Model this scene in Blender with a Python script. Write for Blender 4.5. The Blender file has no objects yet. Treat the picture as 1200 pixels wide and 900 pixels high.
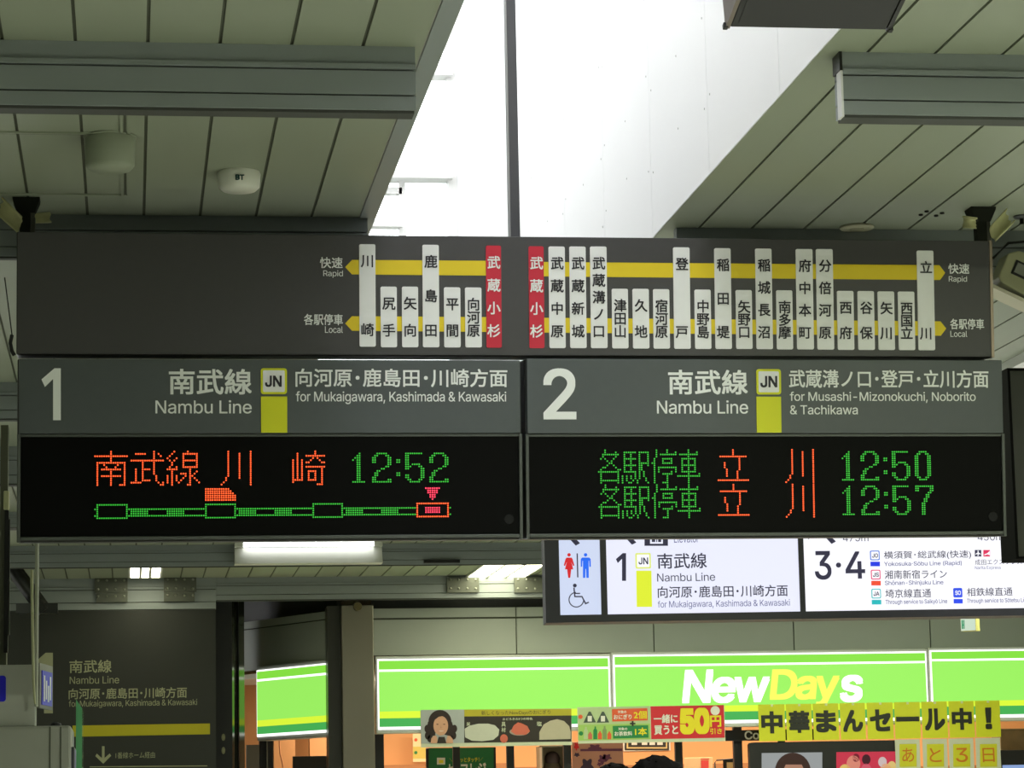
import bpy, bmesh, math, random
from mathutils import Vector, Matrix, Euler
random.seed(7)
SC = bpy.context.scene
COL = SC.collection

# ------------------------------------------------------------------ camera
F, ROLL, VX, VY = 3270.0, 0.020, 152.0, 963.0       # focal length in px of a 1200 px wide frame, roll, vanishing point of the hall's long axis
EYE = Vector((0, 0, 1.6))
_yc = Vector((VX - 600, -(VY - 450), -F)).normalized()
_zc = Vector((1, ROLL, 0)).cross(_yc).normalized()
if _zc.y < 0: _zc = -_zc
_xc = _yc.cross(_zc)
CAMROT = Matrix((_xc, _yc, _zc))                     # camera axes -> world axes
cd = bpy.data.cameras.new('camera'); cam = bpy.data.objects.new('camera', cd); COL.objects.link(cam)
cam.matrix_world = Matrix.Translation(EYE) @ CAMROT.to_4x4()
cd.sensor_width = 36; cd.lens = 36 * F / 1200; cd.clip_end = 300; cd.clip_start = 0.05
SC.camera = cam

# ------------------------------------------------------------------ light, exposure
SKY, LAMP = 5.7, 1.0
w = bpy.data.worlds.new('overcast_sky'); SC.world = w; w.use_nodes = True
w.node_tree.nodes['Background'].inputs[0].default_value = (0.96, 0.98, 1.0, 1)
w.node_tree.nodes['Background'].inputs[1].default_value = SKY
def lamp(x, y, z, power, sx=1.2, sy=0.12, col=(0.92, 1.0, 0.74)):
    l = bpy.data.lights.new('unseen_lamp', 'AREA'); l.shape = 'RECTANGLE'; l.size = sx; l.size_y = sy
    l.energy = power * LAMP; l.color = col
    o = bpy.data.objects.new('unseen_lamp', l); COL.objects.link(o); o.location = (x, y, z)
for x, y, p in ((3.3, 1.0, 80), (4.0, 5.3, 330), (-4.0, 3.0, 12), (-2.6, 13.0, 22), (3.3, 13.2, 45),
                (-2.5, 19.0, 40), (3.5, 19.0, 25), (7.5, 16.0, 40), (1.5, 22.3, 6), (5.2, 24.6, 90), (7.8, 24.6, 90), (-1.5, 24.8, 8)):
    lamp(x, y, 3.80, p)  # unseen hall tubes; the strong far pair is added to brighten the shop wall
SC.view_settings.view_transform = 'Standard'; SC.view_settings.look = 'None'
SC.view_settings.gamma = 1; SC.view_settings.exposure = 0.0; SC.view_settings.use_curve_mapping = False

# ------------------------------------------------------------------ measuring: a pixel of the photo as a point on a plane
def ray(px, py): return CAMROT @ Vector((px - 600, -(py - 450), -F))
def atY(px, py, Y): d = ray(px, py); return EYE + d * (Y / d.y)
def atX(px, py, X): d = ray(px, py); return EYE + d * (X / d.x)
def atZ(px, py, Z): d = ray(px, py); return EYE + d * ((Z - 1.6) / d.z)
class Plane:
    """an upright board's own axes: u to the right, y into the board, v up"""
    def __init__(s, O, yaw=0.0, tilt=0.0, roll=0.0, R=None):
        s.O = Vector(O)
        s.R = R or (Matrix.Rotation(yaw, 3, 'Z') @ Matrix.Rotation(tilt, 3, 'X') @ Matrix.Rotation(roll, 3, 'Y'))
        s.ex, s.n, s.ez = s.R.col[0].copy(), s.R.col[1].copy(), s.R.col[2].copy()
    def hit(s, px, py):
        d = ray(px, py); return EYE + d * (s.n.dot(s.O - EYE) / s.n.dot(d))
    def uv(s, px, py):
        q = s.hit(px, py) - s.O; return (s.ex.dot(q), s.ez.dot(q))
    def at(s, px, py): return Plane(s.hit(px, py), R=s.R)
    def shift(s, dy): return Plane(s.O + s.n * dy, R=s.R)
    def box(s, x0, y0, x1, y1):
        mx, my = (x0 + x1) / 2, (y0 + y1) / 2
        return (s.uv(x0, my)[0], s.uv(mx, y1)[1], s.uv(x1, my)[0], s.uv(mx, y0)[1])   # u0 v0 u1 v1
    def poly(s, pts): return [s.uv(*p) for p in pts]
    def matrix(s): return Matrix.Translation(s.O) @ s.R.to_4x4()

# ------------------------------------------------------------------ materials
def lin(c): return tuple((v / 255 / 12.92) if v / 255 <= .04045 else ((v / 255 + .055) / 1.055) ** 2.4 for v in c)
MATS = {}
def mat(name, rgb, rough=.55, metal=0.0, noise=.06, scale=6.0, bump=0.0, emit=None, es=1.0, spec=.4, alpha=None, trans=0):
    if name in MATS: return MATS[name]
    m = bpy.data.materials.new(name); m.use_nodes = True; nt = m.node_tree; b = nt.nodes['Principled BSDF']
    c = lin(rgb)
    b.inputs['Roughness'].default_value = rough; b.inputs['Metallic'].default_value = metal
    b.inputs['Specular IOR Level'].default_value = spec
    if trans: b.inputs['Transmission Weight'].default_value = trans
    tc = nt.nodes.new('ShaderNodeTexCoord'); nz = nt.nodes.new('ShaderNodeTexNoise')
    nz.inputs['Scale'].default_value = scale; nz.inputs['Detail'].default_value = 4
    nt.links.new(tc.outputs['Object'], nz.inputs['Vector'])
    mx = nt.nodes.new('ShaderNodeMix'); mx.data_type = 'RGBA'
    mx.inputs['A'].default_value = tuple(v * (1 - noise) for v in c) + (1,)
    mx.inputs['B'].default_value = tuple(min(1, v * (1 + noise)) for v in c) + (1,)
    nt.links.new(nz.outputs['Fac'], mx.inputs['Factor']); nt.links.new(mx.outputs['Result'], b.inputs['Base Color'])
    if bump:
        bp = nt.nodes.new('ShaderNodeBump'); bp.inputs['Strength'].default_value = bump
        nt.links.new(nz.outputs['Fac'], bp.inputs['Height']); nt.links.new(bp.outputs['Normal'], b.inputs['Normal'])
    if emit:
        b.inputs['Emission Color'].default_value = lin(emit) + (1,); b.inputs['Emission Strength'].default_value = es
    MATS[name] = m
    return m
M_PLANK = mat('cream_ceiling_plank', (146, 153, 134), .5, noise=.05, scale=1.5)
M_GAP = mat('plank_gap', (84, 87, 74), .8)
M_BEAM = mat('grey_beam_paint', (140, 147, 147), .45, noise=.04, scale=3)
M_BEAM2 = mat('grey_beam_groove', (70, 72, 68), .7)
M_WHITE = mat('white_skylight_panel', (236, 236, 236), .5, noise=.02, scale=2)
M_WFRAME = mat('white_frame_paint', (225, 225, 222), .45, noise=.02)
M_SCREW = mat('panel_screw', (168, 166, 162), .5)
M_GLASS = mat('clear_glass', (240, 245, 245), .02, trans=1.0, noise=0)
M_FLOOR = mat('pale_floor_tile', (205, 204, 196), .35, noise=.08, scale=2)
M_WALL = mat('hall_wall_paint', (150, 150, 140), .6)
M_SIGN = mat('charcoal_sign_face', (71, 70, 70), .42, noise=.05, scale=40, spec=.3)
M_HEAD = mat('slate_header_face', (80, 85, 86), .4, noise=.05, scale=40, spec=.3)
M_CASE = mat('sign_case_grey', (78, 82, 78), .45, metal=.3)
M_CASE_D = mat('dark_case_and_gap_shade', (38, 38, 36), .5)
M_LEDBK = mat('led_black_glass', (8, 8, 7), .5, spec=.06, noise=.02)
M_STRIP = mat('white_station_label', (230, 230, 230), .5, noise=.02, scale=30)
M_RED = mat('red_station_label', (196, 36, 58), .5, noise=.02)
M_YEL = mat('yellow_line_print', (222, 196, 30), .5, noise=.02)
M_YEL2 = mat('yellow_green_print', (212, 214, 24), .5, noise=.02)
M_INKW = mat('white_lettering', (232, 234, 232), .5, noise=.02)
M_INKK = mat('black_lettering', (34, 32, 40), .5, noise=.02)
M_POLE = mat('dark_grey_pole', (62, 62, 64), .5, noise=.04)
M_LED_O = mat('orange_led', (40, 10, 5), emit=(255, 88, 40), es=2.1)
M_LED_G = mat('green_led', (5, 30, 5), emit=(60, 208, 62), es=.95)
M_LED_P = mat('pink_led', (40, 5, 10), emit=(255, 60, 90), es=1.9)
M_BLACK = mat('black_plastic', (22, 22, 21), .5)
M_BLACKM = mat('black_metal', (32, 33, 31), .4, metal=.3)

# ------------------------------------------------------------------ mesh helpers
class MB:
    def __init__(s): s.v, s.f, s.mi, s.m, s.sm = [], [], [], 0, []
    def add(s, vs, fs, smooth=False):
        o = len(s.v); s.v += [tuple(p) for p in vs]
        for f in fs: s.f.append([i + o for i in f]); s.mi.append(s.m); s.sm.append(smooth)
    def box(s, x0, x1, y0, y1, z0, z1):
        s.add([(x, y, z) for x in (x0, x1) for y in (y0, y1) for z in (z0, z1)],
              [(0, 1, 3, 2), (4, 6, 7, 5), (0, 4, 5, 1), (2, 3, 7, 6), (0, 2, 6, 4), (1, 5, 7, 3)])
    def flat(s, poly, y): s.add([(p[0], y, p[1]) for p in poly], [list(range(len(poly)))])
    def prism(s, poly, y0, y1):
        n = len(poly)
        s.add([(p[0], y0, p[1]) for p in poly] + [(p[0], y1, p[1]) for p in poly],
              [list(range(n)), list(range(2 * n - 1, n - 1, -1))] + [(i, n + i, n + (i + 1) % n, (i + 1) % n) for i in range(n)])
    def prism_x(s, poly, x0, x1):          # poly in (y,z)
        n = len(poly)
        s.add([(x0, p[0], p[1]) for p in poly] + [(x1, p[0], p[1]) for p in poly],
              [list(range(n)), list(range(2 * n - 1, n - 1, -1))] + [(i, n + i, n + (i + 1) % n, (i + 1) % n) for i in range(n)])
    def prism_z(s, poly, z0, z1):          # poly in (x,y)
        n = len(poly)
        s.add([(p[0], p[1], z0) for p in poly] + [(p[0], p[1], z1) for p in poly],
              [list(range(n)), list(range(2 * n - 1, n - 1, -1))] + [(i, n + i, n + (i + 1) % n, (i + 1) % n) for i in range(n)])
    def tube(s, pts, r, n=10, caps=True):
        pts = [Vector(p) for p in pts]; rs = r if isinstance(r, (list, tuple)) else [r] * len(pts); o = []
        for i, p in enumerate(pts):
            t = (pts[min(i + 1, len(pts) - 1)] - pts[max(i - 1, 0)]).normalized()
            a = t.cross(Vector((0, 0, 1)) if abs(t.z) < .9 else Vector((1, 0, 0))).normalized(); b = t.cross(a)
            o += [p + (a * math.cos(2 * math.pi * k / n) + b * math.sin(2 * math.pi * k / n)) * rs[i] for k in range(n)]
        fs = [(i * n + k, i * n + (k + 1) % n, (i + 1) * n + (k + 1) % n, (i + 1) * n + k) for i in range(len(pts) - 1) for k in range(n)]
        s.add(o, fs, True)
        if caps: s.add(o[:n], [list(range(n))]); s.add(o[-n:], [list(range(n))[::-1]])
    def lathe(s, prof, c=(0, 0, 0), n=28):  # prof (r,z) about a vertical axis
        vs = [(c[0] + r * math.cos(2 * math.pi * k / n), c[1] + r * math.sin(2 * math.pi * k / n), c[2] + z) for r, z in prof for k in range(n)]
        s.add(vs, [(i * n + k, i * n + (k + 1) % n, (i + 1) * n + (k + 1) % n, (i + 1) * n + k) for i in range(len(prof) - 1) for k in range(n)], True)
        s.add(vs[:n], [list(range(n))]); s.add(vs[-n:], [list(range(n))[::-1]])
    def ball(s, c, r, nu=12, nv=8):
        rx, ry, rz = r if isinstance(r, (tuple, list)) else (r, r, r); vs = []
        for j in range(nv + 1):
            t = math.pi * j / nv
            vs += [(c[0] + rx * math.sin(t) * math.cos(2 * math.pi * k / nu), c[1] + ry * math.sin(t) * math.sin(2 * math.pi * k / nu), c[2] + rz * math.cos(t)) for k in range(nu)]
        s.add(vs, [(j * nu + k, j * nu + (k + 1) % nu, (j + 1) * nu + (k + 1) % nu, (j + 1) * nu + k) for j in range(nv) for k in range(nu)], True)
    def build(s, name, mats, parent=None, bevel=0.0):
        me = bpy.data.meshes.new(name); me.from_pydata(s.v, [], s.f)
        for m in (mats if isinstance(mats, (list, tuple)) else [mats]): me.materials.append(m)
        for p, i, q in zip(me.polygons, s.mi, s.sm): p.material_index = i; p.use_smooth = q
        bm = bmesh.new(); bm.from_mesh(me)
        bmesh.ops.recalc_face_normals(bm, faces=[f for f in bm.faces]); bm.to_mesh(me); bm.free()
        o = bpy.data.objects.new(name, me); COL.objects.link(o)
        if parent: o.parent = parent
        if bevel:
            b = o.modifiers.new('bevel', 'BEVEL'); b.width = bevel; b.segments = 2; b.limit_method = 'ANGLE'
        return o
def tag(o, label, cat, group=None):
    o['label'] = label; o['category'] = cat
    if group: o['group'] = group
    return o
def thing(name, label, cat, loc, group=None):
    """an Empty at the thing's base; loc is a point or a Plane"""
    o = bpy.data.objects.new(name, None); COL.objects.link(o); o.empty_display_size = .05
    if isinstance(loc, Plane): o.matrix_world = loc.matrix()
    else: o.location = loc
    return tag(o, label, cat, group)
def struct(o): o['kind'] = 'structure'; return o
def rrect(b, r, n=4):
    u0, v0, u1, v1 = b; out = []
    for cx, cy, a in ((u1 - r, v1 - r, 0), (u0 + r, v1 - r, 90), (u0 + r, v0 + r, 180), (u1 - r, v0 + r, 270)):
        out += [(cx + r * math.cos(math.radians(a + 90 * k / n)), cy + r * math.sin(math.radians(a + 90 * k / n))) for k in range(n + 1)]
    return out
def rect(b): u0, v0, u1, v1 = b; return [(u0, v0), (u1, v0), (u1, v1), (u0, v1)]
def disc(cx, cy, r, n=24, ry=None): return [(cx + r * math.cos(2 * math.pi * k / n), cy + (ry or r) * math.sin(2 * math.pi * k / n)) for k in range(n)]
# ------------------------------------------------------------------ lettering
# outlines of a grotesque Latin alphabet: advance, points (1/1000 em), faces
LATIN = {
 '&': (0.448, '197,-7 165,-5 136,1 110,12 88,26 69,42 54,62 43,84 36,108 34,133 36,154 40,173 47,189 58,205 70,220 85,235 101,249 120,264 140,279 216,335 223,340 230,346 237,352 243,359 249,367 255,375 259,384 261,394 262,405 260,420 255,434 245,445 233,454 219,459 201,461 189,460 178,457 168,453 159,447 151,440 145,431 141,421 138,411 137,399 138,386 141,375 145,363 152,352 159,340 169,327 179,314 191,300 204,284 438,0 364,0 171,231 121,293 108,310 96,327 87,344 81,361 77,379 75,398 77,420 82,440 91,458 102,474 117,488 134,499 154,507 176,512 200,513 224,512 246,507 266,499 283,488 297,475 308,459 317,442 322,424 324,404 323,389 320,375 315,362 309,349 301,336 291,325 281,314 269,303 256,293 154,217 135,202 121,188 110,174 103,161 98,146 97,131 98,115 102,101 109,87 118,76 130,66 143,57 158,51 175,48 193,46 213,48 232,52 251,59 269,69 286,81 301,95 315,112 327,131 336,151 343,174 348,198 349,224 408,224 406,194 403,167 397,144 389,124 380,107 371,92 361,80 353,70 345,62 333,47 315,30 294,17 271,7 246,-1 221,-5 182,310 135,275 219,266 172,230 292,86 328,133 367,87 328,43', '4,100,5 100,99,5 6,5,99 99,98,6 7,6,98 98,97,7 8,7,97 97,96,8 9,8,96 10,9,96 96,95,10 11,10,95 95,94,11 12,11,94 13,12,94 94,93,13 14,13,93 135,18,56 36,35,70 105,104,1 103,1,104 69,37,36 36,70,69 1,103,2 102,2,103 90,55,17 18,135,55 18,51,134 50,49,18 56,18,49 49,48,56 38,37,68 37,69,68 2,102,3 102,101,3 4,3,101 100,4,101 14,93,92 15,14,92 92,91,15 16,15,91 91,90,16 90,17,16 56,48,57 48,47,57 58,57,47 47,46,58 59,58,46 46,45,59 60,59,45 45,44,60 61,60,44 44,43,61 62,61,43 63,62,43 43,42,63 64,63,42 42,41,64 65,64,41 41,40,65 66,65,40 40,39,66 67,66,39 39,38,67 38,68,67 133,106,0 106,133,107 34,33,72 71,34,72 107,133,132 132,131,107 131,108,107 19,52,89 20,19,89 89,88,20 21,20,88 22,21,88 88,87,22 23,22,87 75,74,31 32,31,74 74,73,32 33,32,73 72,33,73 127,128,54 126,127,54 125,126,54 54,53,125 123,122,114 122,121,114 115,114,121 121,120,115 116,115,120 120,119,116 117,116,119 119,118,117 128,127,111 127,126,111 112,111,126 126,125,112 108,131,130 109,108,130 130,129,109 129,110,109 23,87,86 24,23,86 86,85,24 25,24,85 85,84,25 26,25,84 84,83,26 83,82,26 27,26,82 82,81,27 28,27,81 81,80,28 80,79,28 29,28,79 79,78,29 78,77,29 30,29,77 77,76,30 31,30,76 75,31,76 105,1,0 0,106,105 18,55,52 51,18,52 52,19,51 34,71,35 70,35,71 50,18,134 51,19,134 124,123,114 89,52,136 113,112,125 52,55,136 55,90,137 17,55,135 139,140,124 138,141,128 140,139,113 136,137,113 112,113,137 111,112,137 55,137,136 141,138,110 111,137,138 128,111,138 136,113,139 124,114,139 125,53,140 113,125,140 54,128,141 110,129,141'),
 '(': (0.273, '89,207 90,244 94,283 101,324 109,364 119,403 132,441 145,477 160,510 177,539 236,539 219,503 204,466 191,428 179,390 169,351 161,313 156,276 152,241 151,207 152,176 155,145 160,115 167,83 177,50 188,16 202,-19 218,-57 236,-96 177,-96 150,-46 128,4 111,55 99,106 92,156', '34,33,21 21,20,34 0,34,20 20,19,0 1,0,19 19,18,1 2,1,18 28,27,29 12,11,8 9,8,11 11,10,9 29,27,30 27,26,30 26,25,30 31,30,25 25,24,31 32,31,24 24,23,32 33,32,23 23,22,33 21,33,22 2,18,17 3,2,17 17,16,3 4,3,16 16,15,4 5,4,15 15,14,5 6,5,14 14,13,6 7,6,13 13,12,7 12,8,7'),
 ')': (0.273, '37,-96 56,-56 72,-18 86,18 97,52 106,85 113,116 118,147 121,177 122,207 121,241 117,276 112,313 104,351 94,390 82,428 69,466 54,503 37,539 97,539 113,510 128,477 142,441 154,403 164,364 173,323 179,283 183,244 184,207 182,156 174,104 161,53 144,3 123,-47 97,-96', '1,0,34 17,16,20 20,19,17 18,17,19 30,29,7 8,7,29 29,28,8 9,8,28 28,27,9 10,9,27 27,26,10 11,10,26 26,25,11 1,34,33 2,1,33 33,32,2 3,2,32 4,3,32 32,31,4 5,4,31 31,30,5 6,5,30 30,7,6 11,25,12 25,24,12 13,12,24 24,23,13 14,13,23 23,22,14 15,14,22 22,21,15 16,15,21 20,16,21'),
 '+': (0.453, '198,34 198,364 255,364 255,34 61,172 61,226 391,226 391,172 198,226 255,226 255,172 198,172', '8,11,9 11,8,4 9,10,7 5,4,8 2,1,8 9,2,8 7,6,9 0,3,10 11,0,10 10,9,11'),
 ',': (0.188, '38,-119 68,71 137,71 84,-119', '1,0,3 3,2,1'),
 '-': (0.453, '337,244 337,188 114,188 114,244', '3,2,1 1,0,3'),
 '0': (0.453, '227,-7 191,-3 158,7 130,24 105,48 85,77 69,113 57,155 50,202 48,254 50,306 57,353 69,395 85,431 106,461 130,484 159,502 191,512 227,516 262,512 295,502 323,484 348,461 368,431 384,395 396,353 403,306 405,254 403,202 396,155 384,113 368,77 348,48 323,24 295,7 263,-3 227,50 250,52 271,60 290,74 306,92 320,116 330,144 338,176 342,213 344,254 342,295 338,332 330,365 320,393 306,416 290,435 271,449 250,457 227,460 203,457 182,449 163,435 147,416 134,393 123,365 115,332 111,295 109,254 111,213 115,176 123,144 134,116 147,92 163,74 182,60 203,52', '7,6,66 66,65,7 8,7,65 65,64,8 9,8,64 64,63,9 63,62,9 10,9,62 62,61,10 11,10,61 61,60,11 12,11,60 0,36,71 0,71,1 1,71,2 71,70,2 3,2,70 69,3,70 57,56,15 16,15,56 56,55,16 55,17,16 3,69,4 69,68,4 5,4,68 68,67,5 6,5,67 66,6,67 12,60,59 13,12,59 59,58,13 14,13,58 58,57,14 57,15,14 54,53,19 18,54,19 37,35,34 38,37,34 34,33,38 39,38,33 51,21,52 21,20,52 53,52,20 19,53,20 30,29,42 43,42,29 29,28,43 44,43,28 28,27,44 45,44,27 46,45,27 27,26,46 47,46,26 26,25,47 48,47,25 25,24,48 39,33,32 40,39,32 32,31,40 41,40,31 31,30,41 30,42,41 48,24,49 24,23,49 50,49,23 23,22,50 51,50,22 21,51,22 35,37,0 36,0,37 17,55,54 54,18,17'),
 '1': (0.453, '76,0 76,55 391,55 391,0 276,509 276,0 212,0 212,448 209,448 86,358 86,427 198,509 276,55 212,55', '11,10,8 8,10,9 3,2,5 13,12,7 1,0,6 11,8,7 7,4,11 12,13,6 4,7,12 5,2,12 6,5,12 1,6,13'),
 '2': (0.453, '64,0 64,47 234,229 252,248 268,266 282,282 294,298 303,312 311,327 316,341 319,356 320,371 319,389 315,405 308,419 298,431 287,441 273,449 258,455 241,458 224,460 205,458 188,454 172,447 159,438 148,427 139,413 132,398 128,381 127,362 66,362 68,391 75,418 86,442 102,464 121,482 143,496 168,507 196,513 225,516 254,513 281,507 306,497 328,482 346,465 361,445 372,423 379,398 381,372 380,354 377,336 371,318 363,299 351,280 336,259 317,235 294,209 267,180 153,60 153,57 389,57 389,0', '1,0,59 29,28,30 31,30,28 28,27,31 32,31,27 33,32,27 27,26,33 34,33,26 26,25,34 25,35,34 38,22,21 21,20,38 37,23,22 22,38,37 18,40,19 39,19,40 57,2,58 19,39,20 38,20,39 1,59,58 58,2,1 35,25,24 36,35,24 24,23,36 23,37,36 17,16,42 41,17,42 49,48,11 12,11,48 48,47,12 47,46,12 5,55,54 6,5,54 54,53,6 7,6,53 53,52,7 8,7,52 52,51,8 9,8,51 51,50,9 10,9,50 50,49,10 49,11,10 12,46,13 46,45,13 14,13,45 45,44,14 15,14,44 44,43,15 16,15,43 42,16,43 59,0,61 61,60,59 2,57,56 3,2,56 4,3,56 56,55,4 55,5,4 17,41,18 40,18,41'),
 '3': (0.453, '218,-7 188,-5 159,1 133,10 108,22 88,38 70,57 57,79 48,104 44,132 109,132 112,115 118,100 126,87 137,76 150,66 165,59 182,54 200,51 219,50 239,51 258,55 275,61 291,69 304,80 315,93 323,108 328,125 329,145 328,163 323,180 316,196 306,211 292,223 275,234 254,241 229,246 201,248 157,248 157,299 288,448 288,452 70,452 70,509 372,509 372,461 211,278 211,289 247,290 279,286 308,276 333,262 354,244 371,222 383,198 391,173 393,145 390,116 383,90 370,66 354,45 333,27 309,12 281,2 251,-5 221,289', '3,15,4 15,14,4 5,4,14 14,13,5 6,5,13 13,12,6 7,6,12 12,11,7 8,7,11 11,10,8 9,8,10 17,16,2 17,2,1 1,18,17 64,20,0 19,0,20 35,48,36 18,1,0 0,19,18 46,37,36 36,48,46 39,46,47 2,16,3 15,3,16 37,46,38 46,39,38 22,21,63 22,63,62 23,22,62 33,50,34 49,34,50 58,57,27 28,27,57 57,56,28 29,28,56 56,55,29 55,54,29 30,29,54 54,53,30 23,62,61 24,23,61 61,60,24 25,24,60 60,59,25 26,25,59 59,58,26 58,27,26 30,53,31 53,52,31 32,31,52 52,51,32 33,32,51 50,33,51 45,40,47 41,40,45 45,44,41 63,21,64 20,64,21 34,49,35 48,35,49 39,47,40 43,42,41 41,44,43 46,48,65 47,46,65 45,47,65'),
 '4': (0.453, '40,105 40,158 247,509 311,509 109,166 109,163 413,163 413,105 282,0 282,121 282,146 282,318 343,318 343,0 282,105 282,163 343,163 343,105', '1,0,5 1,5,4 4,2,1 5,0,9 5,9,10 16,15,10 2,4,3 15,16,11 8,13,14 9,0,14 5,10,15 12,11,16 7,6,16 17,7,16 14,17,9 17,16,10 10,9,17 17,14,13'),
 '5': (0.453, '221,-7 192,-5 165,1 140,11 118,25 99,41 83,60 71,82 63,105 60,130 122,130 125,115 130,102 138,89 148,78 160,68 173,60 188,54 204,51 221,50 241,51 259,56 276,64 291,75 304,89 314,104 322,122 326,141 328,162 326,183 321,203 314,221 303,237 290,251 275,262 257,270 238,275 218,277 201,276 184,273 167,268 152,262 139,255 128,246 67,253 96,509 366,509 366,452 151,452 134,301 136,301 148,311 162,318 178,325 194,330 212,333 229,334 252,332 274,328 294,321 313,311 330,299 345,285 358,269 370,251 379,231 386,210 390,187 391,163 388,132 381,102 369,76 352,52 332,32 309,15 282,3 253,-4', '9,8,10 49,43,42 50,49,42 5,4,14 14,13,5 6,5,13 13,12,6 7,6,12 12,11,7 8,7,11 10,8,11 43,49,44 45,44,49 40,39,52 39,53,52 17,1,18 55,37,56 18,1,0 0,19,18 37,55,38 54,38,55 1,17,2 16,2,17 53,39,38 38,54,53 2,16,3 16,15,3 4,3,15 14,4,15 50,42,41 41,40,50 51,50,40 40,52,51 45,49,48 20,76,21 57,36,35 35,58,57 21,76,75 22,21,75 75,74,22 74,23,22 33,60,34 60,59,34 35,34,59 58,35,59 71,70,26 70,69,26 27,26,69 28,27,69 69,68,28 68,67,28 29,28,67 67,66,29 30,29,66 66,65,30 23,74,73 24,23,73 73,72,24 25,24,72 72,71,25 71,26,25 30,65,31 65,64,31 64,63,31 32,31,63 63,62,32 33,32,62 62,61,33 60,33,61 76,20,0 19,0,20 56,37,36 36,57,56 47,46,48 45,48,46'),
 '7': (0.453, '97,0 323,448 323,452 62,452 62,509 391,509 391,449 165,0', '0,7,1 2,1,6 6,5,2 6,1,7 4,3,2 2,5,4'),
 'A': (0.48, '16,0 201,509 276,509 463,0 395,0 287,302 280,323 272,346 264,372 255,402 244,438 232,478 245,478 233,437 222,402 213,371 204,345 197,322 191,302 85,0 110,142 110,199 370,199 370,142 239,456 155,199 324,199 344,142 135,142', '0,19,20 21,18,17 0,20,21 1,16,15 1,15,14 14,13,1 13,11,1 21,17,16 16,1,21 0,21,1 8,7,2 8,2,9 10,9,2 12,10,2 4,3,23 3,22,23 6,5,22 2,7,6 6,22,2 22,3,2 28,25,20 11,13,24 11,24,12 1,11,12 12,2,1 26,27,23 10,12,24 25,28,26 18,21,25 21,20,25 22,5,26 23,22,26 4,23,27 27,26,28 20,19,28'),
 'B': (0.456, '60,0 60,509 241,509 274,507 304,501 329,491 350,477 367,461 381,442 390,421 396,398 398,374 397,353 393,336 387,320 378,307 368,295 356,286 343,278 329,272 315,267 315,262 331,260 347,254 363,245 378,234 391,220 402,203 411,184 416,161 418,136 416,111 410,88 400,67 386,48 368,31 344,18 317,8 284,2 247,0 125,57 245,57 281,60 309,67 330,80 344,96 353,115 355,137 354,153 350,169 342,184 333,197 320,209 306,218 289,225 269,229 248,231 125,231 125,285 238,285 256,287 273,290 288,296 302,304 314,314 323,326 330,340 335,355 336,372 333,393 326,412 313,429 294,442 270,449 240,452 125,452', '40,57,0 1,0,57 74,2,75 59,58,57 1,57,58 58,75,1 75,2,1 60,56,55 41,39,38 38,42,41 60,55,61 40,0,39 39,41,40 59,57,56 56,60,59 73,3,74 2,74,3 54,53,21 63,62,20 20,19,63 64,63,19 72,71,5 4,72,5 42,38,37 37,43,42 54,21,55 61,55,21 21,20,61 20,62,61 72,4,73 3,73,4 34,33,45 33,32,45 46,45,32 32,31,46 47,46,31 31,30,47 30,29,47 48,47,29 29,28,48 49,48,28 28,27,49 50,49,27 27,26,50 26,25,50 51,50,25 24,51,25 14,13,67 13,12,67 68,67,12 12,11,68 11,10,68 69,68,10 10,9,69 43,37,36 44,43,36 36,35,44 35,34,44 34,45,44 51,24,52 24,23,52 23,22,52 53,52,22 21,53,22 64,19,18 18,17,64 65,64,17 17,16,65 16,15,65 66,65,15 15,14,66 14,67,66 69,9,70 9,8,70 8,7,70 71,70,7 7,6,71 5,71,6'),
 'C': (0.51, '267,-7 225,-3 186,7 150,25 119,49 92,79 70,115 53,157 44,203 40,254 44,305 53,352 70,393 92,429 119,459 150,484 186,501 225,512 267,516 293,514 317,511 340,504 362,496 383,485 402,471 419,456 435,438 448,418 459,397 467,373 473,348 408,348 404,365 397,380 389,395 380,407 369,418 357,428 344,437 330,444 315,449 300,453 284,455 267,456 237,453 209,445 184,432 161,414 141,391 125,364 113,332 106,295 103,254 106,213 113,177 125,145 141,117 161,94 184,76 210,63 237,56 267,53 284,54 300,56 315,60 330,65 344,72 357,81 369,90 380,102 389,114 397,128 404,144 408,160 473,160 467,135 459,112 448,91 435,71 420,53 402,38 383,24 363,13 341,5 317,-2 293,-6', '6,5,56 56,55,6 7,6,55 55,54,7 8,7,54 54,53,8 9,8,53 52,9,53 9,52,51 10,9,51 51,50,10 11,10,50 50,49,11 12,11,49 49,48,12 13,12,48 1,59,2 16,45,17 2,59,58 45,16,46 15,46,16 0,61,60 85,63,62 18,42,19 85,62,0 61,0,62 42,18,43 44,43,18 0,60,1 59,1,60 17,45,44 44,18,17 2,58,3 58,57,3 4,3,57 5,4,57 56,5,57 13,48,47 14,13,47 47,46,14 46,15,14 40,20,41 64,84,83 83,65,64 39,21,40 20,40,21 38,37,23 22,38,23 65,83,82 66,65,82 82,81,66 81,67,66 38,22,39 21,39,22 78,77,70 71,70,77 77,76,71 72,71,76 76,75,72 73,72,75 75,74,73 30,29,31 32,31,29 29,28,32 33,32,28 28,27,33 34,33,27 27,26,34 67,81,80 68,67,80 80,79,68 69,68,79 79,78,69 78,70,69 34,26,35 26,25,35 36,35,25 25,24,36 37,36,24 23,37,24 63,85,84 84,64,63 19,42,41 41,20,19'),
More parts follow.
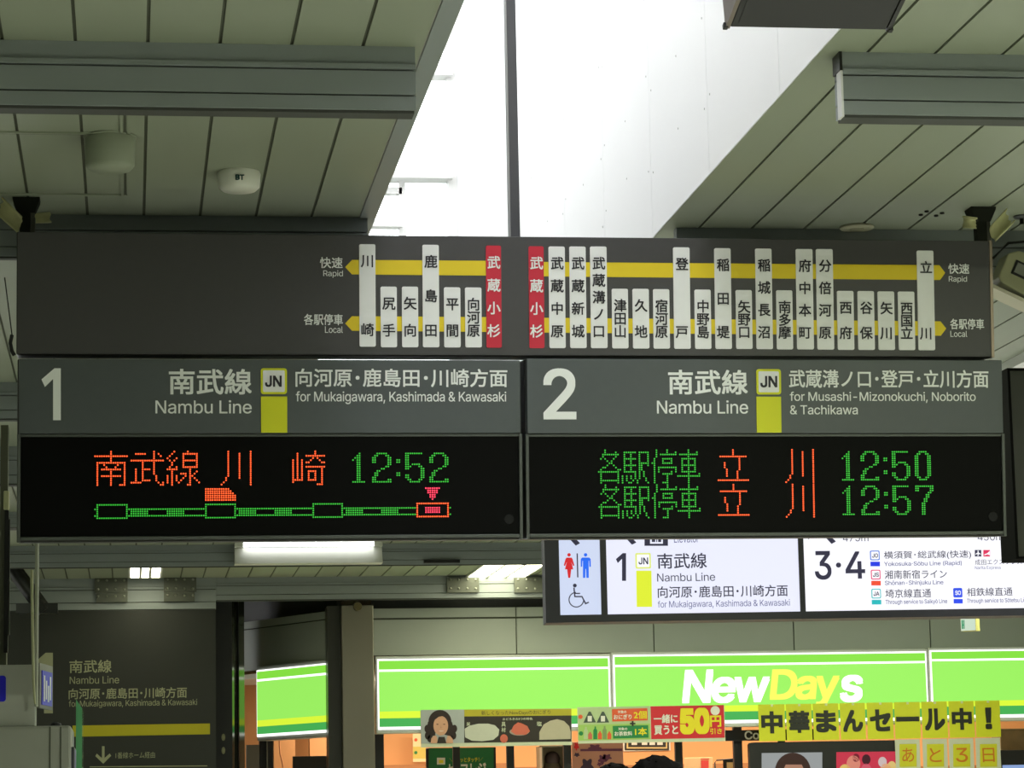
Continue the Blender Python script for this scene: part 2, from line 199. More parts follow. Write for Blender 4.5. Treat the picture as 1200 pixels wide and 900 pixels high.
 'D': (0.502, '219,0 96,0 96,57 215,57 254,60 288,68 318,81 343,99 363,122 379,149 390,181 397,216 399,255 397,294 390,329 379,361 364,388 344,410 320,428 291,441 258,449 221,452 93,452 93,509 225,509 273,505 315,495 353,478 385,455 412,426 433,391 449,351 458,306 462,255 458,205 449,159 433,119 411,83 384,54 351,31 312,14 268,3 125,509 125,0 60,0 60,509 125,452 125,57', '45,44,22 22,23,45 0,3,43 2,43,47 43,2,1 44,1,2 22,44,2 22,2,46 22,46,42 23,22,42 41,5,4 24,20,25 26,19,18 5,41,40 40,6,5 25,20,19 19,26,25 41,4,0 3,0,4 20,24,21 42,21,24 27,17,28 34,33,11 12,11,33 13,12,33 33,32,13 37,36,8 9,8,36 36,35,9 10,9,35 35,34,10 34,11,10 13,32,14 32,31,14 15,14,31 31,30,15 16,15,30 30,29,16 17,16,29 28,17,29 6,40,39 7,6,39 39,38,7 38,37,7 37,8,7 17,27,18 26,18,27 21,42,46 2,47,46 43,3,47'),
 'E': (0.419, '60,0 60,509 372,509 372,452 125,452 125,286 355,286 355,229 125,229 125,57 375,57 375,0', '0,9,8 1,0,8 8,5,1 5,4,1 9,0,11 11,10,9 5,8,7 7,6,5 3,2,4 1,4,2'),
 'J': (0.396, '185,-7 143,-2 106,11 75,33 52,63 38,100 33,145 33,173 98,173 98,145 100,117 108,93 122,74 139,61 160,53 185,50 209,53 230,61 248,74 261,93 269,117 272,145 272,509 336,509 336,145 332,100 318,63 294,33 263,11 227,-2', '7,6,9 9,8,7 0,14,1 13,1,14 1,13,2 12,2,13 2,12,3 12,11,3 4,3,11 5,4,11 11,10,5 6,5,10 9,6,10 18,17,28 28,17,29 16,29,17 25,24,20 21,20,24 22,21,24 24,23,22 18,28,27 19,18,27 27,26,19 26,25,19 25,20,19 29,16,0 16,15,0 14,0,15'),
 'K': (0.467, '104,145 104,216 116,231 128,246 139,261 151,275 162,289 174,303 187,317 199,331 212,344 364,509 448,509 231,276 228,276 60,0 60,509 125,509 125,334 124,225 125,193 125,0 372,0 188,259 228,309 449,0 124,241 125,167 198,245 243,289', '2,1,19 15,0,1 16,15,1 0,15,21 1,0,20 19,1,20 2,19,26 2,26,18 1,2,18 16,1,18 18,17,16 7,6,23 24,14,13 22,25,13 13,25,29 24,13,29 12,11,24 14,24,23 9,8,24 10,9,24 24,11,10 19,20,23 3,19,23 4,3,23 5,4,23 23,6,5 0,21,27 20,0,27 19,3,26 14,23,28 13,14,28 22,13,28 20,27,28 23,20,28 8,7,24 7,23,24 12,24,29'),
 'L': (0.393, '60,0 60,509 125,509 125,57 361,57 361,0', '1,0,3 3,0,5 5,4,3 1,3,2'),
 'M': (0.628, '60,0 60,509 152,509 277,187 280,179 284,170 287,159 299,123 303,110 307,97 311,84 322,49 307,49 318,83 330,121 334,134 338,146 342,158 346,169 349,179 352,187 476,509 568,509 568,0 504,0 504,291 504,327 505,340 505,354 505,369 506,413 507,457 513,457 508,441 503,425 498,409 482,363 477,348 472,335 467,322 456,291 342,0 286,0 170,291 167,300 163,310 159,321 145,361 140,376 134,392 129,408 124,424 118,441 112,457 119,457 120,416 121,372 122,328 122,291 122,0 315,73 507,436 119,437', '56,55,1 53,1,55 55,52,53 52,54,53 59,58,0 1,0,58 58,57,1 56,1,57 52,55,62 54,52,62 10,9,12 8,12,9 6,5,4 12,8,42 49,48,2 50,49,2 51,50,2 54,51,2 53,54,2 1,53,2 13,11,14 27,26,25 32,33,22 29,28,22 30,29,22 22,33,30 33,32,31 25,24,23 23,22,25 27,25,22 22,28,27 33,31,61 19,18,20 36,35,21 35,34,21 34,31,21 31,32,21 32,22,21 12,42,41 41,11,12 12,11,60 20,40,39 48,47,2 44,43,3 3,2,46 47,46,2 46,45,3 45,44,3 11,13,60 10,12,60 37,36,21 21,20,39 39,38,21 38,37,21 31,34,61 30,33,61 14,11,41 41,40,17 18,17,40 40,20,18 17,16,41 16,15,41 15,14,41 4,3,43 43,42,6 7,6,42 8,7,42 6,4,43 51,54,62'),
 'N': (0.523, '60,0 60,509 136,509 343,183 349,174 355,163 363,151 371,137 379,122 388,107 396,90 405,73 414,55 405,54 403,72 402,90 401,108 400,126 399,142 399,157 399,195 399,509 463,509 463,0 387,0 202,290 194,303 186,317 177,331 168,346 159,363 148,381 108,452 119,454 122,384 123,363 124,345 124,328 125,313 125,301 125,291 125,0 403,77 120,431', '34,32,1 41,40,0 1,0,40 37,36,1 36,35,1 34,1,35 1,40,39 37,1,39 39,38,37 33,32,43 31,2,33 32,33,2 1,32,2 9,24,10 24,9,8 14,13,11 11,13,12 11,12,15 16,15,12 12,23,16 17,16,23 23,22,20 21,20,22 23,12,24 12,13,24 10,24,13 13,14,10 14,11,42 17,23,18 19,18,23 23,20,19 8,7,24 5,4,3 2,31,30 26,25,3 3,2,27 28,27,2 29,28,2 30,29,2 27,26,3 11,15,42 10,14,42 3,25,5 25,24,5 6,5,24 7,6,24 32,34,43 31,33,43'),
 'O': (0.533, '267,-7 225,-3 186,7 150,25 119,49 92,79 70,115 53,157 44,203 40,254 44,305 53,352 70,393 92,429 119,459 150,484 186,501 225,512 267,516 309,512 348,501 384,484 415,459 442,429 464,393 480,352 490,305 493,254 490,203 480,157 464,115 442,79 415,49 384,25 348,7 309,-3 267,53 296,55 324,63 349,76 372,94 392,116 408,144 420,176 428,213 430,254 428,295 420,332 408,365 392,392 372,415 349,433 324,446 296,453 267,456 237,453 210,445 184,433 161,415 142,392 125,364 113,332 106,295 103,254 106,213 113,176 125,144 142,117 161,94 184,76 210,63 237,55', '7,6,66 66,65,7 8,7,65 65,64,8 9,8,64 64,63,9 63,62,9 10,9,62 62,61,10 11,10,61 61,60,11 12,11,60 2,69,3 69,68,3 58,57,15 0,36,71 0,71,1 70,1,71 55,17,56 16,56,17 1,70,2 69,2,70 56,16,57 15,57,16 3,68,4 5,4,68 68,67,5 6,5,67 66,6,67 12,60,59 13,12,59 59,58,13 14,13,58 58,15,14 18,54,53 34,38,35 35,38,37 52,19,53 18,53,19 40,39,33 50,21,51 20,51,21 33,39,34 38,34,39 51,20,52 19,52,20 30,29,42 43,42,29 29,28,43 44,43,28 28,27,44 45,44,27 46,45,27 27,26,46 47,46,26 26,25,47 48,47,25 25,24,48 40,33,32 41,40,32 32,31,41 31,30,41 30,42,41 48,24,49 24,23,49 23,22,49 50,49,22 21,50,22 35,37,0 36,0,37 54,18,55 17,55,18'),
 'R': (0.449, '60,0 60,509 236,509 273,506 305,500 333,489 356,473 376,455 390,433 401,408 407,381 409,352 407,323 401,296 390,271 376,250 356,232 333,217 305,206 273,200 236,198 96,198 96,255 234,255 258,256 280,260 298,267 313,276 325,287 334,300 340,316 344,333 345,352 344,371 340,389 334,405 325,419 313,430 298,440 279,446 258,451 233,452 125,452 125,0 353,0 230,229 303,229 428,0 125,255 125,198 246,199 314,209', '21,0,43 0,21,22 1,0,22 22,42,1 23,45,24 21,43,49 22,21,49 42,22,48 41,2,42 1,42,2 3,40,39 18,46,19 26,25,46 46,27,26 38,4,39 3,39,4 50,19,45 19,46,45 46,25,24 2,41,40 40,3,2 16,15,28 29,28,15 15,14,29 14,13,29 30,29,13 13,12,30 31,30,12 12,11,31 32,31,11 33,32,11 11,10,33 34,33,10 10,9,34 9,8,34 35,34,8 8,7,35 36,35,7 7,6,36 19,50,44 18,19,44 18,44,51 46,18,51 27,46,17 17,16,27 16,28,27 36,6,37 6,5,37 38,37,5 4,38,5 20,45,49 45,23,48 48,49,45 48,22,49 45,20,50 24,45,46 17,46,51 44,47,51'),
 'S': (0.447, '224,-9 188,-7 156,-1 128,9 102,23 81,40 64,60 51,83 42,109 38,137 104,137 108,118 114,102 123,88 136,76 150,66 166,59 185,53 204,50 224,49 246,50 267,54 286,60 303,69 317,79 329,92 338,106 344,122 346,139 344,154 340,168 332,179 322,189 310,197 296,205 280,211 263,217 245,222 184,239 145,253 112,269 86,289 67,313 56,341 52,372 54,400 62,425 75,448 92,468 113,484 138,498 165,508 195,514 227,516 259,514 289,508 316,498 340,484 360,468 377,449 390,427 398,403 401,378 337,378 332,402 320,421 302,437 280,449 254,456 225,459 204,457 185,454 167,448 152,440 139,430 129,418 121,405 117,391 115,376 117,359 122,345 131,334 142,324 155,315 169,308 184,302 198,297 212,293 264,279 279,275 295,270 312,264 328,256 344,248 359,238 372,226 384,213 395,198 402,180 407,161 408,139 406,112 399,87 386,64 370,43 349,25 323,11 294,0 261,-7', '6,5,13 13,12,6 7,6,12 12,11,7 8,7,11 11,10,8 9,8,10 42,41,80 43,42,80 80,79,43 44,43,79 79,78,44 45,44,78 78,77,45 46,45,77 77,76,46 47,46,76 76,75,47 48,47,75 73,72,50 72,51,50 0,19,18 0,18,1 17,1,18 87,86,38 85,38,86 52,71,70 70,69,52 1,17,2 16,2,17 38,85,39 85,84,39 83,39,84 51,72,71 71,52,51 2,16,3 16,15,3 4,3,15 15,14,4 5,4,14 13,5,14 39,83,40 83,82,40 41,40,82 82,81,41 80,41,81 48,75,74 49,48,74 74,73,49 73,50,49 88,36,89 20,108,21 36,88,37 34,33,92 92,91,34 21,108,107 22,21,107 107,106,22 106,23,22 34,91,35 91,90,35 36,35,90 89,36,90 66,56,67 56,55,67 68,67,55 54,68,55 104,103,25 26,25,103 103,102,26 27,26,102 102,101,27 28,27,101 101,100,28 100,99,28 29,28,99 99,98,29 30,29,98 98,97,30 97,96,30 31,30,96 96,95,31 62,61,63 64,63,61 61,60,64 60,59,64 23,106,105 24,23,105 105,104,24 104,25,24 31,95,32 95,94,32 94,93,32 33,32,93 92,33,93 64,59,65 59,58,65 66,65,58 58,57,66 56,66,57 108,20,0 19,0,20 87,38,37 37,88,87 68,54,69 54,53,69 52,69,53'),
 'T': (0.449, '32,452 32,509 417,509 417,452 257,452 257,0 193,0 193,452', '1,0,7 3,2,4 7,6,5 5,4,7 4,2,7 1,7,2'),
 'Y': (0.472, '203,0 203,208 16,509 91,509 192,344 203,327 213,309 222,292 231,274 240,254 250,230 224,230 233,254 242,275 251,293 260,310 270,327 280,344 381,509 455,509 268,208 268,0 236,262', '1,4,2 3,2,4 8,11,12 11,8,7 11,7,1 7,6,1 6,5,1 4,1,5 13,9,10 10,14,13 18,17,19 19,17,20 16,20,17 14,10,20 15,14,20 20,16,15 1,0,21 21,20,1 11,1,20 20,10,11 10,9,11 12,11,9 12,9,22 9,13,22 8,12,22'),
 'a': (0.389, '160,-9 137,-7 115,-3 94,5 76,15 60,29 48,45 38,63 32,84 30,108 32,128 36,146 43,161 53,174 64,184 78,193 92,200 108,206 125,211 143,214 161,217 178,220 200,223 218,225 234,227 247,229 257,231 265,235 271,240 274,246 276,255 276,257 275,272 272,285 267,297 260,307 251,315 240,322 227,327 212,330 196,331 178,330 163,327 149,322 137,316 127,309 118,301 110,292 104,283 100,274 41,291 51,313 64,331 79,346 95,358 114,368 133,375 153,380 173,383 194,384 208,384 223,382 239,379 255,375 271,369 286,360 300,350 312,336 322,320 330,301 335,278 337,251 337,0 277,0 277,52 272,52 267,43 260,34 252,25 242,16 229,8 215,1 199,-4 181,-7 170,45 192,47 211,51 228,59 242,68 254,80 263,93 270,108 274,122 276,138 276,190 272,187 267,184 259,182 251,180 241,178 231,176 221,174 210,173 200,171 175,168 161,166 147,163 134,159 122,153 112,147 103,139 97,130 93,118 92,105 93,93 96,82 102,72 109,64 119,57 130,52 142,48 156,46', '5,4,117 117,116,5 6,5,116 116,115,6 7,6,115 115,114,7 8,7,114 114,113,8 9,8,113 113,112,9 10,9,112 11,10,112 112,111,11 12,11,111 13,12,111 111,110,13 14,13,110 15,14,110 51,50,49 49,48,51 1,120,2 120,119,2 19,106,105 105,20,19 83,85,84 83,84,0 121,0,84 20,105,104 104,21,20 42,41,57 41,58,57 0,121,1 120,1,121 18,107,106 106,19,18 55,44,43 56,55,43 43,42,56 42,57,56 2,119,3 119,118,3 4,3,118 117,4,118 15,110,109 16,15,109 109,108,16 17,16,108 108,107,17 107,18,17 51,48,47 52,51,47 47,46,52 53,52,46 46,45,53 54,53,45 45,44,54 44,55,54 22,103,102 59,40,60 38,61,39 101,23,102 22,102,23 60,40,39 39,61,60 24,100,99 24,99,98 98,25,24 86,81,80 80,79,86 87,86,79 79,78,87 23,101,100 100,24,23 37,63,38 63,62,38 61,38,62 97,96,95 74,73,72 72,71,93 94,93,71 30,29,71 31,30,71 71,70,31 32,31,70 70,69,32 91,90,74 92,91,74 74,72,92 72,93,92 28,27,94 94,71,28 71,29,28 32,69,33 69,68,33 34,33,68 68,67,34 35,34,67 67,66,35 66,65,35 87,78,77 88,87,77 77,76,88 76,75,88 89,88,75 75,74,89 74,90,89 25,98,97 26,25,97 97,95,26 95,94,26 94,27,26 35,65,36 65,64,36 37,36,64 63,37,64 85,83,82 82,81,85 81,86,85 21,104,103 103,22,21 40,59,41 58,41,59'),
 'b': (0.424, '229,-8 208,-7 189,-3 172,4 159,12 147,21 138,31 130,41 123,50 118,59 112,59 112,0 53,0 53,509 114,509 114,319 118,319 123,327 130,336 137,346 147,355 158,364 171,373 188,379 207,383 229,384 259,382 287,374 313,361 335,342 354,320 370,293 381,261 388,227 390,189 388,151 381,116 370,84 355,57 336,34 313,16 288,3 260,-6 220,47 242,49 262,55 279,66 294,80 306,97 316,117 323,139 327,163 328,189 327,215 323,239 316,261 307,281 295,298 280,311 262,322 243,328 220,330 198,328 178,322 161,312 147,299 134,282 125,263 118,241 114,216 113,189 114,162 118,138 125,115 135,95 147,78 162,65 179,55 198,49', '11,10,12 71,70,12 70,69,12 13,12,69 69,15,13 73,72,10 12,10,72 71,12,72 15,69,68 68,67,15 2,78,3 78,77,3 22,63,62 62,23,22 3,77,4 5,4,77 77,76,5 6,5,76 20,19,64 64,63,20 21,20,63 63,22,21 6,76,7 76,75,7 8,7,75 9,8,75 75,74,9 10,9,74 73,10,74 15,67,66 16,15,66 66,65,16 17,16,65 65,64,17 18,17,64 64,19,18 13,15,14 0,43,1 60,26,25 42,44,0 43,0,44 60,25,61 24,61,25 58,27,59 46,45,41 41,45,42 44,42,45 26,60,59 59,27,26 37,36,49 50,49,36 36,35,50 51,50,35 35,34,51 52,51,34 53,52,34 34,33,53 54,53,33 33,32,54 55,54,32 32,31,55 46,41,40 40,39,46 47,46,39 39,38,47 48,47,38 38,37,48 37,49,48 55,31,56 31,30,56 57,56,30 30,29,57 58,57,29 29,28,58 27,58,28 78,2,1 1,43,78 61,24,62 23,62,24'),
 'c': (0.396, '207,-8 174,-5 144,3 117,16 93,35 72,58 56,85 44,116 37,150 34,187 37,225 44,260 56,291 72,318 93,341 117,360 144,374 174,382 207,384 226,384 243,381 260,377 276,371 291,364 305,356 318,346 330,335 340,322 349,308 356,293 362,277 303,262 300,272 295,281 290,289 284,297 278,304 270,311 261,316 252,321 242,325 231,328 220,329 207,330 184,328 163,321 145,310 130,296 118,278 108,258 102,236 98,212 96,187 98,163 102,139 108,117 118,97 130,80 145,66 163,55 184,49 207,46 220,47 232,49 243,52 253,55 262,60 271,66 279,73 285,80 292,89 297,98 301,107 304,117 363,102 357,86 350,70 341,56 331,43 319,32 306,21 292,12 277,5 261,-1 244,-5 226,-7', '6,5,56 56,55,6 7,6,55 55,54,7 8,7,54 54,53,8 9,8,53 53,52,9 52,51,9 10,9,51 51,50,10 11,10,50 50,49,11 12,11,49 41,19,42 18,42,19 61,0,85 85,62,61 42,18,43 44,43,18 0,61,1 61,60,1 2,1,60 59,2,60 16,45,44 17,16,44 44,18,17 2,59,3 59,58,3 4,3,58 58,57,4 5,4,57 56,5,57 12,49,48 13,12,48 48,47,13 14,13,47 47,46,14 15,14,46 46,45,15 45,16,15 84,64,63 64,84,83 83,65,64 39,21,40 20,40,21 65,83,82 82,66,65 37,23,38 23,22,38 39,38,22 21,39,22 78,77,70 77,76,70 71,70,76 76,75,71 72,71,75 73,72,75 75,74,73 30,29,31 32,31,29 29,28,32 33,32,28 28,27,33 66,82,81 67,66,81 81,80,67 68,67,80 80,79,68 69,68,79 79,78,69 78,70,69 33,27,34 27,26,34 35,34,26 26,25,35 36,35,25 25,24,36 37,36,24 23,37,24 84,63,85 62,85,63 40,20,41 19,41,20'),
 'd': (0.424, '195,-8 165,-6 137,3 111,16 89,34 70,57 55,84 43,116 36,151 34,189 36,227 43,261 55,293 70,320 89,342 112,361 137,374 165,382 196,384 218,383 237,379 253,373 267,364 278,355 287,346 295,336 301,327 306,319 311,319 311,509 372,509 372,0 313,0 313,59 307,59 301,50 295,41 287,31 277,21 266,12 252,4 236,-3 217,-7 205,47 226,49 246,55 263,65 278,78 290,95 299,115 306,138 310,162 312,189 310,216 306,241 300,263 290,282 278,299 263,312 246,322 227,328 205,330 182,328 162,322 145,311 130,298 118,281 108,261 102,239 98,215 96,189 98,163 102,139 109,117 118,97 130,80 145,66 162,55 182,49', '7,6,73 73,72,7 8,7,72 72,71,8 9,8,71 71,70,9 70,69,9 10,9,69 69,68,10 11,10,68 68,67,11 12,11,67 77,76,2 62,17,63 42,43,0 78,1,0 0,43,78 61,18,62 17,62,18 77,2,1 1,78,77 15,64,63 16,15,63 63,17,16 2,76,3 4,3,76 76,75,4 5,4,75 75,74,5 6,5,74 73,6,74 12,67,66 13,12,66 66,65,13 14,13,65 65,64,14 64,15,14 60,20,19 44,41,40 40,45,44 59,21,60 20,60,21 24,23,58 45,40,39 39,38,45 46,45,38 38,37,46 58,23,59 23,22,59 21,59,22 31,33,32 31,52,51 52,31,53 31,30,53 28,53,30 50,49,33 33,31,50 31,51,50 53,28,54 55,54,28 56,55,28 27,56,28 28,30,29 46,37,36 36,35,46 47,46,35 35,34,47 48,47,34 34,33,48 33,49,48 56,27,57 27,26,57 58,57,26 26,25,58 24,58,25 41,44,42 43,42,44 60,19,61 18,61,19'),
 'e': (0.404, '212,-8 177,-5 145,3 117,16 92,35 72,58 56,85 44,116 37,150 34,187 36,224 44,258 55,290 71,317 91,340 115,359 142,373 172,382 205,384 226,383 246,380 266,374 285,366 303,355 319,341 334,324 347,305 357,282 365,256 370,227 371,194 371,169 75,169 75,221 338,221 310,202 308,226 304,248 298,269 288,286 277,301 263,314 246,323 227,328 205,330 183,328 164,323 146,313 131,301 119,286 109,270 102,251 97,231 96,211 96,178 98,151 102,127 110,106 121,88 135,73 151,61 169,53 190,48 212,46 227,47 241,49 254,53 265,58 276,65 285,73 294,82 300,93 306,105 365,91 358,72 348,55 335,39 320,26 302,14 283,4 261,-3 237,-7 308,221 97,221 97,169', '8,7,32 9,8,32 35,34,82 52,51,33 7,6,56 56,55,7 32,7,55 54,53,32 53,33,32 9,32,33 10,9,33 11,10,33 33,51,11 12,11,51 51,50,12 13,12,50 48,47,15 47,16,15 0,63,62 45,44,18 0,62,1 61,1,62 17,46,45 45,18,17 1,61,2 61,60,2 3,2,60 59,3,60 16,47,46 46,17,16 3,59,4 59,58,4 5,4,58 58,57,5 6,5,57 56,6,57 13,50,49 14,13,49 49,48,14 48,15,14 81,65,64 65,81,80 80,66,65 42,20,43 19,43,20 66,80,79 79,67,66 42,41,22 22,21,42 20,42,21 30,29,34 29,28,34 75,74,71 72,71,74 74,73,72 31,35,54 31,30,35 30,34,35 37,36,34 34,28,37 28,27,37 67,79,78 68,67,78 78,77,68 69,68,77 77,76,69 70,69,76 76,75,70 75,71,70 37,27,38 27,26,38 39,38,26 26,25,39 40,39,25 25,24,40 24,23,40 41,40,23 22,41,23 81,64,0 63,0,64 53,54,35 43,19,44 18,44,19 32,55,84 54,32,84 34,36,82 52,33,83 33,53,83 53,35,82 53,82,83 31,54,84'),
 'f': (0.254, '228,379 228,327 6,327 6,379 81,0 81,432 82,452 87,470 96,486 107,499 120,510 135,519 152,525 169,529 187,530 201,530 212,529 222,527 231,525 238,523 243,521 227,468 224,470 220,471 215,472 209,473 202,474 195,474 178,472 164,468 154,460 147,449 143,435 142,419 142,0 81,327 81,379 142,379 142,327', '35,38,36 30,29,10 11,10,29 29,12,11 38,35,34 33,32,5 6,5,32 32,31,6 7,6,31 8,7,31 31,30,8 9,8,30 30,10,9 27,14,28 13,28,14 25,16,26 15,26,16 26,15,27 14,27,15 22,21,20 20,19,22 23,22,19 19,18,23 23,18,24 18,17,24 25,24,17 16,25,17 12,29,28 28,13,12 36,37,33 4,34,35 3,2,35 36,3,35 33,5,36 1,0,37 38,1,37 37,36,38'),
 'g': (0.425, '207,-151 180,-149 156,-146 134,-140 114,-132 97,-122 82,-110 70,-97 59,-84 51,-69 101,-41 107,-49 114,-57 122,-66 131,-74 142,-82 154,-88 169,-93 187,-96 207,-97 236,-95 261,-87 282,-75 298,-58 308,-34 311,-6 311,68 306,68 301,60 294,51 287,41 277,32 266,23 252,16 236,10 217,6 195,5 165,7 138,14 113,27 90,43 71,65 55,90 43,120 36,154 34,191 36,229 43,263 55,293 71,320 90,342 112,361 138,374 166,382 196,384 218,383 237,379 253,373 267,365 279,356 288,346 296,336 302,327 308,319 313,319 313,379 372,379 372,-9 370,-40 363,-67 350,-90 334,-109 314,-124 291,-136 265,-144 237,-149 205,59 227,61 246,66 264,75 278,87 290,103 300,121 307,142 311,166 312,193 311,219 307,242 300,264 291,283 279,299 264,312 247,322 227,328 205,330 182,328 163,322 145,312 130,298 118,282 109,262 102,241 98,218 96,193 98,167 102,144 109,123 118,104 131,88 145,76 163,66 183,61', '8,7,11 9,8,11 11,10,9 43,42,106 106,105,43 44,43,105 105,104,44 45,44,104 104,103,45 103,102,45 46,45,102 102,101,46 47,46,101 101,100,47 48,47,100 16,15,3 1,17,2 36,76,111 94,54,95 17,1,18 36,111,37 110,37,111 53,96,95 95,54,53 16,3,2 2,17,16 37,110,38 109,38,110 52,97,96 96,53,52 3,15,4 5,4,15 15,14,5 6,5,14 14,13,6 7,6,13 13,12,7 11,7,12 38,109,39 109,108,39 40,39,108 41,40,108 108,107,41 42,41,107 106,42,107 48,100,99 49,48,99 99,98,49 50,49,98 98,97,50 51,50,97 97,52,51 19,0,75 20,19,75 77,35,34 34,33,77 33,78,77 92,57,93 57,56,93 55,93,56 79,31,30 60,59,91 20,75,74 74,21,20 78,33,32 32,31,78 31,79,78 91,59,92 59,58,92 57,92,58 68,67,25 26,25,67 85,84,67 67,66,85 86,85,66 65,64,66 71,70,23 70,69,23 24,23,69 69,68,24 68,25,24 83,82,26 26,67,83 67,84,83 86,66,87 66,64,87 88,87,64 89,88,64 63,89,64 21,74,73 22,21,73 73,72,22 72,71,22 71,23,22 79,30,29 29,28,79 80,79,28 28,27,80 81,80,27 27,26,81 26,82,81 89,63,90 63,62,90 91,90,62 62,61,91 60,91,61 18,1,0 0,19,18 76,36,35 35,77,76 93,55,94 54,94,55'),
 'h': (0.41, '114,227 114,0 53,0 53,509 114,509 114,287 102,287 116,319 132,344 152,362 175,374 200,382 227,384 252,383 275,377 295,369 313,356 328,340 341,321 350,298 355,271 357,240 357,0 296,0 296,235 293,263 286,286 273,304 256,318 235,326 210,329 192,328 176,324 161,317 147,308 136,297 126,283 119,266 115,248 114,314', '3,2,6 2,1,0 6,2,0 0,38,6 10,32,31 9,33,32 32,10,9 8,34,33 33,9,8 6,38,37 5,6,37 37,36,5 36,35,5 7,5,35 35,34,7 34,8,7 3,6,4 12,29,13 29,12,30 11,30,12 28,14,29 13,29,14 24,23,22 22,21,24 24,21,25 21,20,25 20,19,25 26,25,19 19,18,26 18,17,26 27,26,17 17,16,27 28,27,16 16,15,28 14,28,15 30,11,31 10,31,11 5,7,39 6,5,39 4,6,39'),
 'i': (0.167, '53,0 53,379 114,379 114,0 84,443 73,444 63,448 54,455 47,463 43,472 41,483 43,494 47,504 54,512 63,518 73,522 84,524 95,522 105,518 114,512 121,504 125,494 126,483 125,472 121,463 114,455 105,448 95,444', '10,9,11 4,15,14 5,4,6 7,6,4 4,14,7 9,8,7 11,9,7 7,14,11 14,13,11 12,11,13 23,22,24 25,24,22 22,21,19 21,20,19 25,22,18 22,19,18 1,0,3 3,2,1 27,26,4 26,25,4 25,18,4 18,17,4 15,4,17 17,16,15'),
 'j': (0.167, '53,379 114,379 114,-30 112,-52 108,-72 102,-90 92,-106 80,-119 65,-129 47,-137 27,-141 4,-143 -10,-143 -10,-87 2,-87 18,-85 31,-80 40,-72 47,-61 51,-46 53,-29 83,443 72,444 62,448 53,455 47,463 42,472 41,483 42,494 47,504 53,512 62,518 72,522 83,524 95,522 105,518 114,512 120,504 125,494 126,483 125,472 120,463 114,455 105,448 95,444', '11,14,12 13,12,14 14,11,10 15,14,10 29,25,31 31,30,29 15,10,9 16,15,9 27,26,25 25,29,27 28,27,29 44,43,21 32,21,34 34,33,32 40,39,41 37,41,39 39,38,37 41,37,35 37,36,35 21,43,42 42,41,21 41,35,21 34,21,35 16,9,8 8,7,16 17,16,7 7,6,17 18,17,6 6,5,18 5,4,18 19,18,4 4,3,19 20,19,3 3,2,20 2,1,20 0,20,1 22,21,23 24,23,21 25,24,21 31,25,21 21,32,31'),
 'k': (0.381, '110,137 110,212 121,212 284,379 360,379 184,199 177,199 53,0 53,509 114,509 114,0 294,0 148,186 191,229 372,0 114,212 114,141 154,178 201,216', '1,15,9 0,7,10 7,0,1 8,7,1 1,9,8 5,13,6 11,14,5 13,5,18 4,3,13 1,0,16 12,6,13 13,3,2 5,14,18 0,10,16 6,12,17 12,2,15 15,16,12 15,1,16 5,6,17 11,5,17 12,16,17 2,12,13 4,13,18'),
 'l': (0.189, '139,-2 112,0 91,8 74,20 62,37 55,59 53,84 53,509 114,509 114,99 114,83 117,71 120,62 126,57 135,53 146,52 152,52 157,52 160,53 164,53 167,54 170,54 181,3 175,1 169,0 162,-1 154,-2 147,-2', '14,13,1 2,1,13 13,12,2 3,2,12 4,3,12 12,11,4 5,4,11 11,10,5 6,5,10 10,9,6 7,6,9 9,8,7 15,0,27 16,26,17 26,16,27 15,27,16 24,23,19 23,22,19 22,21,19 20,19,21 17,26,25 25,24,17 24,19,17 18,17,19 14,1,0 0,15,14'),
 'm': (0.61, '53,0 53,379 112,379 112,295 108,295 114,314 122,331 132,346 144,358 158,368 172,376 187,382 203,385 219,386 245,383 268,375 287,361 303,342 314,320 321,295 312,295 318,312 326,329 337,343 350,356 364,366 381,375 398,381 417,385 437,386 458,385 478,380 497,372 514,361 529,346 541,328 550,307 555,283 557,255 557,0 496,0 496,254 493,279 485,298 473,313 456,323 438,329 419,330 402,329 387,326 374,320 363,312 353,302 345,290 340,277 336,263 335,247 335,0 274,0 274,260 272,280 265,297 253,311 238,322 220,328 199,330 185,329 171,326 158,320 145,312 135,302 126,289 119,274 115,257 114,238 114,0 112,308 317,309', '75,74,0 1,0,74 4,1,74 74,73,4 68,67,8 67,9,8 6,70,69 7,6,69 69,68,7 68,8,7 4,73,72 3,4,72 72,71,3 71,70,3 5,3,70 70,6,5 1,4,2 65,11,66 10,66,11 64,63,14 13,12,64 64,14,13 64,12,65 11,65,12 59,20,60 61,60,20 20,18,61 18,17,61 62,61,17 17,16,62 62,16,63 16,15,63 14,63,15 9,67,66 66,10,9 55,54,19 54,53,19 50,25,24 26,49,48 48,27,26 25,50,49 49,26,25 19,53,52 21,19,52 22,21,52 52,51,22 23,22,51 51,50,23 50,24,23 29,47,46 31,30,45 46,45,30 29,46,30 41,40,39 39,38,41 38,37,41 41,37,42 37,36,42 43,42,36 36,35,43 35,34,43 44,43,34 34,33,44 33,32,44 45,44,32 31,45,32 27,48,47 28,27,47 47,29,28 57,56,58 59,58,56 56,55,59 20,59,55 55,19,20 20,19,77 3,5,76 4,3,76 2,4,76 19,21,77 18,20,77'),
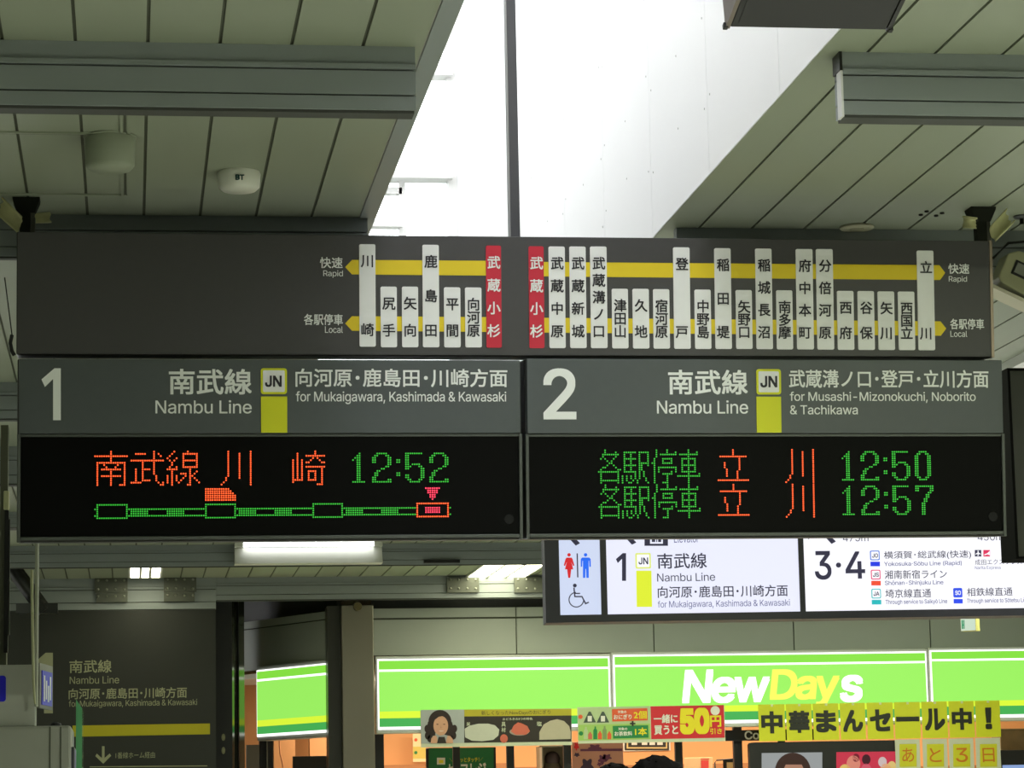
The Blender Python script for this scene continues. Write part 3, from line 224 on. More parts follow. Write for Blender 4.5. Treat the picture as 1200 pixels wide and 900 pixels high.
 'n': (0.41, '114,227 114,0 53,0 53,379 112,379 112,287 102,287 116,319 132,344 152,362 175,374 200,382 227,384 252,383 275,377 295,369 313,356 328,340 341,321 350,298 355,271 357,240 357,0 296,0 296,235 293,263 286,286 273,304 256,318 235,326 210,329 192,328 176,324 161,317 147,308 136,297 126,283 119,266 115,248 112,310', '1,0,2 3,2,0 6,3,0 0,38,6 3,6,4 10,32,31 9,33,32 32,10,9 8,34,33 33,9,8 6,38,37 5,6,37 37,36,5 36,35,5 7,5,35 35,34,7 34,8,7 12,29,13 29,12,30 11,30,12 28,14,29 13,29,14 24,23,22 22,21,24 24,21,25 21,20,25 20,19,25 26,25,19 19,18,26 18,17,26 27,26,17 17,16,27 28,27,16 16,15,28 14,28,15 30,11,31 10,31,11 5,7,39 6,5,39 4,6,39'),
 'o': (0.415, '207,-8 174,-5 144,3 117,16 93,35 72,58 56,85 44,116 37,150 34,187 37,225 44,260 56,291 72,318 93,341 117,360 144,374 174,382 207,384 241,382 271,374 299,360 323,341 343,318 359,291 371,260 379,225 381,187 379,150 371,116 359,85 343,58 323,35 299,16 271,3 241,-5 207,46 231,49 252,55 270,66 285,80 298,97 307,117 314,139 318,163 319,187 318,212 314,236 307,258 298,278 285,296 270,310 252,321 231,328 207,330 184,328 163,321 145,310 130,296 118,278 108,258 102,236 98,212 96,187 98,163 102,139 108,117 118,97 130,80 145,66 163,55 184,49', '7,6,66 66,65,7 8,7,65 65,64,8 9,8,64 64,63,9 63,62,9 10,9,62 62,61,10 11,10,61 61,60,11 12,11,60 0,36,1 36,71,1 1,71,2 71,70,2 3,2,70 69,3,70 57,56,15 16,15,56 56,55,16 55,17,16 3,69,4 69,68,4 5,4,68 68,67,5 6,5,67 66,6,67 12,60,59 13,12,59 59,58,13 14,13,58 58,57,14 57,15,14 18,54,53 18,53,19 37,35,34 38,37,34 34,33,38 39,38,33 51,21,52 21,20,52 53,52,20 19,53,20 30,29,42 43,42,29 29,28,43 44,43,28 28,27,44 45,44,27 46,45,27 27,26,46 47,46,26 26,25,47 48,47,25 25,24,48 39,33,32 40,39,32 32,31,40 41,40,31 31,30,41 30,42,41 48,24,49 24,23,49 50,49,23 23,22,50 51,50,22 21,51,22 36,0,35 35,37,36 54,18,55 17,55,18'),
 'p': (0.424, '53,-143 53,379 112,379 112,319 118,319 123,327 130,336 137,346 147,355 158,364 171,373 188,379 207,383 229,384 259,382 287,374 313,361 335,342 354,320 370,293 381,261 388,227 390,189 388,151 381,116 370,84 355,57 336,34 313,16 288,3 260,-6 229,-8 208,-7 189,-3 173,4 159,12 147,21 138,31 130,41 124,50 118,59 114,59 114,-143 220,47 242,49 262,55 279,66 294,80 306,97 316,117 323,139 327,163 328,189 327,215 323,239 316,261 307,281 295,298 280,311 262,322 243,328 220,330 198,328 178,322 161,312 147,299 134,282 125,263 118,241 114,216 113,189 114,162 118,138 125,115 135,95 147,78 162,65 179,55 198,49', '3,2,1 41,71,0 1,0,71 71,70,1 70,69,1 0,42,41 73,72,41 71,41,72 1,69,68 3,1,68 68,67,3 33,78,34 78,77,34 10,63,62 62,11,10 34,77,35 36,35,77 77,76,36 37,36,76 8,7,64 64,63,8 9,8,63 63,10,9 37,76,38 39,38,76 76,75,39 40,39,75 75,74,40 41,40,74 73,41,74 3,67,66 4,3,66 66,65,4 5,4,65 65,64,5 6,5,64 64,7,6 31,43,32 60,14,13 30,44,31 43,31,44 60,13,61 12,61,13 58,15,59 46,45,29 29,45,30 44,30,45 14,60,59 59,15,14 25,24,49 50,49,24 24,23,50 51,50,23 23,22,51 52,51,22 53,52,22 22,21,53 54,53,21 21,20,54 55,54,20 20,19,55 46,29,28 28,27,46 47,46,27 27,26,47 48,47,26 26,25,48 25,49,48 55,19,56 19,18,56 57,56,18 18,17,57 58,57,17 17,16,58 15,58,16 78,33,32 32,43,78 61,12,62 11,62,12'),
 'r': (0.259, '53,0 53,379 112,379 112,321 115,321 124,339 137,354 152,367 171,377 191,383 213,385 229,384 243,384 243,322 241,323 236,324 230,324 223,325 215,326 207,326 190,324 174,321 159,315 146,306 135,296 126,284 119,269 115,254 114,237 114,0', '29,28,0 1,0,28 28,27,1 3,1,27 1,3,2 4,25,24 24,23,4 5,4,23 3,27,26 26,25,3 25,4,3 9,20,19 19,10,9 8,21,20 20,9,8 16,11,17 18,17,11 13,12,14 15,14,12 11,16,15 15,12,11 10,19,18 18,11,10 5,23,22 6,5,22 22,21,6 7,6,21 21,8,7'),
 's': (0.365, '182,-8 157,-7 133,-3 112,3 93,12 76,24 62,38 50,54 41,73 36,94 94,107 101,87 111,72 124,60 141,52 160,47 181,45 206,47 227,53 244,62 258,74 265,88 268,103 266,115 262,126 254,136 243,144 229,150 212,155 149,170 118,180 92,192 72,208 58,227 50,249 47,274 49,295 55,314 65,332 79,347 95,360 115,370 137,378 161,383 187,384 212,383 234,379 254,372 271,363 286,352 299,339 309,324 318,308 324,290 268,277 262,291 254,304 243,316 228,325 210,331 187,333 166,331 147,326 131,317 119,305 111,292 109,277 110,264 115,253 124,243 136,235 152,229 172,223 229,209 261,200 287,187 306,171 320,153 328,131 331,107 329,85 323,65 312,47 298,31 281,18 260,6 236,-2 210,-7', '5,12,6 12,11,6 7,6,11 8,7,11 11,10,8 9,8,10 34,33,67 35,34,67 67,66,35 36,35,66 66,65,36 37,36,65 38,37,65 0,16,1 16,15,1 71,29,72 1,15,2 15,14,2 3,2,14 13,3,14 29,71,30 70,30,71 41,63,62 42,41,62 62,61,42 61,43,42 3,13,4 5,4,13 12,5,13 30,70,31 70,69,31 32,31,69 69,68,32 33,32,68 67,33,68 38,65,64 39,38,64 64,63,39 40,39,63 63,41,40 27,73,28 60,59,45 44,60,45 17,87,86 18,17,86 86,85,18 85,19,18 26,74,27 73,27,74 57,47,58 47,46,58 59,58,46 45,59,46 82,81,21 81,80,21 22,21,80 80,79,22 23,22,79 79,78,23 78,77,23 24,23,77 77,76,24 53,52,54 55,54,52 52,51,55 19,85,84 20,19,84 84,83,20 83,82,20 82,21,20 24,76,25 76,75,25 26,25,75 74,26,75 55,51,56 51,50,56 50,49,56 57,56,49 49,48,57 47,57,48 16,0,87 87,17,16 72,29,28 28,73,72 43,61,60 60,44,43'),
 't': (0.227, '204,379 204,327 6,327 6,379 65,471 126,471 126,98 127,83 130,70 136,61 144,55 156,51 170,50 175,50 180,50 185,51 191,52 197,53 202,54 213,2 207,0 200,-2 192,-3 184,-3 176,-4 168,-4 138,-1 113,7 92,21 77,41 68,64 65,93 126,379 126,327 65,327 65,379', '11,10,26 26,10,27 10,9,27 28,27,9 29,28,9 9,8,29 30,29,8 8,7,30 31,30,7 7,6,31 33,34,6 12,25,24 24,13,12 14,23,15 13,24,23 23,14,13 20,19,17 18,17,19 15,23,22 16,15,22 22,21,16 21,20,16 20,17,16 11,26,25 25,12,11 32,35,33 5,4,32 1,0,32 33,1,32 31,6,34 3,2,34 35,3,34 34,33,35 35,32,4'),
 'u': (0.41, '182,-5 158,-3 135,2 115,11 97,23 82,39 69,59 60,82 54,109 53,139 53,379 114,379 114,144 116,117 124,94 137,75 154,61 175,53 200,50 218,51 234,55 249,62 263,71 274,83 283,97 290,113 295,132 296,153 296,379 357,379 357,0 298,0 298,92 307,92 294,60 277,35 257,17 234,5 209,-3 298,70', '10,9,12 12,11,10 17,0,18 0,17,1 16,1,17 1,16,2 3,2,16 15,3,16 3,15,4 5,4,15 15,14,5 6,5,14 7,6,14 14,13,7 8,7,13 9,8,13 12,9,13 19,38,37 37,20,19 20,37,36 21,20,36 36,35,21 35,22,21 30,33,31 32,33,25 26,25,33 27,26,33 33,30,27 30,29,27 28,27,29 22,35,34 23,22,34 34,32,23 24,23,32 32,25,24 18,0,38 38,19,18 32,34,39 33,32,39 31,33,39'),
 'v': (0.389, '163,0 17,379 84,379 165,155 173,132 180,110 187,87 193,64 199,42 206,21 184,21 191,42 197,64 203,87 209,110 216,132 224,155 305,379 371,379 226,0 195,57', '3,0,4 0,3,1 2,1,3 6,11,7 10,11,0 11,6,0 6,5,0 4,0,5 12,8,13 16,15,19 19,18,16 18,17,16 8,9,19 13,8,19 14,13,19 19,15,14 10,0,19 19,9,10 11,10,9 9,8,11 11,8,20 8,12,20 7,11,20'),
 'w': (0.567, '138,0 23,379 87,379 133,214 140,190 147,164 154,137 161,107 168,75 175,41 165,41 172,74 179,105 186,135 192,163 199,189 206,214 252,379 316,379 362,214 368,189 375,163 382,136 388,106 395,75 402,41 391,41 399,75 406,106 413,135 420,163 427,189 434,214 480,379 545,379 429,0 368,0 319,172 305,225 300,243 295,262 291,280 277,338 291,338 277,280 272,262 267,243 263,225 258,207 253,189 248,172 199,0 170,65 397,66 284,309', '2,1,3 4,0,5 3,1,0 0,4,3 10,9,52 10,8,0 8,7,0 7,6,0 5,0,6 14,13,50 50,15,14 15,50,49 16,15,49 49,48,16 48,47,16 47,46,16 46,45,16 45,44,16 10,0,51 9,10,51 11,9,51 12,11,51 51,50,12 50,13,12 42,54,43 22,21,37 21,20,37 19,37,20 37,19,38 39,38,19 40,39,19 41,40,19 43,41,19 19,18,43 42,43,18 23,26,24 26,25,53 25,27,53 34,33,32 30,29,35 31,30,35 35,34,31 34,32,31 27,25,35 28,27,35 35,29,28 35,25,36 25,26,36 26,23,36 37,36,23 22,37,23 54,42,44 16,44,42 17,16,42 42,18,17 9,11,52 8,10,52 24,26,53 41,43,54'),
 'x': (0.379, '21,0 171,218 171,171 29,379 100,379 147,306 159,287 170,270 179,253 188,237 198,221 207,206 175,206 185,221 194,237 202,253 211,270 222,287 233,306 282,379 352,379 209,169 209,214 358,0 287,0 231,85 219,103 209,120 200,136 191,152 182,167 173,182 205,182 195,167 187,152 178,136 170,120 160,103 148,85 91,0 155,195 191,232 224,192 189,156', '5,4,3 0,39,38 1,2,31 31,12,1 2,35,34 34,30,2 31,2,30 1,12,13 13,9,1 9,8,1 35,2,36 37,36,2 38,37,2 0,38,2 2,1,40 5,3,1 6,5,1 7,6,1 1,8,7 21,11,32 27,21,28 29,28,21 33,29,21 21,32,33 16,22,17 19,18,20 24,23,25 20,18,22 17,22,18 21,27,26 26,25,21 25,23,21 21,23,42 21,42,22 11,21,22 10,11,22 14,10,22 15,14,22 22,16,15 33,30,43 31,30,33 33,32,31 12,31,32 32,11,12 13,12,11 11,10,13 13,10,41 1,3,40 0,2,40 10,14,41 9,13,41 20,22,42 30,34,43 29,33,43'),
 'y': (0.389, '47,-139 61,-86 71,-87 83,-89 94,-90 104,-89 113,-86 122,-81 130,-74 138,-64 145,-51 151,-36 163,-1 17,379 84,379 165,155 173,132 180,109 187,87 193,64 199,42 206,21 184,21 190,42 196,64 202,87 209,110 216,132 224,155 305,379 371,379 204,-58 196,-77 187,-93 177,-107 165,-119 153,-128 139,-136 125,-141 109,-144 91,-145 82,-145 73,-144 65,-143 57,-142 52,-140 194,59', '45,1,0 41,3,42 43,42,3 2,43,3 45,44,43 43,2,45 1,45,2 4,40,39 5,4,39 5,39,38 6,5,38 38,37,6 7,6,37 40,4,41 3,41,4 22,23,12 23,18,12 18,17,12 16,12,17 46,20,24 20,25,24 26,21,27 29,28,30 30,28,21 27,21,28 30,21,31 25,20,21 21,26,25 31,21,12 22,12,21 21,20,22 23,22,20 20,46,23 18,23,19 7,37,36 36,35,7 8,7,35 35,34,8 9,8,34 34,33,9 10,9,33 33,32,10 32,31,10 11,10,31 31,12,11 16,15,12 14,13,15 15,13,12 19,23,46'),
 'z': (0.38, '42,0 42,46 254,320 254,323 48,323 48,379 333,379 333,331 126,60 126,56 339,56 339,0', '1,0,9 9,8,1 1,8,2 3,2,7 7,2,8 3,7,6 9,0,11 11,10,9 5,4,3 3,6,5'),
 'ō': (0.415, '207,-8 174,-5 144,3 117,16 93,35 72,58 56,85 44,116 37,150 34,187 37,225 44,260 56,291 72,318 93,341 117,360 144,374 174,382 207,384 241,382 271,374 299,360 323,341 343,318 359,291 371,260 379,225 381,187 379,150 371,116 359,85 343,58 323,35 299,16 271,3 241,-5 207,46 231,49 252,55 270,66 285,80 298,97 307,117 314,139 318,163 319,187 318,212 314,236 307,258 298,278 285,296 270,310 252,321 231,328 207,330 184,328 163,321 145,310 130,296 118,278 108,258 102,236 98,212 96,187 98,163 102,139 108,117 118,97 130,80 145,66 163,55 184,49 302,506 302,458 113,458 113,506', '7,6,66 66,65,7 8,7,65 65,64,8 9,8,64 64,63,9 63,62,9 10,9,62 62,61,10 11,10,61 61,60,11 12,11,60 0,36,1 36,71,1 1,71,2 71,70,2 3,2,70 70,69,3 57,56,15 16,15,56 56,55,16 55,17,16 3,69,4 69,68,4 5,4,68 68,67,5 6,5,67 66,6,67 12,60,59 13,12,59 59,58,13 14,13,58 58,57,14 57,15,14 18,54,53 18,53,19 37,35,34 38,37,34 34,33,38 39,38,33 51,21,52 21,20,52 53,52,20 19,53,20 30,29,42 43,42,29 29,28,43 44,43,28 28,27,44 45,44,27 46,45,27 27,26,46 47,46,26 26,25,47 48,47,25 25,24,48 39,33,32 40,39,32 32,31,40 41,40,31 31,30,41 30,42,41 48,24,49 24,23,49 50,49,23 23,22,50 51,50,22 21,51,22 36,0,35 35,37,36 54,18,55 17,55,18 75,74,73 73,72,75'),
 ' ': (0.188, '', ''),
}
LATIN = {k: (a, [tuple(int(t) / 1000 for t in q.split(',')) for q in v.split()], [[int(t) for t in q.split(',')] for q in p.split()]) for k, (a, v, p) in LATIN.items()}
LATIN['・'] = (.26, [(.13 + .05 * math.cos(math.pi * k / 6), .26 + .05 * math.sin(math.pi * k / 6)) for k in range(12)], [list(range(12))])
_tc = bpy.data.curves.new('lettering_source', 'FONT'); _to = bpy.data.objects.new('lettering_source', _tc)
_GL = {}
def glyphs(s, bold=0.0, shear=0.0, track=0.0):
    """points and faces of a line of lettering; bold strikes the outline several times, side by side"""
    k = (s, bold, shear, track)
    if k in _GL: return _GL[k]
    if all(c in LATIN for c in s):
        vs, fs, x = [], [], 0.0
        for c in s:
            a, v, p = LATIN[c]; o = len(vs)
            vs += [(x + q[0], q[1]) for q in v]; fs += [[i + o for i in q] for q in p]; x += a + track - .018
    elif '・' in s:                                    # middle dots set half width between full-width words
        vs, fs, x = [], [], 0.0
        for i, q in enumerate(s.split('・')):
            if i:
                o = len(vs); vs += [(x + .25 + .085 * math.cos(math.pi * k / 8), .38 + .085 * math.sin(math.pi * k / 8)) for k in range(16)]; fs.append([o + k for k in range(16)]); x += .5
            v, p = glyphs(q); o = len(vs); vs += [(x + a, b) for a, b, _ in v]; fs += [[t + o for t in f] for f in p]; x += len(q)
    else:
        _tc.body = s; _tc.resolution_u = 3; _tc.fill_mode = 'FRONT'
        me = bpy.data.meshes.new_from_object(_to)
        vs = [(v.co.x, v.co.y) for v in me.vertices]; fs = [list(p.vertices) for p in me.polygons]
        bpy.data.meshes.remove(me)
    vs = [(a + shear * b, b) for a, b in vs]
    if not bold: vs = [(a, b, 0) for a, b in vs]
    else:
        vs = [v[:2] for v in vs]
        n = len(vs); V, Fs = [], []
        steps = [(dx, dy) for dx in (-1, 1) for dy in (-1, 1)] if bold < .025 else [(dx, dy) for dx in (-1, -.33, .33, 1) for dy in (-1, 0, 1)]
        for i, (dx, dy) in enumerate(steps):
            V += [(a + dx * bold, b + dy * bold, i) for a, b in vs]; Fs += [[q + n * i for q in f] for f in fs]
        vs, fs = V, Fs
    _GL[k] = (vs, fs)
    return _GL[k]
def put(mb, s, box, y=-.002, bold=0.0, shear=0.0, track=0.0):
    """lettering s filling box (u0 v0 u1 v1)"""
    vs, fs = glyphs(s, bold, shear, track)
    x0, x1 = min(v[0] for v in vs), max(v[0] for v in vs); y0, y1 = min(v[1] for v in vs), max(v[1] for v in vs)
    u0, v0, u1, v1 = box
    mb.add([(u0 + (a - x0) / (x1 - x0) * (u1 - u0), y - .00025 * i, v0 + (b - y0) / (y1 - y0) * (v1 - v0)) for a, b, i in vs], fs)
def put_char(mb, ch, cx, cv, em, y=-.002, bold=0.0):
    vs, fs = glyphs(ch, bold)
    mb.add([(cx + (a - .5) * em, y - .00025 * i, cv + (b - .38) * em) for a, b, i in vs], fs)
def words(name, s, box, m, parent, y=-.002, bold=0.0, shear=0.0, label=None, track=0.0):
    mb = MB(); put(mb, s, box, y, bold, shear, track); o = mb.build(name, m, parent)
    if label: o['label'] = label
    return o

# ================================================================== THE HALL
CZ = 3.9                                              # ceiling height
XL, XR, XR2, XR3 = .942, 2.105, 4.66, 5.85            # skylight slots between XL..XR and XR2..XR3
YE, YW = 17.7, 27.45                                  # end of the skylight, shop front
f = MB(); f.box(-9, 13, -9, 34, -.1, 0); struct(f.build('floor', M_FLOOR))
f = MB(); f.box(-9.1, -9, -9, 34, 0, CZ + .3); struct(f.build('wall_left', M_WALL))
f = MB(); f.box(13, 13.1, -9, 34, 0, CZ + .3); struct(f.build('wall_right', M_WALL))
f = MB(); f.box(-9, 13, -9.1, -9, 0, CZ + .3); struct(f.build('wall_back', M_WALL))
def ceiling(name, x0, x1, y0, y1, first, pitch=.2145, gap=.011):
    b = MB(); xs = [x0]; x = first
    while x < x1 - .02:
        if x > x0 + .02: xs.append(x)
        x += pitch
    xs.append(x1)
    for a, c in zip(xs, xs[1:]):
        b.box(a + (gap / 2 if a > x0 else 0), c - (gap / 2 if c < x1 else 0), y0, y1, CZ, CZ + .03)
    b.m = 1; b.box(x0 + .02, x1 - .02, y0, y1, CZ + .007, CZ + .2)
    return struct(b.build(name, [M_PLANK, M_GAP]))
g0 = -.163 - .2145 * 41
ceiling('ceiling', -9, XL - .065, -9, YE, g0)
ceiling('ceiling.001', XR, XR2 - .1, -9, YE, 2.252)
ceiling('ceiling.002', -9, 13, YE, 33, g0, gap=.014)
YO, XO = 10.7, 9.0                                   # from YO on the right slot widens unseen to XO, added to brighten nearby planks
ceiling('ceiling.003', XR3, 13, -9, YO, XR3 + .2)
ceiling('ceiling.004', XO, 13, YO + .01, YE, XO + .2)
t = MB(); t.box(XL - .06, XL, -9, YE, CZ - .004, CZ + .25); struct(t.build('trim_1', M_BEAM))
t = MB(); t.box(XR2 - .1, XR2, -9, YE, CZ - .05, CZ + .25); struct(t.build('trim_2', M_WFRAME))
# skylight wells: white panelled walls standing on the ceiling edges, open to the sky
def well_wall(name, x, side, joints, z1=7.1, screws=True, y0=-9, y1=YE):
    b = MB(); ys = [y0] + [j for j in joints if y0 + .1 < j < y1 - .1] + [y1 + .02]; x -= side * .004
    for a, c in zip(ys, ys[1:]):
        b.box(min(x, x + side * .05), max(x, x + side * .05), a + .002, c - .002, CZ + .002, z1)
    b.m = 1; b.box(min(x + side * .008, x + side * .08), max(x + side * .008, x + side * .08), y0, y1, CZ + .002, z1)
    if screws:
        for j in joints:
            for z in (4.2, 4.55, 4.95, 5.4):
                for dy in (-.05, .05):
                    zz = z + random.uniform(-.05, .05); b.tube([(x - side * .0015, j + dy, zz), (x + side * .01, j + dy, zz)], .0042, 8)
            for z in (4.3, 4.6, 5.0): zz = z + random.uniform(-.1, .1); b.tube([(x - side * .0015, j + .55, zz), (x + side * .01, j + .55, zz)], .0042, 8)
    return struct(b.build(name, [M_WHITE, M_SCREW]))
J = [8.66 + 1.13 * k for k in range(-10, 9)]
well_wall('wall_skylight_right', XR, 1, J)
well_wall('wall_skylight_left', XL, -1, J, screws=False)
well_wall('wall_skylight_far_right', XR3, 1, J, screws=False, y1=YO - .02)
well_wall('wall_skylight_added_right', XO, 1, J, screws=False, y0=YO)
b = MB(); b.box(XR3 + .1, XO, YO - .06, YO, CZ + .002, 7.1); struct(b.build('wall_skylight_added_step', M_WHITE))
b = MB(); b.box(XR2 + .01, XO, YE + .03, YE + .1, CZ + .2, 7.1); struct(b.build('wall_skylight_end', M_WHITE))
well_wall('wall_skylight_far_left', XR2, -1, J, screws=False)
# glazed end wall of the skylight
b = MB()
def fr(x0, y0, x1, y1, d=.12):
    p, q = atY(x0, y1, YE), atY(x1, y0, YE); b.box(p.x, q.x, YE - d, YE, p.z, q.z)
fr(330, 205, 527, 213, .16); fr(330, 84, 527, 92, .16); fr(468, 213, 474, 330, .06); fr(330, 263, 470, 268, .10)
fr(330, 222, 470, 228, .06); b.box(XL, XR, YE - .12, YE, CZ + .2, CZ + .34); b.box(XL, XR, YE - .16, YE, 6.95, 7.1)
b.box(XR - .06, XR, YE - .1, YE, CZ + .2, 7.1); b.box(XL, XL + .06, YE - .1, YE, CZ + .2, 7.1)
struct(b.build('window_frame_1', M_WFRAME)).name = 'window_1'
b = MB(); b.box(XL, XR, YE + .01, YE + .02, CZ + .2, 7.1); struct(b.build('window_2', M_GLASS))
# light rails / beams across the ceiling
def beam(n, Y, x0, x1, d, w=.09, white_end=None):
    b = MB(); z = CZ
    b.box(x0, x1, Y, Y + w, z - d * .26, z)
    b.box(x0, x1, Y - .008, Y + w, z - d * .345, z - d * .27)
    b.box(x0, x1, Y, Y + w, z - d * .73, z - d * .37)
    b.box(x0, x1, Y, Y + w, z - d * .955, z - d * .755)
    b.m = 1; b.box(x0 + .004, x1 - .004, Y + .012, Y + w - .01, z - d, z)
    struct(b.build('trim_%d' % n, [M_BEAM, M_BEAM2]))
beam(3, 8.15, -9, atY(487, 100, 8.15).x, .205, .09)
beam(4, 8.12, atY(988, 100, 8.12).x, 4.5, .205, .10)
x4 = atY(988, 100, 8.12).x; b = MB(); b.box(x4 - .008, x4 - .001, 8.115, 8.165, CZ - .205, CZ - .06); b.m = 1; b.box(x4 - .01, x4 - .001, 8.115, 8.20, CZ - .059, CZ)
struct(b.build('trim_19', [M_WFRAME, M_BLACKM]))
beam(5, 10.58, -9, XL - .03, .17, .06)
beam(6, 10.72, 2.16, 4.5, .20, .06)
beam(7, 14.74, -9, XL - .03, .20, .08)
beam(8, 17.3, -9, XL - .03, .24, .1)
beam(9, 21.0, -9, 12, .12, .2)
beam(10, 23.64, -9, 12, .19, .04)
xB = atY(253, 712, 26.9).x
beam(11, 26.9, -9, xB, .31, .1)
beam(12, 26.9, xB + .002, 12, .225, .1)
# inspection hatch frame in the left ceiling
b = MB()
hx0, hx1 = -1.2, .0; hy1 = atZ(70, 228, CZ).y; hy0 = 8.4
for x0, x1, y0, y1 in ((hx0, hx1, hy1 - .02, hy1), (hx1 - .012, hx1, hy0, hy1), (hx1 - .035, hx1 - .025, hy0, hy1), (hx0, hx1 - .05, 9.27, 9.285)):
    b.box(x0, x1, y0, y1, CZ - .006, CZ)
b.m = 1
for x0, x1, y0, y1 in ((hx0, hx1 - .05, 9.286, 9.296), (hx1 - .023, hx1 - .014, hy0, hy1), (hx0, hx1, hy1 + .001, hy1 + .007)): b.box(x0, x1, y0, y1, CZ - .004, CZ)
struct(b.build('trim_13', [M_PLANK, M_GAP]))

# ------------------------------------------------------------------ shop wall and shop interior shell
M_PANEL = mat('white_wall_panel', (164, 170, 160), .5, noise=.03)
M_SHOPW = mat('peach_shop_wall', (214, 158, 104), .6, noise=.04, scale=3)
M_SHOPD = mat('brown_shop_shelf', (150, 100, 62), .6)
W = Plane((0, YW, 0))
xC = W.uv(437, 760)[0]                                # right side of the steel column
xch = atY(386, 760, YW).x                             # where the slanted corner begins
def zY(px, py, Y): return atY(px, py, Y).z
zt = CZ; zb = zY(620, 766, YW)
b = MB()
for a, c in ((437, 605), (605, 766), (766, 930), (930, 1090), (1090, 1260), (1260, 1420)):
    b.box(W.uv(a, 740)[0] + .006, W.uv(c, 740)[0] - .006, YW, YW + .1, zb, zY(620, 724, YW) - .005)
    b.box(W.uv(a, 740)[0] + .006, W.uv(c, 740)[0] - .006, YW, YW + .1, zY(620, 723, YW) + .005, zY(620, 711.5, YW))
b.m = 1; b.box(xC, 13, YW + .02, YW + .12, zb, zY(620, 712, YW)); b.m = 2; b.box(xC, 13, YW + .09, YW + .13, zY(620, 712.2, YW), zt)  # dark strip paints the shade of the gap above the panels
struct(b.build('wall_shop_front', [M_PANEL, M_GAP, M_CASE_D]))
b = MB(); b.box(-1.2, 13, YW + 3.3, YW + 3.4, 0, zt); struct(b.build('wall_shop_back', M_SHOPW))
b = MB(); b.prism_z([(xch + .25, YW + .13), (13, YW + .13), (13, YW + 3.3), (xch - 1.4, YW + 3.3)], 3.05, 3.1); struct(b.build('ceiling_shop', mat('shop_ceiling', (230, 220, 205), .6)))
for x in (2.6, 4.6, 6.6, 8.8):
    lamp(x, YW + 1.6, 3.02, 75, 1.2, .3, (1.0, .80, .58))
# slanted corner wall left of the column
dch = Vector((-.53, 1.0)).normalized()
yawc = math.atan2(-dch.y, -dch.x)                     # board's u axis runs from far left to near right
CH = Plane((xch, YW, 0), yaw=yawc)
b = MB()
b.box(-2.0, -.0, 0, .1, CH.uv(340, 781)[1], CH.uv(340, 732)[1]); b.box(-2.0, 0, 0, .1, CH.uv(340, 731)[1] + .004, CH.uv(340, 722)[1])
b.m = 1; b.box(-2.0, 0, .02, .12, CH.uv(340, 781)[1], CH.uv(340, 722.2)[1]); b.m = 2; b.box(-2.0, 0, .09, .13, CH.uv(340, 722.4)[1], CZ)  # dark upper strip is gap shade put into colour
o = struct(b.build('wall_shop_corner', [M_PANEL, M_GAP, M_CASE_D])); o.matrix_world = CH.matrix()
# steel column
M_STEEL = mat('brushed_steel', (122, 118, 104), .38, metal=.7, noise=.08, scale=3)
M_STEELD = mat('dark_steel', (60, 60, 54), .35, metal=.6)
cY = 26.99
o = thing('steel_column', 'brushed steel column between the two nearest green shop sign panels, at their left', 'column', (atY(412, 800, cY).x, cY + .1, 0))
p0, p1 = atY(401, 800, cY).x - o.location.x, atY(438.5, 800, cY).x - o.location.x
b = MB(); b.box(p0, p1, -.1, .3, 0, 3.63); b.build('shaft', M_STEEL, o, .008)
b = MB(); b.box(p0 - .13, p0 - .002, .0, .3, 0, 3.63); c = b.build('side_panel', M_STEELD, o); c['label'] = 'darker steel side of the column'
q = atY(419, 711, cY); b = MB(); b.tube([(q.x - o.location.x, -.1, q.z), (q.x - o.location.x, -.14, q.z)], [.045, .04], 20); b.build('round_cap', mat('bronze_cap', (110, 100, 70), .3, metal=.8), o)
# dark metal recess between the wall sign and the slanted shop corner
b = MB(); tn = math.tan(math.radians(52))
xa_, xb_, xc_, xd_, xe_ = (atY(q, 800, 27.2).x for q in (253, 272, 279, 280.5, 287))
b.box(xa_, xb_, 27.2, 28.9, 0, CZ)
yk = 27.2
for a, c in ((xb_ + .001, xc_), (xd_, xe_)):
    b.m = 1; b.prism_z([(a, yk), (c, yk + (c - a) * tn), (c, yk + (c - a) * tn + .1), (a, yk + .1)], 0, CZ); yk += .04
b.m = 0; b.prism_z([(xc_ + .001, 27.32), (xd_ - .001, 27.32), (xd_ - .001, 27.6), (xc_ + .001, 27.6)], 0, CZ)
struct(b.build('trim_14', [M_BLACKM, mat('polished_metal', (130, 132, 122), .10, metal=.95)]))

# ================================================================== MAIN SIGN ASSEMBLY
S = Plane((-.4044, 10.15, 2.5995), yaw=.0104, tilt=.0837, roll=-.0010)
def board_box(b, x0, y0, x1, y1): return b.box(x0, y0, x1, y1)
# --- upper route map board
P = S.at(592, 418.2)
rm = thing('route_map_board', 'wide charcoal route map board with white and red station strips above both departure displays', 'sign', P)
u0, v0, u1, v1 = P.uv(19.2, 345)[0], .004, P.uv(1163.5, 345)[0], (P.uv(18.5, 270)[1] + P.uv(1160, 283)[1]) / 2
b = MB(); b.box(u0 + .004, u1 - .012, 0.0, .012, v0 + .003, v1 - .003); b.build('face_panel', M_SIGN, rm)
b = MB(); b.box(u0, u1 - .008, .012, .20, v0, v1); b.build('case', M_CASE_D, rm, .004)
b = MB(); b.box(u1 - .011, u1, -.004, .19, v0, v1); c = b.build('end_trim', mat('tan_edge', (150, 135, 118), .4, metal=.4), rm); c['label'] = 'pale metal right edge trim'
def band(pts, label):
    b = MB(); b.prism(P.poly(pts), -.0015, 0); o = b.build('line_band', M_YEL, rm); o['label'] = label
band([(404.5, 313), (412.5, 304.6), (571, 305.6), (571, 323), (412.5, 321.6)], 'upper yellow rapid line pointing left')
band([(404.5, 379), (412.5, 370.6), (571, 371.6), (571, 389), (412.5, 387.6)], 'lower yellow local line pointing left')
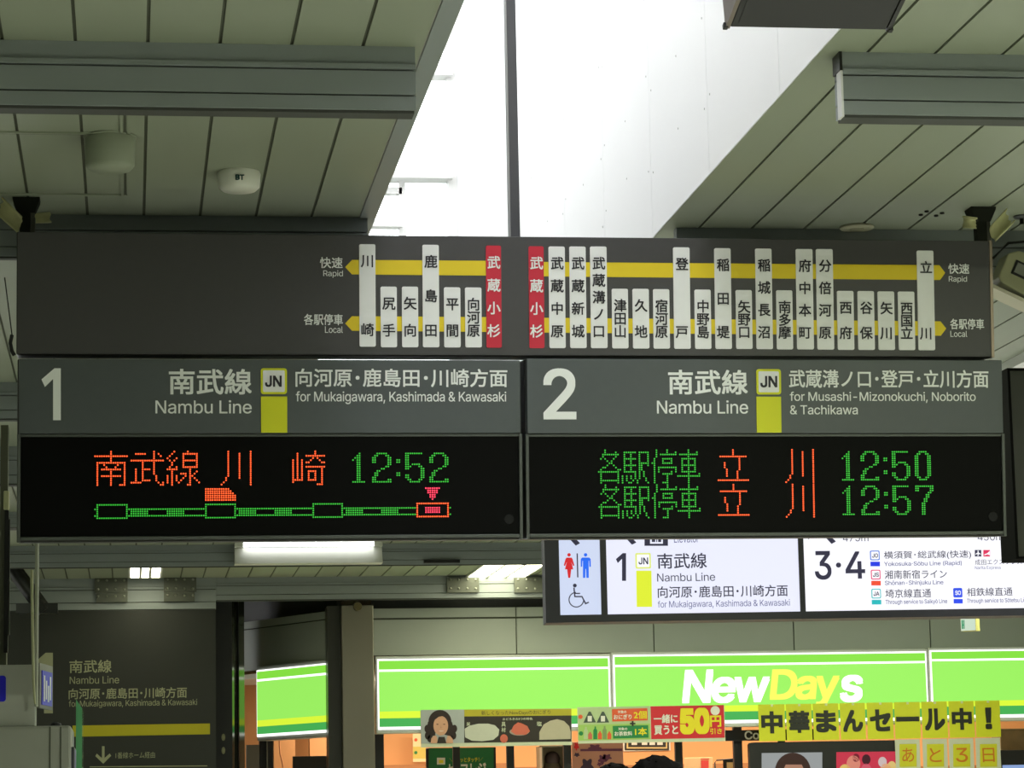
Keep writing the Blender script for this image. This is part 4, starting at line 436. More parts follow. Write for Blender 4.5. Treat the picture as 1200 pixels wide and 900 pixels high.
band([(636, 307), (1100.8, 310.8), (1107.5, 319.8), (1101.5, 328.2), (636, 323.9)], 'upper yellow rapid line pointing right')
band([(636, 372.4), (1102, 376.6), (1108.8, 385), (1102.5, 393.4), (636, 389.8)], 'lower yellow local line pointing right')
STATIONS = [  # characters, left px, right px, top px, bottom px
    ('川崎', 421, 440, 286.3, 406.3), ('尻手', 446, 465, 336, 407), ('矢向', 471, 490, 336, 407), ('鹿島田', 495.2, 514.4, 287, 407),
    ('平間', 520.3, 539.5, 336.8, 407.2), ('向河原', 545, 564.3, 337, 407.2), ('武蔵小杉', 569.6, 587.4, 288, 407.5),
    ('武蔵小杉', 619.7, 637.4, 288.8, 408), ('武蔵中原', 643.2, 662.2, 289, 408), ('武蔵新城', 667.5, 686.7, 289, 408), ('武蔵溝ノ口', 691.8, 711.2, 289, 408),
    ('津田山', 717, 736, 338.5, 408.3), ('久地', 741.3, 760.5, 338.6, 408.5), ('宿河原', 765.4, 784.5, 339, 408.6), ('登戸', 789.2, 808.5, 290, 408.8),
    ('中野島', 814, 833, 339.5, 409), ('稲田堤', 837.5, 856.7, 291, 409), ('矢野口', 862.2, 881.2, 340, 409), ('稲城長沼', 885.5, 904.7, 291.4, 409.2),
    ('南多摩', 909.7, 928.7, 340.3, 409.5), ('府中本町', 933, 952.7, 292, 409.5), ('分倍河原', 956.7, 976.4, 292, 409.7), ('西府', 981, 1000.4, 341, 410),
    ('谷保', 1005, 1024.4, 341.2, 410.1), ('矢川', 1028.7, 1048, 341.6, 410.2), ('西国立', 1052.4, 1071.7, 341.8, 410.3), ('立川', 1075, 1094.5, 293.8, 410.5)]
for s, x0, x1, y0, y1 in STATIONS:
    red = s == '武蔵小杉'
    b = MB(); b.prism(rrect(P.box(x0, y0, x1, y1), .006), -.004, 0)
    st = b.build('station_strip', M_RED if red else M_STRIP, rm)
    st['label'] = ('red' if red else 'white') + ' station strip reading ' + s
    b = MB(); n = len(s); cx = (x0 + x1) / 2
    for i, ch in enumerate(s):
        cy = y0 + 19.6 + (y1 - 19.8 - y0 - 19.6) * i / (n - 1)
        uu, vv = P.uv(cx, cy); put_char(b, ch, uu, vv, .0505, -.0055, .016)
    b.build('lettering', M_INKW if red else M_INKK, st)
for s, x0, y0, x1, y1, bo in (('快速', 374.8, 301.5, 401.5, 314.4, .012), ('Rapid', 378.8, 316.8, 401.8, 325.6, 0), ('各駅停車', 356, 368, 401.8, 381, .012), ('Local', 380.8, 382.6, 401.8, 390.2, 0),
                      ('快速', 1111, 309, 1135.7, 321, .012), ('Rapid', 1111.7, 323.6, 1133, 331.8, 0), ('各駅停車', 1113.3, 373.6, 1153, 386, .012), ('Local', 1113.6, 387.8, 1133.3, 394.9, 0)):
    words('lettering', s, P.box(x0, y0, x1, y1), M_INKW, rm, -.002, bo)

# --- LED bitmaps: rows of lit columns
def R_(*a):
    out = []
    for q in a:
        if isinstance(q, tuple): out += list(range(q[0], q[1] + 1))
        else: out.append(q)
    return out
G = {
 '南': {0: R_(7), 1: R_(7), 2: R_((0, 14)), 3: R_(7), 4: R_(7), 5: R_((1, 13)), 6: R_(1, 4, 10, 13), 7: R_(1, 5, 9, 13), 8: R_(1, (3, 11), 13), 9: R_(1, 7, 13), 10: R_(1, 7, 13),
        11: R_(1, (3, 11), 13), 12: R_(1, 7, 13), 13: R_(1, 7, 13), 14: R_(1, 7, 13), 15: R_(1, 7, 11, 12, 13)},
 '武': {0: R_(10), 1: R_((2, 6), 10, 12), 2: R_(10, 13), 3: R_(10), 4: R_((0, 14)), 5: R_(5, 10), 6: R_(5, 10), 7: R_(5, 10), 8: R_(2, (5, 8), 10), 9: R_(2, 5, 10), 10: R_(2, 5, 10),
        11: R_(2, 5, 11), 12: R_(2, 5, 11), 13: R_(2, (5, 8), 11), 14: R_((0, 4), 12, 14), 15: R_(13, 14)},
 '線': {0: R_(3, 9), 1: R_(2, (7, 13)), 2: R_(1, 7, 13), 3: R_(0, 4, 7, 13), 4: R_(1, 3, (7, 13)), 5: R_(2, 7, 13), 6: R_(2, 7, 13), 7: R_(1, 4, (7, 13)), 8: R_((0, 4), 10), 9: R_(2, 10, 13),
        10: R_(2, 6, 7, 8, 10, 12), 11: R_(0, 2, 4, 8, 10, 11), 12: R_(0, 2, 4, 7, 10, 12), 13: R_(0, 2, 4, 6, 10, 13), 14: R_(0, 2, 5, 10, 14), 15: R_(2, 9, 10)},
 '川': {**{r: R_(3, 13) for r in (0,)}, **{r: R_(3, 8, 13) for r in range(1, 12)}, 12: R_(2, 8, 13), 13: R_(2, 13), 14: R_(1, 13), 15: R_(0, 13)},
 '崎': {0: R_(10), 1: R_(2, 10), 2: R_(2, (6, 14)), 3: R_(2, 9, 11), 4: R_(0, 2, 4, 8, 12), 5: R_(0, 2, 4, 6, 7, 13, 14), 6: R_(0, 2, 4), 7: R_(0, 2, 4, (6, 14)), 8: R_(0, 2, 4, 13),
        9: R_(0, 2, 4, (7, 10), 13), 10: R_(0, 2, 4, 7, 10, 13), 11: R_(0, 2, 4, 7, 10, 13), 12: R_(0, 2, 4, 7, 10, 13), 13: R_((0, 4), (7, 10), 13), 14: R_(0, 13), 15: R_(11, 12, 13)},
 '各': {0: R_(3), 1: R_(3, 8), 2: R_((2, 9)), 3: R_(2, 8), 4: R_(1, 3, 7), 5: R_(4, 6), 6: R_(5, 6), 7: R_(4, 7), 8: R_(2, 3, 8), 9: R_(1, 9, 10), 10: R_((0, 9)), 11: R_(1, 9), 12: R_(1, 9), 13: R_(1, 9), 14: R_((1, 9)), 15: R_(1, 9)},
 '駅': {1: R_((12, 17), (19, 23)), 2: R_(12, 15, 19, 23), 3: R_(12, 15, 19, 23), 4: R_((12, 17), 19, 23), 5: R_(12, 15, 19, 23), 6: R_(12, 15, (19, 23)), 7: R_((12, 17), 19, 20, 23), 8: R_(12, 15, 19, 20),
        9: R_(12, 15, 19, 20), 10: R_((12, 17), 19, 21), 11: R_(17, 19, 21), 12: R_(11, 13, 15, 17, 19, 21), 13: R_(11, 13, 15, 17, 19, 22), 14: R_(11, 13, 16, 18, 22), 15: R_(11, 14, 15, 18, 23)},
 '停': {0: R_(27, 32), 1: R_(27, 32, 36), 2: R_(27, (29, 36)), 3: R_(27), 4: R_(26, (30, 34)), 5: R_(26, 30, 34), 6: R_(25, 26, (30, 34)), 7: R_(26), 8: R_(26, (28, 36)), 9: R_(26, 28, 36), 10: R_(26, 28, 34, 36),
        11: R_(26, (30, 34)), 12: R_(26, 32), 13: R_(26, 32), 14: R_(26, 32), 15: R_(26, 30, 31, 32)},
 '車': {0: R_(42), 1: R_(42, 46), 2: R_((38, 46)), 3: R_(42), 4: R_((39, 45)), 5: R_(39, 42, 45), 6: R_(39, 42, 45), 7: R_((39, 45)), 8: R_(39, 42, 45), 9: R_(39, 42, 45), 10: R_((39, 45)), 11: R_(42, 47), 12: R_((37, 47)),
        13: R_(42), 14: R_(42), 15: R_(42)},
 '立': {0: R_(63), 1: R_(63), 2: R_(63), 3: R_((57, 69)), 4: R_(66), 5: R_(66), 6: R_(59, 66), 7: R_(59, 66), 8: R_(59, 66), 9: R_(60, 66), 10: R_(60, 65), 11: R_(60, 65), 12: R_(60, 65), 13: R_(65), 14: R_((56, 70))},
 '1': {0: R_(3), 1: R_(2, 3), 2: R_(1, 2, 3), 3: R_(0, 2, 3), **{r: R_(2, 3) for r in range(4, 13)}, 13: R_((0, 5))},
 '2': {0: R_((2, 6)), 1: R_(1, 2, 6, 7), 2: R_(0, 1, 7, 8), 3: R_(0, 1, 7, 8), 4: R_(0, 1, 7, 8), 5: R_(7, 8), 6: R_(6, 7), 7: R_(4, 5), 8: R_(2, 3), 9: R_(1, 2), 10: R_(1, 2), 11: R_(0, 1), 12: R_(0, 1, 7, 8), 13: R_((0, 8))},
 '5': {0: R_((0, 7)), 1: R_(0, 1), 2: R_(0, 1), 3: R_(0, 1), 4: R_(0, 1), 5: R_(0, 1, (3, 6)), 6: R_(0, 1, 2, 6, 7), 7: R_(0, 1, 7, 8), 8: R_(7, 8), 9: R_(7, 8), 10: R_(0, 1, 7, 8), 11: R_(0, 1, 7, 8), 12: R_(1, 2, 6, 7), 13: R_((2, 6))},
 '0': {0: R_((2, 5)), 1: R_(1, 2, 5, 6), **{r: R_(0, 1, 6, 7) for r in range(2, 12)}, 12: R_(1, 2, 5, 6), 13: R_((2, 5))},
 '7': {0: R_((0, 8)), 1: R_(0, 1, 7, 8), 2: R_(0, 1, 7, 8), 3: R_(6, 7), 4: R_(5, 6), 5: R_(5, 6), 6: R_(4, 5), 7: R_(4, 5), **{r: R_(3, 4) for r in range(8, 14)}},
 ':': {3: R_(0, 1), 4: R_(0, 1), 9: R_(0, 1), 10: R_(0, 1)},
}
def bits(ch, c0=0, r0=0): return [(c0 + c, r0 + r) for r, cs in G[ch].items() for c in cs]
def leds(name, pts, A, pu, pv, m, parent, label, y=-.003):
    """lit dots: A = (u,v) of column 0 row 0"""
    b = MB(); r = .0031
    for c, q in pts:
        cu, cv = A[0] + c * pu, A[1] - q * pv
        b.prism([(cu + r * math.cos(math.pi / 3 * k), cv + r * math.sin(math.pi / 3 * k)) for k in range(6)], y, y + .003)
    o = b.build(name, m, parent); o['label'] = label
    return o
def clock(txt, r0):
    return [p for ch, c in zip(txt, (115, 124, 135, 139, 150)) for p in bits(ch, c, r0)]
def digit_one(b, P, x0, y0, x1, y1, y=-.002):
    w_ = (x1 - x0)
    pts = [(x1, y0), (x1, y1), (x1 - w_ * .40, y1), (x1 - w_ * .40, y0 + (y1 - y0) * .205), (x0 + w_ * .18, y0 + (y1 - y0) * .36), (x0, y0 + (y1 - y0) * .215), (x1 - w_ * .33, y0)]
    pl = P.poly(pts); b.add([(p[0], y, p[1]) for p in pl], [(0, 1, 2, 3, 6), (3, 4, 5, 6)])
# --- the two departure displays
def display(name, label, xa, xb, xc):
    Q = S.at(xc, 632.2 - (xc - 600) * .0066)
    t = thing(name, label, 'display', Q)
    u0, u1 = Q.uv(xa, 525)[0], Q.uv(xb, 525)[0]; vt = Q.uv(xc, 420.3)[1]; vs = Q.uv(xc, 508)[1]
    b = MB(); b.box(u0, u1, .012, .26, 0, vt - .004); b.build('case', M_CASE_D, t, .004)
    b = MB(); b.box(u0 + .006, u1 - .006, -.014, .012, vs, vt - .004); h = b.build('header_panel', M_HEAD, t, .003)
    b = MB(); b.box(u0 + .014, u1 - .014, -.001, .012, .022, vs - .004); sc = b.build('led_screen', M_LEDBK, t)
    b = MB()
    b.box(u0, u0 + .012, -.012, .012, 0, vs - .002); b.box(u1 - .012, u1, -.012, .012, 0, vs - .002)
    b.box(u0 + .0121, u1 - .0121, -.012, .012, .008, .020); b.box(u0 + .0121, u1 - .0121, -.008, .012, vs - .012, vs - .002)
    c = b.build('screen_frame', M_CASE, t, .002); c['label'] = 'grey metal frame round the LED screen'
    b = MB(); b.tube([(u1 - .05, -.004, .075), (u1 - .05, .0, .075)], [.018, .02], 20); b.build('lock_cap', mat('black_lock_cap', (20, 20, 20), .5, spec=.15), t)
    return t, Q, vs
def jn(t, Q, x0, y0, x1, y1, yb0, yb1, tx0, ty0, tx1, ty1, ybox=-.016, inner=2.5):
    b = MB(); b.prism(rrect(Q.box(x0, y0, x1, y1), .010), ybox - .001, ybox + .003); s_ = b.build('line_symbol', M_YEL2, t); s_['label'] = 'yellow bordered square line symbol JN'
    b = MB(); b.prism(rrect(Q.box(x0 + inner, y0 + inner, x1 - inner, y1 - inner), .005), ybox - .002, ybox); b.build('symbol_field', M_STRIP, s_)
    words('lettering', 'JN', Q.box(tx0, ty0, tx1, ty1), M_INKK, s_, ybox - .0035, .02)
    b = MB(); b.prism(rect(Q.box(x0 + .3, yb0, x1 + .3, yb1)), ybox - .001, ybox + .003); c = b.build('line_block', M_YEL2, t); c['label'] = 'yellow line colour block'
# left, platform 1
t1, Q, vs = display('departure_display', 'departure display for platform 1, left one, showing 12:52 in green LEDs', 20.0, 611.5, 315)
b = MB(); digit_one(b, Q, 48.7, 432, 71.3, 492.7, -.0165); b.build('platform_number', M_INKW, t1)['label'] = 'white platform number 1'
words('lettering', '南武線', Q.box(197.7, 432.7, 294.7, 462.7), M_INKW, t1, -.0165, .016)
words('lettering', 'Nambu Line', Q.box(182, 469.3, 294.7, 485), M_INKW, t1, -.0165, .004)
jn(t1, Q, 305.3, 431.9, 335.9, 462.2, 465, 507.4, 310.3, 440.6, 329.7, 453.9)
words('lettering', '向河原・鹿島田・川崎方面', Q.box(345.8, 432.5, 593.8, 454), M_INKW, t1, -.0165, .014)
words('lettering', 'for Mukaigawara, Kashimada & Kawasaki', Q.box(346.3, 459, 592.5, 474), M_INKW, t1, -.0165, .004)
A = Q.uv(111.5, 529.5); pu, pv = .00813, .00801
leds('led_text', bits('南') + bits('武', 16) + bits('線', 32), A, pu, pv, M_LED_O, t1, 'orange LED text 南武線')
leds('led_text', bits('川', 56) + bits('崎', 88), A, pu, pv, M_LED_O, t1, 'orange LED destination 川崎')
leds('led_text', clock('12:52', 1), A, pu, pv, M_LED_G, t1, 'green LED time 12:52')
leds('train_mark', [(c, 17 + i) for i, e in enumerate((59, 60, 61, 62, 62, 62)) for c in range(49, e + 1)], A, pu, pv, M_LED_O, t1, 'orange LED train symbol')
tr = []
for c0 in (1, 49, 97):
    tr += [(c, r) for c in range(c0, c0 + 14) for r in (24, 30)] + [(c, r) for c in (c0, c0 + 13) for r in range(25, 30)]
    tr += [(c, r) for c in range(c0 + 14, 144 if c0 == 97 else c0 + 48) for r in (26, 29)]
    tr += [(c, r) for k in (c0 + 15, c0 + 31) for c in range(k, k + 8) for r in (27, 28)]
tr += [(0, 26), (0, 29), (159, 26), (159, 29)]
leds('track_diagram', tr, A, pu, pv, M_LED_G, t1, 'green LED track with station boxes')
leds('station_box', [(c, r) for c in range(144, 159) for r in (24, 30)] + [(c, r) for c in (144, 158) for r in range(25, 30)], A, pu, pv, M_LED_O, t1, 'orange LED box of this station')
leds('station_marker', [(c, r) for c in range(148, 155) for r in (26, 27, 28)] + [(c, 17 + i) for i, (a, z) in enumerate(((148, 154), (149, 153), (149, 153), (150, 152), (150, 152), (151, 151))) for c in range(a, z + 1)], A, pu, pv, M_LED_P, t1, 'pink LED marker with triangle')
# right, platform 2
t2, Q, vs = display('departure_display', 'departure display for platform 2, right one, showing 12:50 and 12:57 in green', 615.5, 1176.6, 897)
words('platform_number', '2', Q.box(635.8, 432, 674.3, 491.8), M_INKW, t2, -.0165, .012, label='white platform number 2')
words('lettering', '南武線', Q.box(782, 433.8, 875, 462.7), M_INKW, t2, -.0165, .016)
words('lettering', 'Nambu Line', Q.box(768.8, 469.5, 875.5, 485.2), M_INKW, t2, -.0165, .004)
jn(t2, Q, 885.2, 433, 914, 462.6, 465.2, 507.2, 889.6, 441, 909.4, 454.5)
words('lettering', '武蔵溝ノ口・登戸・立川方面', Q.box(923.3, 433.8, 1156.8, 455), M_INKW, t2, -.0165, .014)
words('lettering', 'for Musashi-Mizonokuchi, Noborito', Q.box(924.3, 459.5, 1141.8, 472.5), M_INKW, t2, -.0165, .004)
words('lettering', '& Tachikawa', Q.box(924.5, 475, 1003.8, 486), M_INKW, t2, -.0165, .004)
A = Q.uv(701.4, 527.7); pu = (Q.uv(1091.9, 530)[0] - A[0]) / 158; pv = .00805
for r0, txt in ((0, '12:50'), (16.15, '12:57')):
    leds('led_text', [p for ch in '各駅停車' for p in bits(ch, 0, r0)], A, pu, pv, M_LED_G, t2, ('upper' if not r0 else 'lower') + ' green LED text 各駅停車')
    leds('led_text', bits('立', 0, r0) + bits('川', 88, r0), A, pu, pv, M_LED_O, t2, ('upper' if not r0 else 'lower') + ' orange LED destination 立川')
    leds('led_text', clock(txt, r0 + 1), A, pu, pv, M_LED_G, t2, 'green LED time ' + txt)
# --- poles and mounts carrying the assembly
q = atY(603.5, 276, 10.3)
o = thing('hanging_pole', 'dark grey square pole coming down the bright skylight to the route map board', 'pole', (q.x, 10.3, q.z - .02))
b = MB(); b.box(-.018, .018, -.018, .018, 0, 7.1 - q.z); b.build('shaft', M_POLE, o, .002)
b = MB(); b.box(-.024, -.0185, -.02, .02, 0, 7.1 - q.z); b.build('edge_strip', mat('pale_pole_edge', (140, 140, 138), .5), o)
b = MB(); b.box(-.06, .06, -.035, .035, -.012, .006); b.build('foot_plate', M_POLE, o)
b = MB(); b.box(XL - .05, XR + .05, 10.22, 10.38, 7.1, 7.22); struct(b.build('trim_15', M_WFRAME))
M_COVER = mat('cream_broken_cover', (200, 198, 150), .7, noise=.15, scale=20, bump=.3)
M_MOUNT = mat('dark_mount', (36, 38, 32), .85, spec=.1)  # one even dark matte tone for post and plate
def mount(px, ptop, label, s):
    Yp = 10.32; q = atY(px, ptop, Yp); x = q.x; zb_ = 2.5995 + 1.12
    o = thing('ceiling_mount', label, 'bracket', (x, Yp, zb_))
    b = MB(); b.box(-.045, .02, -.04, .04, 0, CZ - zb_); b.build('post', M_MOUNT, o)
    b = MB(); b.box(.0205, .047, -.03, .04, 0, CZ - zb_ - .02); b.build('post_side', mat('mount_grey', (78, 78, 70), .6), o)
    H_ = CZ - zb_; b = MB(); n = 4
    for (a0, c0, h0), (a1, c1, h1) in (((.047, .042, H_ - .055), (.075, .07, H_ - .012)), ((.075, .07, H_ - .0119), (.078, .073, H_))):
        lo = [(-a0 - .012, -c0, h0), (a0, -c0, h0), (a0, c0, h0), (-a0 - .012, c0, h0)]; hi = [(-a1 - .012, -c1, h1), (a1, -c1, h1), (a1, c1, h1), (-a1 - .012, c1, h1)]
        b.add(lo + hi, [(0, 1, 2, 3), (4, 7, 6, 5)] + [(i, (i + 1) % 4, 4 + (i + 1) % 4, 4 + i) for i in range(4)])
    b.build('flared_plate', M_MOUNT, o); o.scale = (.6, .6, 1)
    # broken half round cover pieces round the post
    for A_, B_, rr, a0, a1 in ((Vector((.05 * s, -.085, H_ - .105)), Vector((.16 * s, -.07, H_ - .04)), .036, 150, 330), (Vector((-.06 * s, -.06, H_ - .07)), Vector((-.13 * s, -.055, H_ - .066)), .028, 160, 300)):
        ax = (B_ - A_).normalized(); e1 = ax.cross(Vector((0, 1, 0))).normalized(); e2 = ax.cross(e1); vs = []; n = 10; b = MB()
        for i in range(n):
            a = math.radians(a0 + (a1 - a0) * i / (n - 1)); d = e1 * math.cos(a) * rr + e2 * math.sin(a) * rr
            vs += [A_ + d - ax * random.uniform(0, .012), A_ + (B_ - A_) * .5 + d * 1.05, B_ + d * 1.08 + ax * random.uniform(0, .02)]
        b.add(vs, [(3 * i + q, 3 * i + q + 1, 3 * i + q + 4, 3 * i + q + 3) for i in range(n - 1) for q in (0, 1)], True); c = b.build('broken_cover', M_COVER, o)
        sol = c.modifiers.new('thickness', 'SOLIDIFY'); sol.thickness = .006
    return o
mount(1151, 272, 'dark flared mount with broken cream cover above the right end of the route map board', 1)
mount(32, 262, 'dark mount with broken cream cover above the left end of the route map board', -1)
# small hook and cable at the left end of the boards
q = S.shift(.02).hit(14, 402); o = thing('cable_hook', 'small black cable hook on the left edge of the route map board', 'hook', q)
b = MB(); b.tube([(0, 0, .03), (-.006, 0, .0), (.0, 0, -.03), (.009, 0, -.045)], .007, 8); b.build('hook', M_BLACK, o)
b = MB(); b.tube([(0, 0, .03), (-.012, .0, .12), (-.03, .05, .25)], .0025, 6); b.build('cable', M_BLACK, o)

# ================================================================== CEILING FITTINGS
q = atZ(279, 214, CZ)
def on_ceiling(name, label, cat, px, py, Z=CZ):
    q = atZ(px, py, Z); return thing(name, label, cat, (q.x, q.y, Z)), q
M_WPL = mat('white_plastic', (215, 216, 205), .4, noise=.02)
o, q = on_ceiling('emergency_lamp', 'round white ceiling fitting marked BT on the left ceiling', 'lamp', 280, 202)
b = MB(); b.lathe([(.075, 0), (.078, -.008), (.074, -.055), (.06, -.068), (.0, -.07)]); b.build('housing', M_WPL, o)
b = MB(); put(b, 'BT', (-.016, -.046, .016, -.026), -.0775, .03); b.build('lettering', mat('teal_print', (10, 60, 60), .5), o)
o, q = on_ceiling('ceiling_cover', 'cream half-round cover under the left ceiling behind the nearest beam', 'cover', 129, 160)
b = MB(); b.lathe([(.0, 0), (.082, 0), (.085, -.012), (.083, -.10), (.07, -.116), (0, -.12)]); b.build('shell', M_PLANK, o)
b = MB(); b.lathe([(.0, .0), (.09, 0), (.09, -.006), (.0, -.006)]); b.build('rim', M_PLANK, o)
o, q = on_ceiling('ceiling_speaker', 'flat round cream cover plate on the right ceiling just above the route map board', 'speaker', 1004, 265.5)
b = MB(); b.lathe([(.068, 0), (.07, -.004), (.066, -.010), (.0, -.012)]); b.build('plate', mat('cream_cover_plate', (188, 186, 158), .5), o)
b = MB(); b.lathe([(.03, -.0115), (.03, -.0135), (.0, -.014)]); b.build('centre_disc', mat('cream_cover_plate_centre', (180, 178, 150), .5), o)
o, q = on_ceiling('sprinkler_head', 'small dark round fitting at the right edge of the ceiling', 'sprinkler', 1197, 253)
b = MB(); b.lathe([(.03, 0), (.033, -.004), (.028, -.01), (.0, -.011)]); b.build('rosette', mat('grey_rosette', (90, 92, 95), .4, metal=.5), o)
b = MB(); b.lathe([(.008, -.011), (.008, -.03), (.012, -.032), (.0, -.034)]); b.build('nozzle', M_BLACKM, o)
# bolts near the right mount
for k, (px, py) in enumerate(((1079, 251), (1086, 247), (1097, 252), (1104, 249))):
    q = atZ(px, py, CZ); b = MB(); b.lathe([(.009, 0), (.009, -.006), (.0, -.008)], (q.x, q.y, CZ), 10)
    c = b.build('ceiling_screw', M_BLACKM); c.location = (0, 0, 0)
    tag(c, 'dark screw in the ceiling left of the right mount', 'screw', 'screws by the right mount')
# dark monitor hanging at the top of the picture
Y0 = 7.0; p, q = atY(850, 33.5, Y0), atY(1043, 36, Y0)
o = thing('hanging_monitor', 'dark monitor casing hanging at the top edge in front of the white skylight wall', 'monitor', ((p.x + q.x) / 2, Y0, p.z))
wd = (q.x - p.x) / 2; o.rotation_euler = (math.radians(-14.5), 0, 0)
b = MB(); b.box(-wd + .012, wd - .012, -.24, -.004, .002, .5); b.build('casing', M_BLACK, o, .004)
b = MB()
b.box(-wd + .03, wd - .03, -.225, -.03, .0005, .003)
b.build('vent_grille', M_BLACK, o)
b = MB(); b.box(-wd, -wd + .0115, -.245, 0, 0, .5); c = b.build('side_cheek', mat('greige_plastic', (120, 108, 100), .5), o)
b = MB(); b.box(wd - .0115, wd, -.245, 0, 0, .5); b.build('side_cheek', M_BLACK, o)
for sx in (-1, 1):
    b = MB(); b.box(sx * wd - .007, sx * wd + .006, -.014, .003, -.003, .012); b.build('corner_guard', M_BLACK, o, .002)
b = MB(); b.tube([(.0, -.12, .49), (.0, -.12 , 2.0)], .03, 12); b.build('hanger', M_POLE, o)
# dark box sign at the right edge
Y0 = 12.2; p = atY(1190.3, 655, Y0); q = atY(1190.3, 431.5, Y0)
o = thing('hanging_box_sign', 'dark olive box sign cut by the right picture edge beside the platform 2 display', 'sign', (p.x + .4, Y0, p.z))
b = MB(); b.box(-.386, .4, .0, .012, .012, q.z - p.z - .012); b.build('face_panel', mat('olive_black_panel', (52, 54, 42), .5), o)
b = MB(); b.box(-.4, .414, .0121, .21, 0, q.z - p.z); b.build('case', mat('matte_black_case', (20, 20, 19), .95, spec=.02), o)
b = MB(); b.box(-.4, -.387, -.006, .012, 0, q.z - p.z); b.box(-.3869, .4, -.006, .012, 0, .011); b.box(-.3869, .4, -.006, .012, q.z - p.z - .011, q.z - p.z); b.build('frame', MATS['matte_black_case'], o)
for sx in (-.1, .3):
    b = MB(); b.box(sx, sx + .04, .08, .12, q.z - p.z, CZ - p.z); b.build('hanger', M_POLE, o)
# tilted housing with a label at the upper right
q = atY(1194.5, 322, 10.56)
o = thing('camera_housing', 'cream tilted housing with a small label plate behind the right end of the route board', 'camera', (q.x, 10.56, q.z))
o.rotation_euler = (0, math.radians(25), 0)
b = MB(); b.prism([(-.085, -.06), (-.065, -.075), (.25, -.10), (.25, .10), (-.05, .075), (-.085, .045)], -.05, .07); b.build('shell', mat('cream_housing', (150, 150, 118), .55), o, .006)
b = MB(); b.box(-.095, .25, -.055, .075, -.112, -.098); b.build('bottom_rail', mat('pale_rail', (190, 186, 165), .5), o)
b = MB(); b.box(-.045, .03, -.054, -.05, -.025, .035); lp = b.build('label_plate', M_BLACK, o)
b = MB(); b.box(-.036, .021, -.057, -.054, -.016, .026); b.build('label_field', mat('grey_label', (120, 122, 112), .5), lp)
b = MB(); b.tube([(.05, .0, .09), (-.02, -.01, .14), (-.09, .0, .10), (-.12, .02, .02)], .006, 8); b.build('cable', M_BLACK, o)
b = MB(); b.tube([(.05, .0, .09), (.06, .0, .3)], .012, 8); b.build('stem', M_BLACKM, o)

# ================================================================== FAR CEILING LIGHTS AND RIVETED PLATES
M_TUBE = mat('lit_tube', (255, 255, 250), emit=(250, 252, 255), es=3.0)
M_PANELLIT = mat('lit_panel', (255, 255, 240), emit=(255, 252, 215), es=10.0)
Y0 = 23.52; p, q = atY(275, 661.5, Y0), atY(447.5, 633, Y0)
o = thing('tube_lamp', 'long white tube lamp lit in the far ceiling beam below the platform 1 display', 'lamp', ((p.x + q.x) / 2, Y0, p.z))
wd = (q.x - p.x) / 2; h = q.z - p.z; hm = h * .72
b = MB(); b.prism_x([(-.07, 0), (.02, hm), (.11, hm), (.11, 0)], -wd, wd); b.build('reflector', M_WPL, o)
for sx in (-1, 1):
    b = MB(); b.box(*sorted((sx * wd, sx * (wd - .07))), -.065, .11, hm + .0005, h + .02); b.build('end_cap', M_WPL, o)
b = MB(); b.box(-wd + .071, wd - .071, -.06, .0, hm + .004, h + .02); b.build('tube', M_TUBE, o)
def recessed(x0, x1, ya, yb, label):
    Y1, Y2 = atZ((x0 + x1) / 2, ya, CZ).y, atZ((x0 + x1) / 2, yb, CZ).y     # near edge is higher in the picture
    xm0, xm1 = atZ(x0, yb, CZ).x, atZ(x1, yb, CZ).x
    o = thing('recessed_lamp', label, 'lamp', ((xm0 + xm1) / 2, (Y1 + Y2) / 2, CZ - .012)); a, c = (xm1 - xm0) / 2, (Y2 - Y1) / 2
    b = MB(); b.box(-a, a, -c, c, 0, .011); b.build('diffuser', M_PANELLIT, o)
    b = MB(); b.box(-a - .02, -a, -c, c, -.006, .011); b.box(a, a + .02, -c, c, -.006, .011); b.box(-a - .02, a + .02, -c - .02, -c, -.006, .011); b.box(-a - .02, a + .02, c, c + .02, -.006, .011)
    b.build('rim', M_WFRAME, o)
    for k in (-.33, .33):
        b = MB(); b.box(a * k - .012, a * k + .012, -c, c, -.010, 0); b.build('baffle', M_WPL, o)
recessed(153, 187, 655, 675, 'small square ceiling lamp lit between riveted plates at the far left')
recessed(546, 612, 651, 676, 'bright slanted ceiling lamp lit left of the white guide sign')
M_RIV = mat('riveted_plate_paint', (88, 91, 82), .45, metal=.3)
M_RIVH = mat('rivet_head', (150, 152, 140), .4, metal=.4)
def plate(x0, y0, x1, y1, label, rows, low=None):
    Yp = 26.88; pl = Plane((0, Yp, 0)); m_ = pl.at((x0 + x1) / 2, (low or (0, y1))[1] if low else y1)
    o = thing('riveted_plate', label, 'plate', m_)
    b = MB(); b.box(*[m_.box(x0, y0, x1, y1)[i] for i in (0, 2)], -.03, .012, *[m_.box(x0, y0, x1, y1)[i] for i in (1, 3)])
    if low:
        bb = m_.box(low[0], y1 + .2, low[2], low[1]); b.box(bb[0], bb[2], -.022, .012, bb[1], bb[3])
    b.build('plate', M_RIV, o)
    for yy in rows:
        for k in range(4):
            uu, vv = m_.uv(x0 + 4 + (x1 - x0 - 8) * k / 3, yy); b = MB(); b.ball((uu, -.03, vv), (.012, .012, .012), 10, 6); b.build('rivet', M_RIVH, o)
    return o
plate(111, 677.5, 149.5, 695, 'two-tier riveted plate left of the small square far lamp', (680.5, 691, 699), low=(113, 706, 149.5))
plate(192, 676.5, 230, 693.5, 'two-tier riveted plate right of the small square far lamp', (679.5, 690, 698), low=(192, 705, 228))
plate(523.5, 677, 561, 694.5, 'riveted plate left of the glare under the slanted ceiling lamp', (679.5, 690))
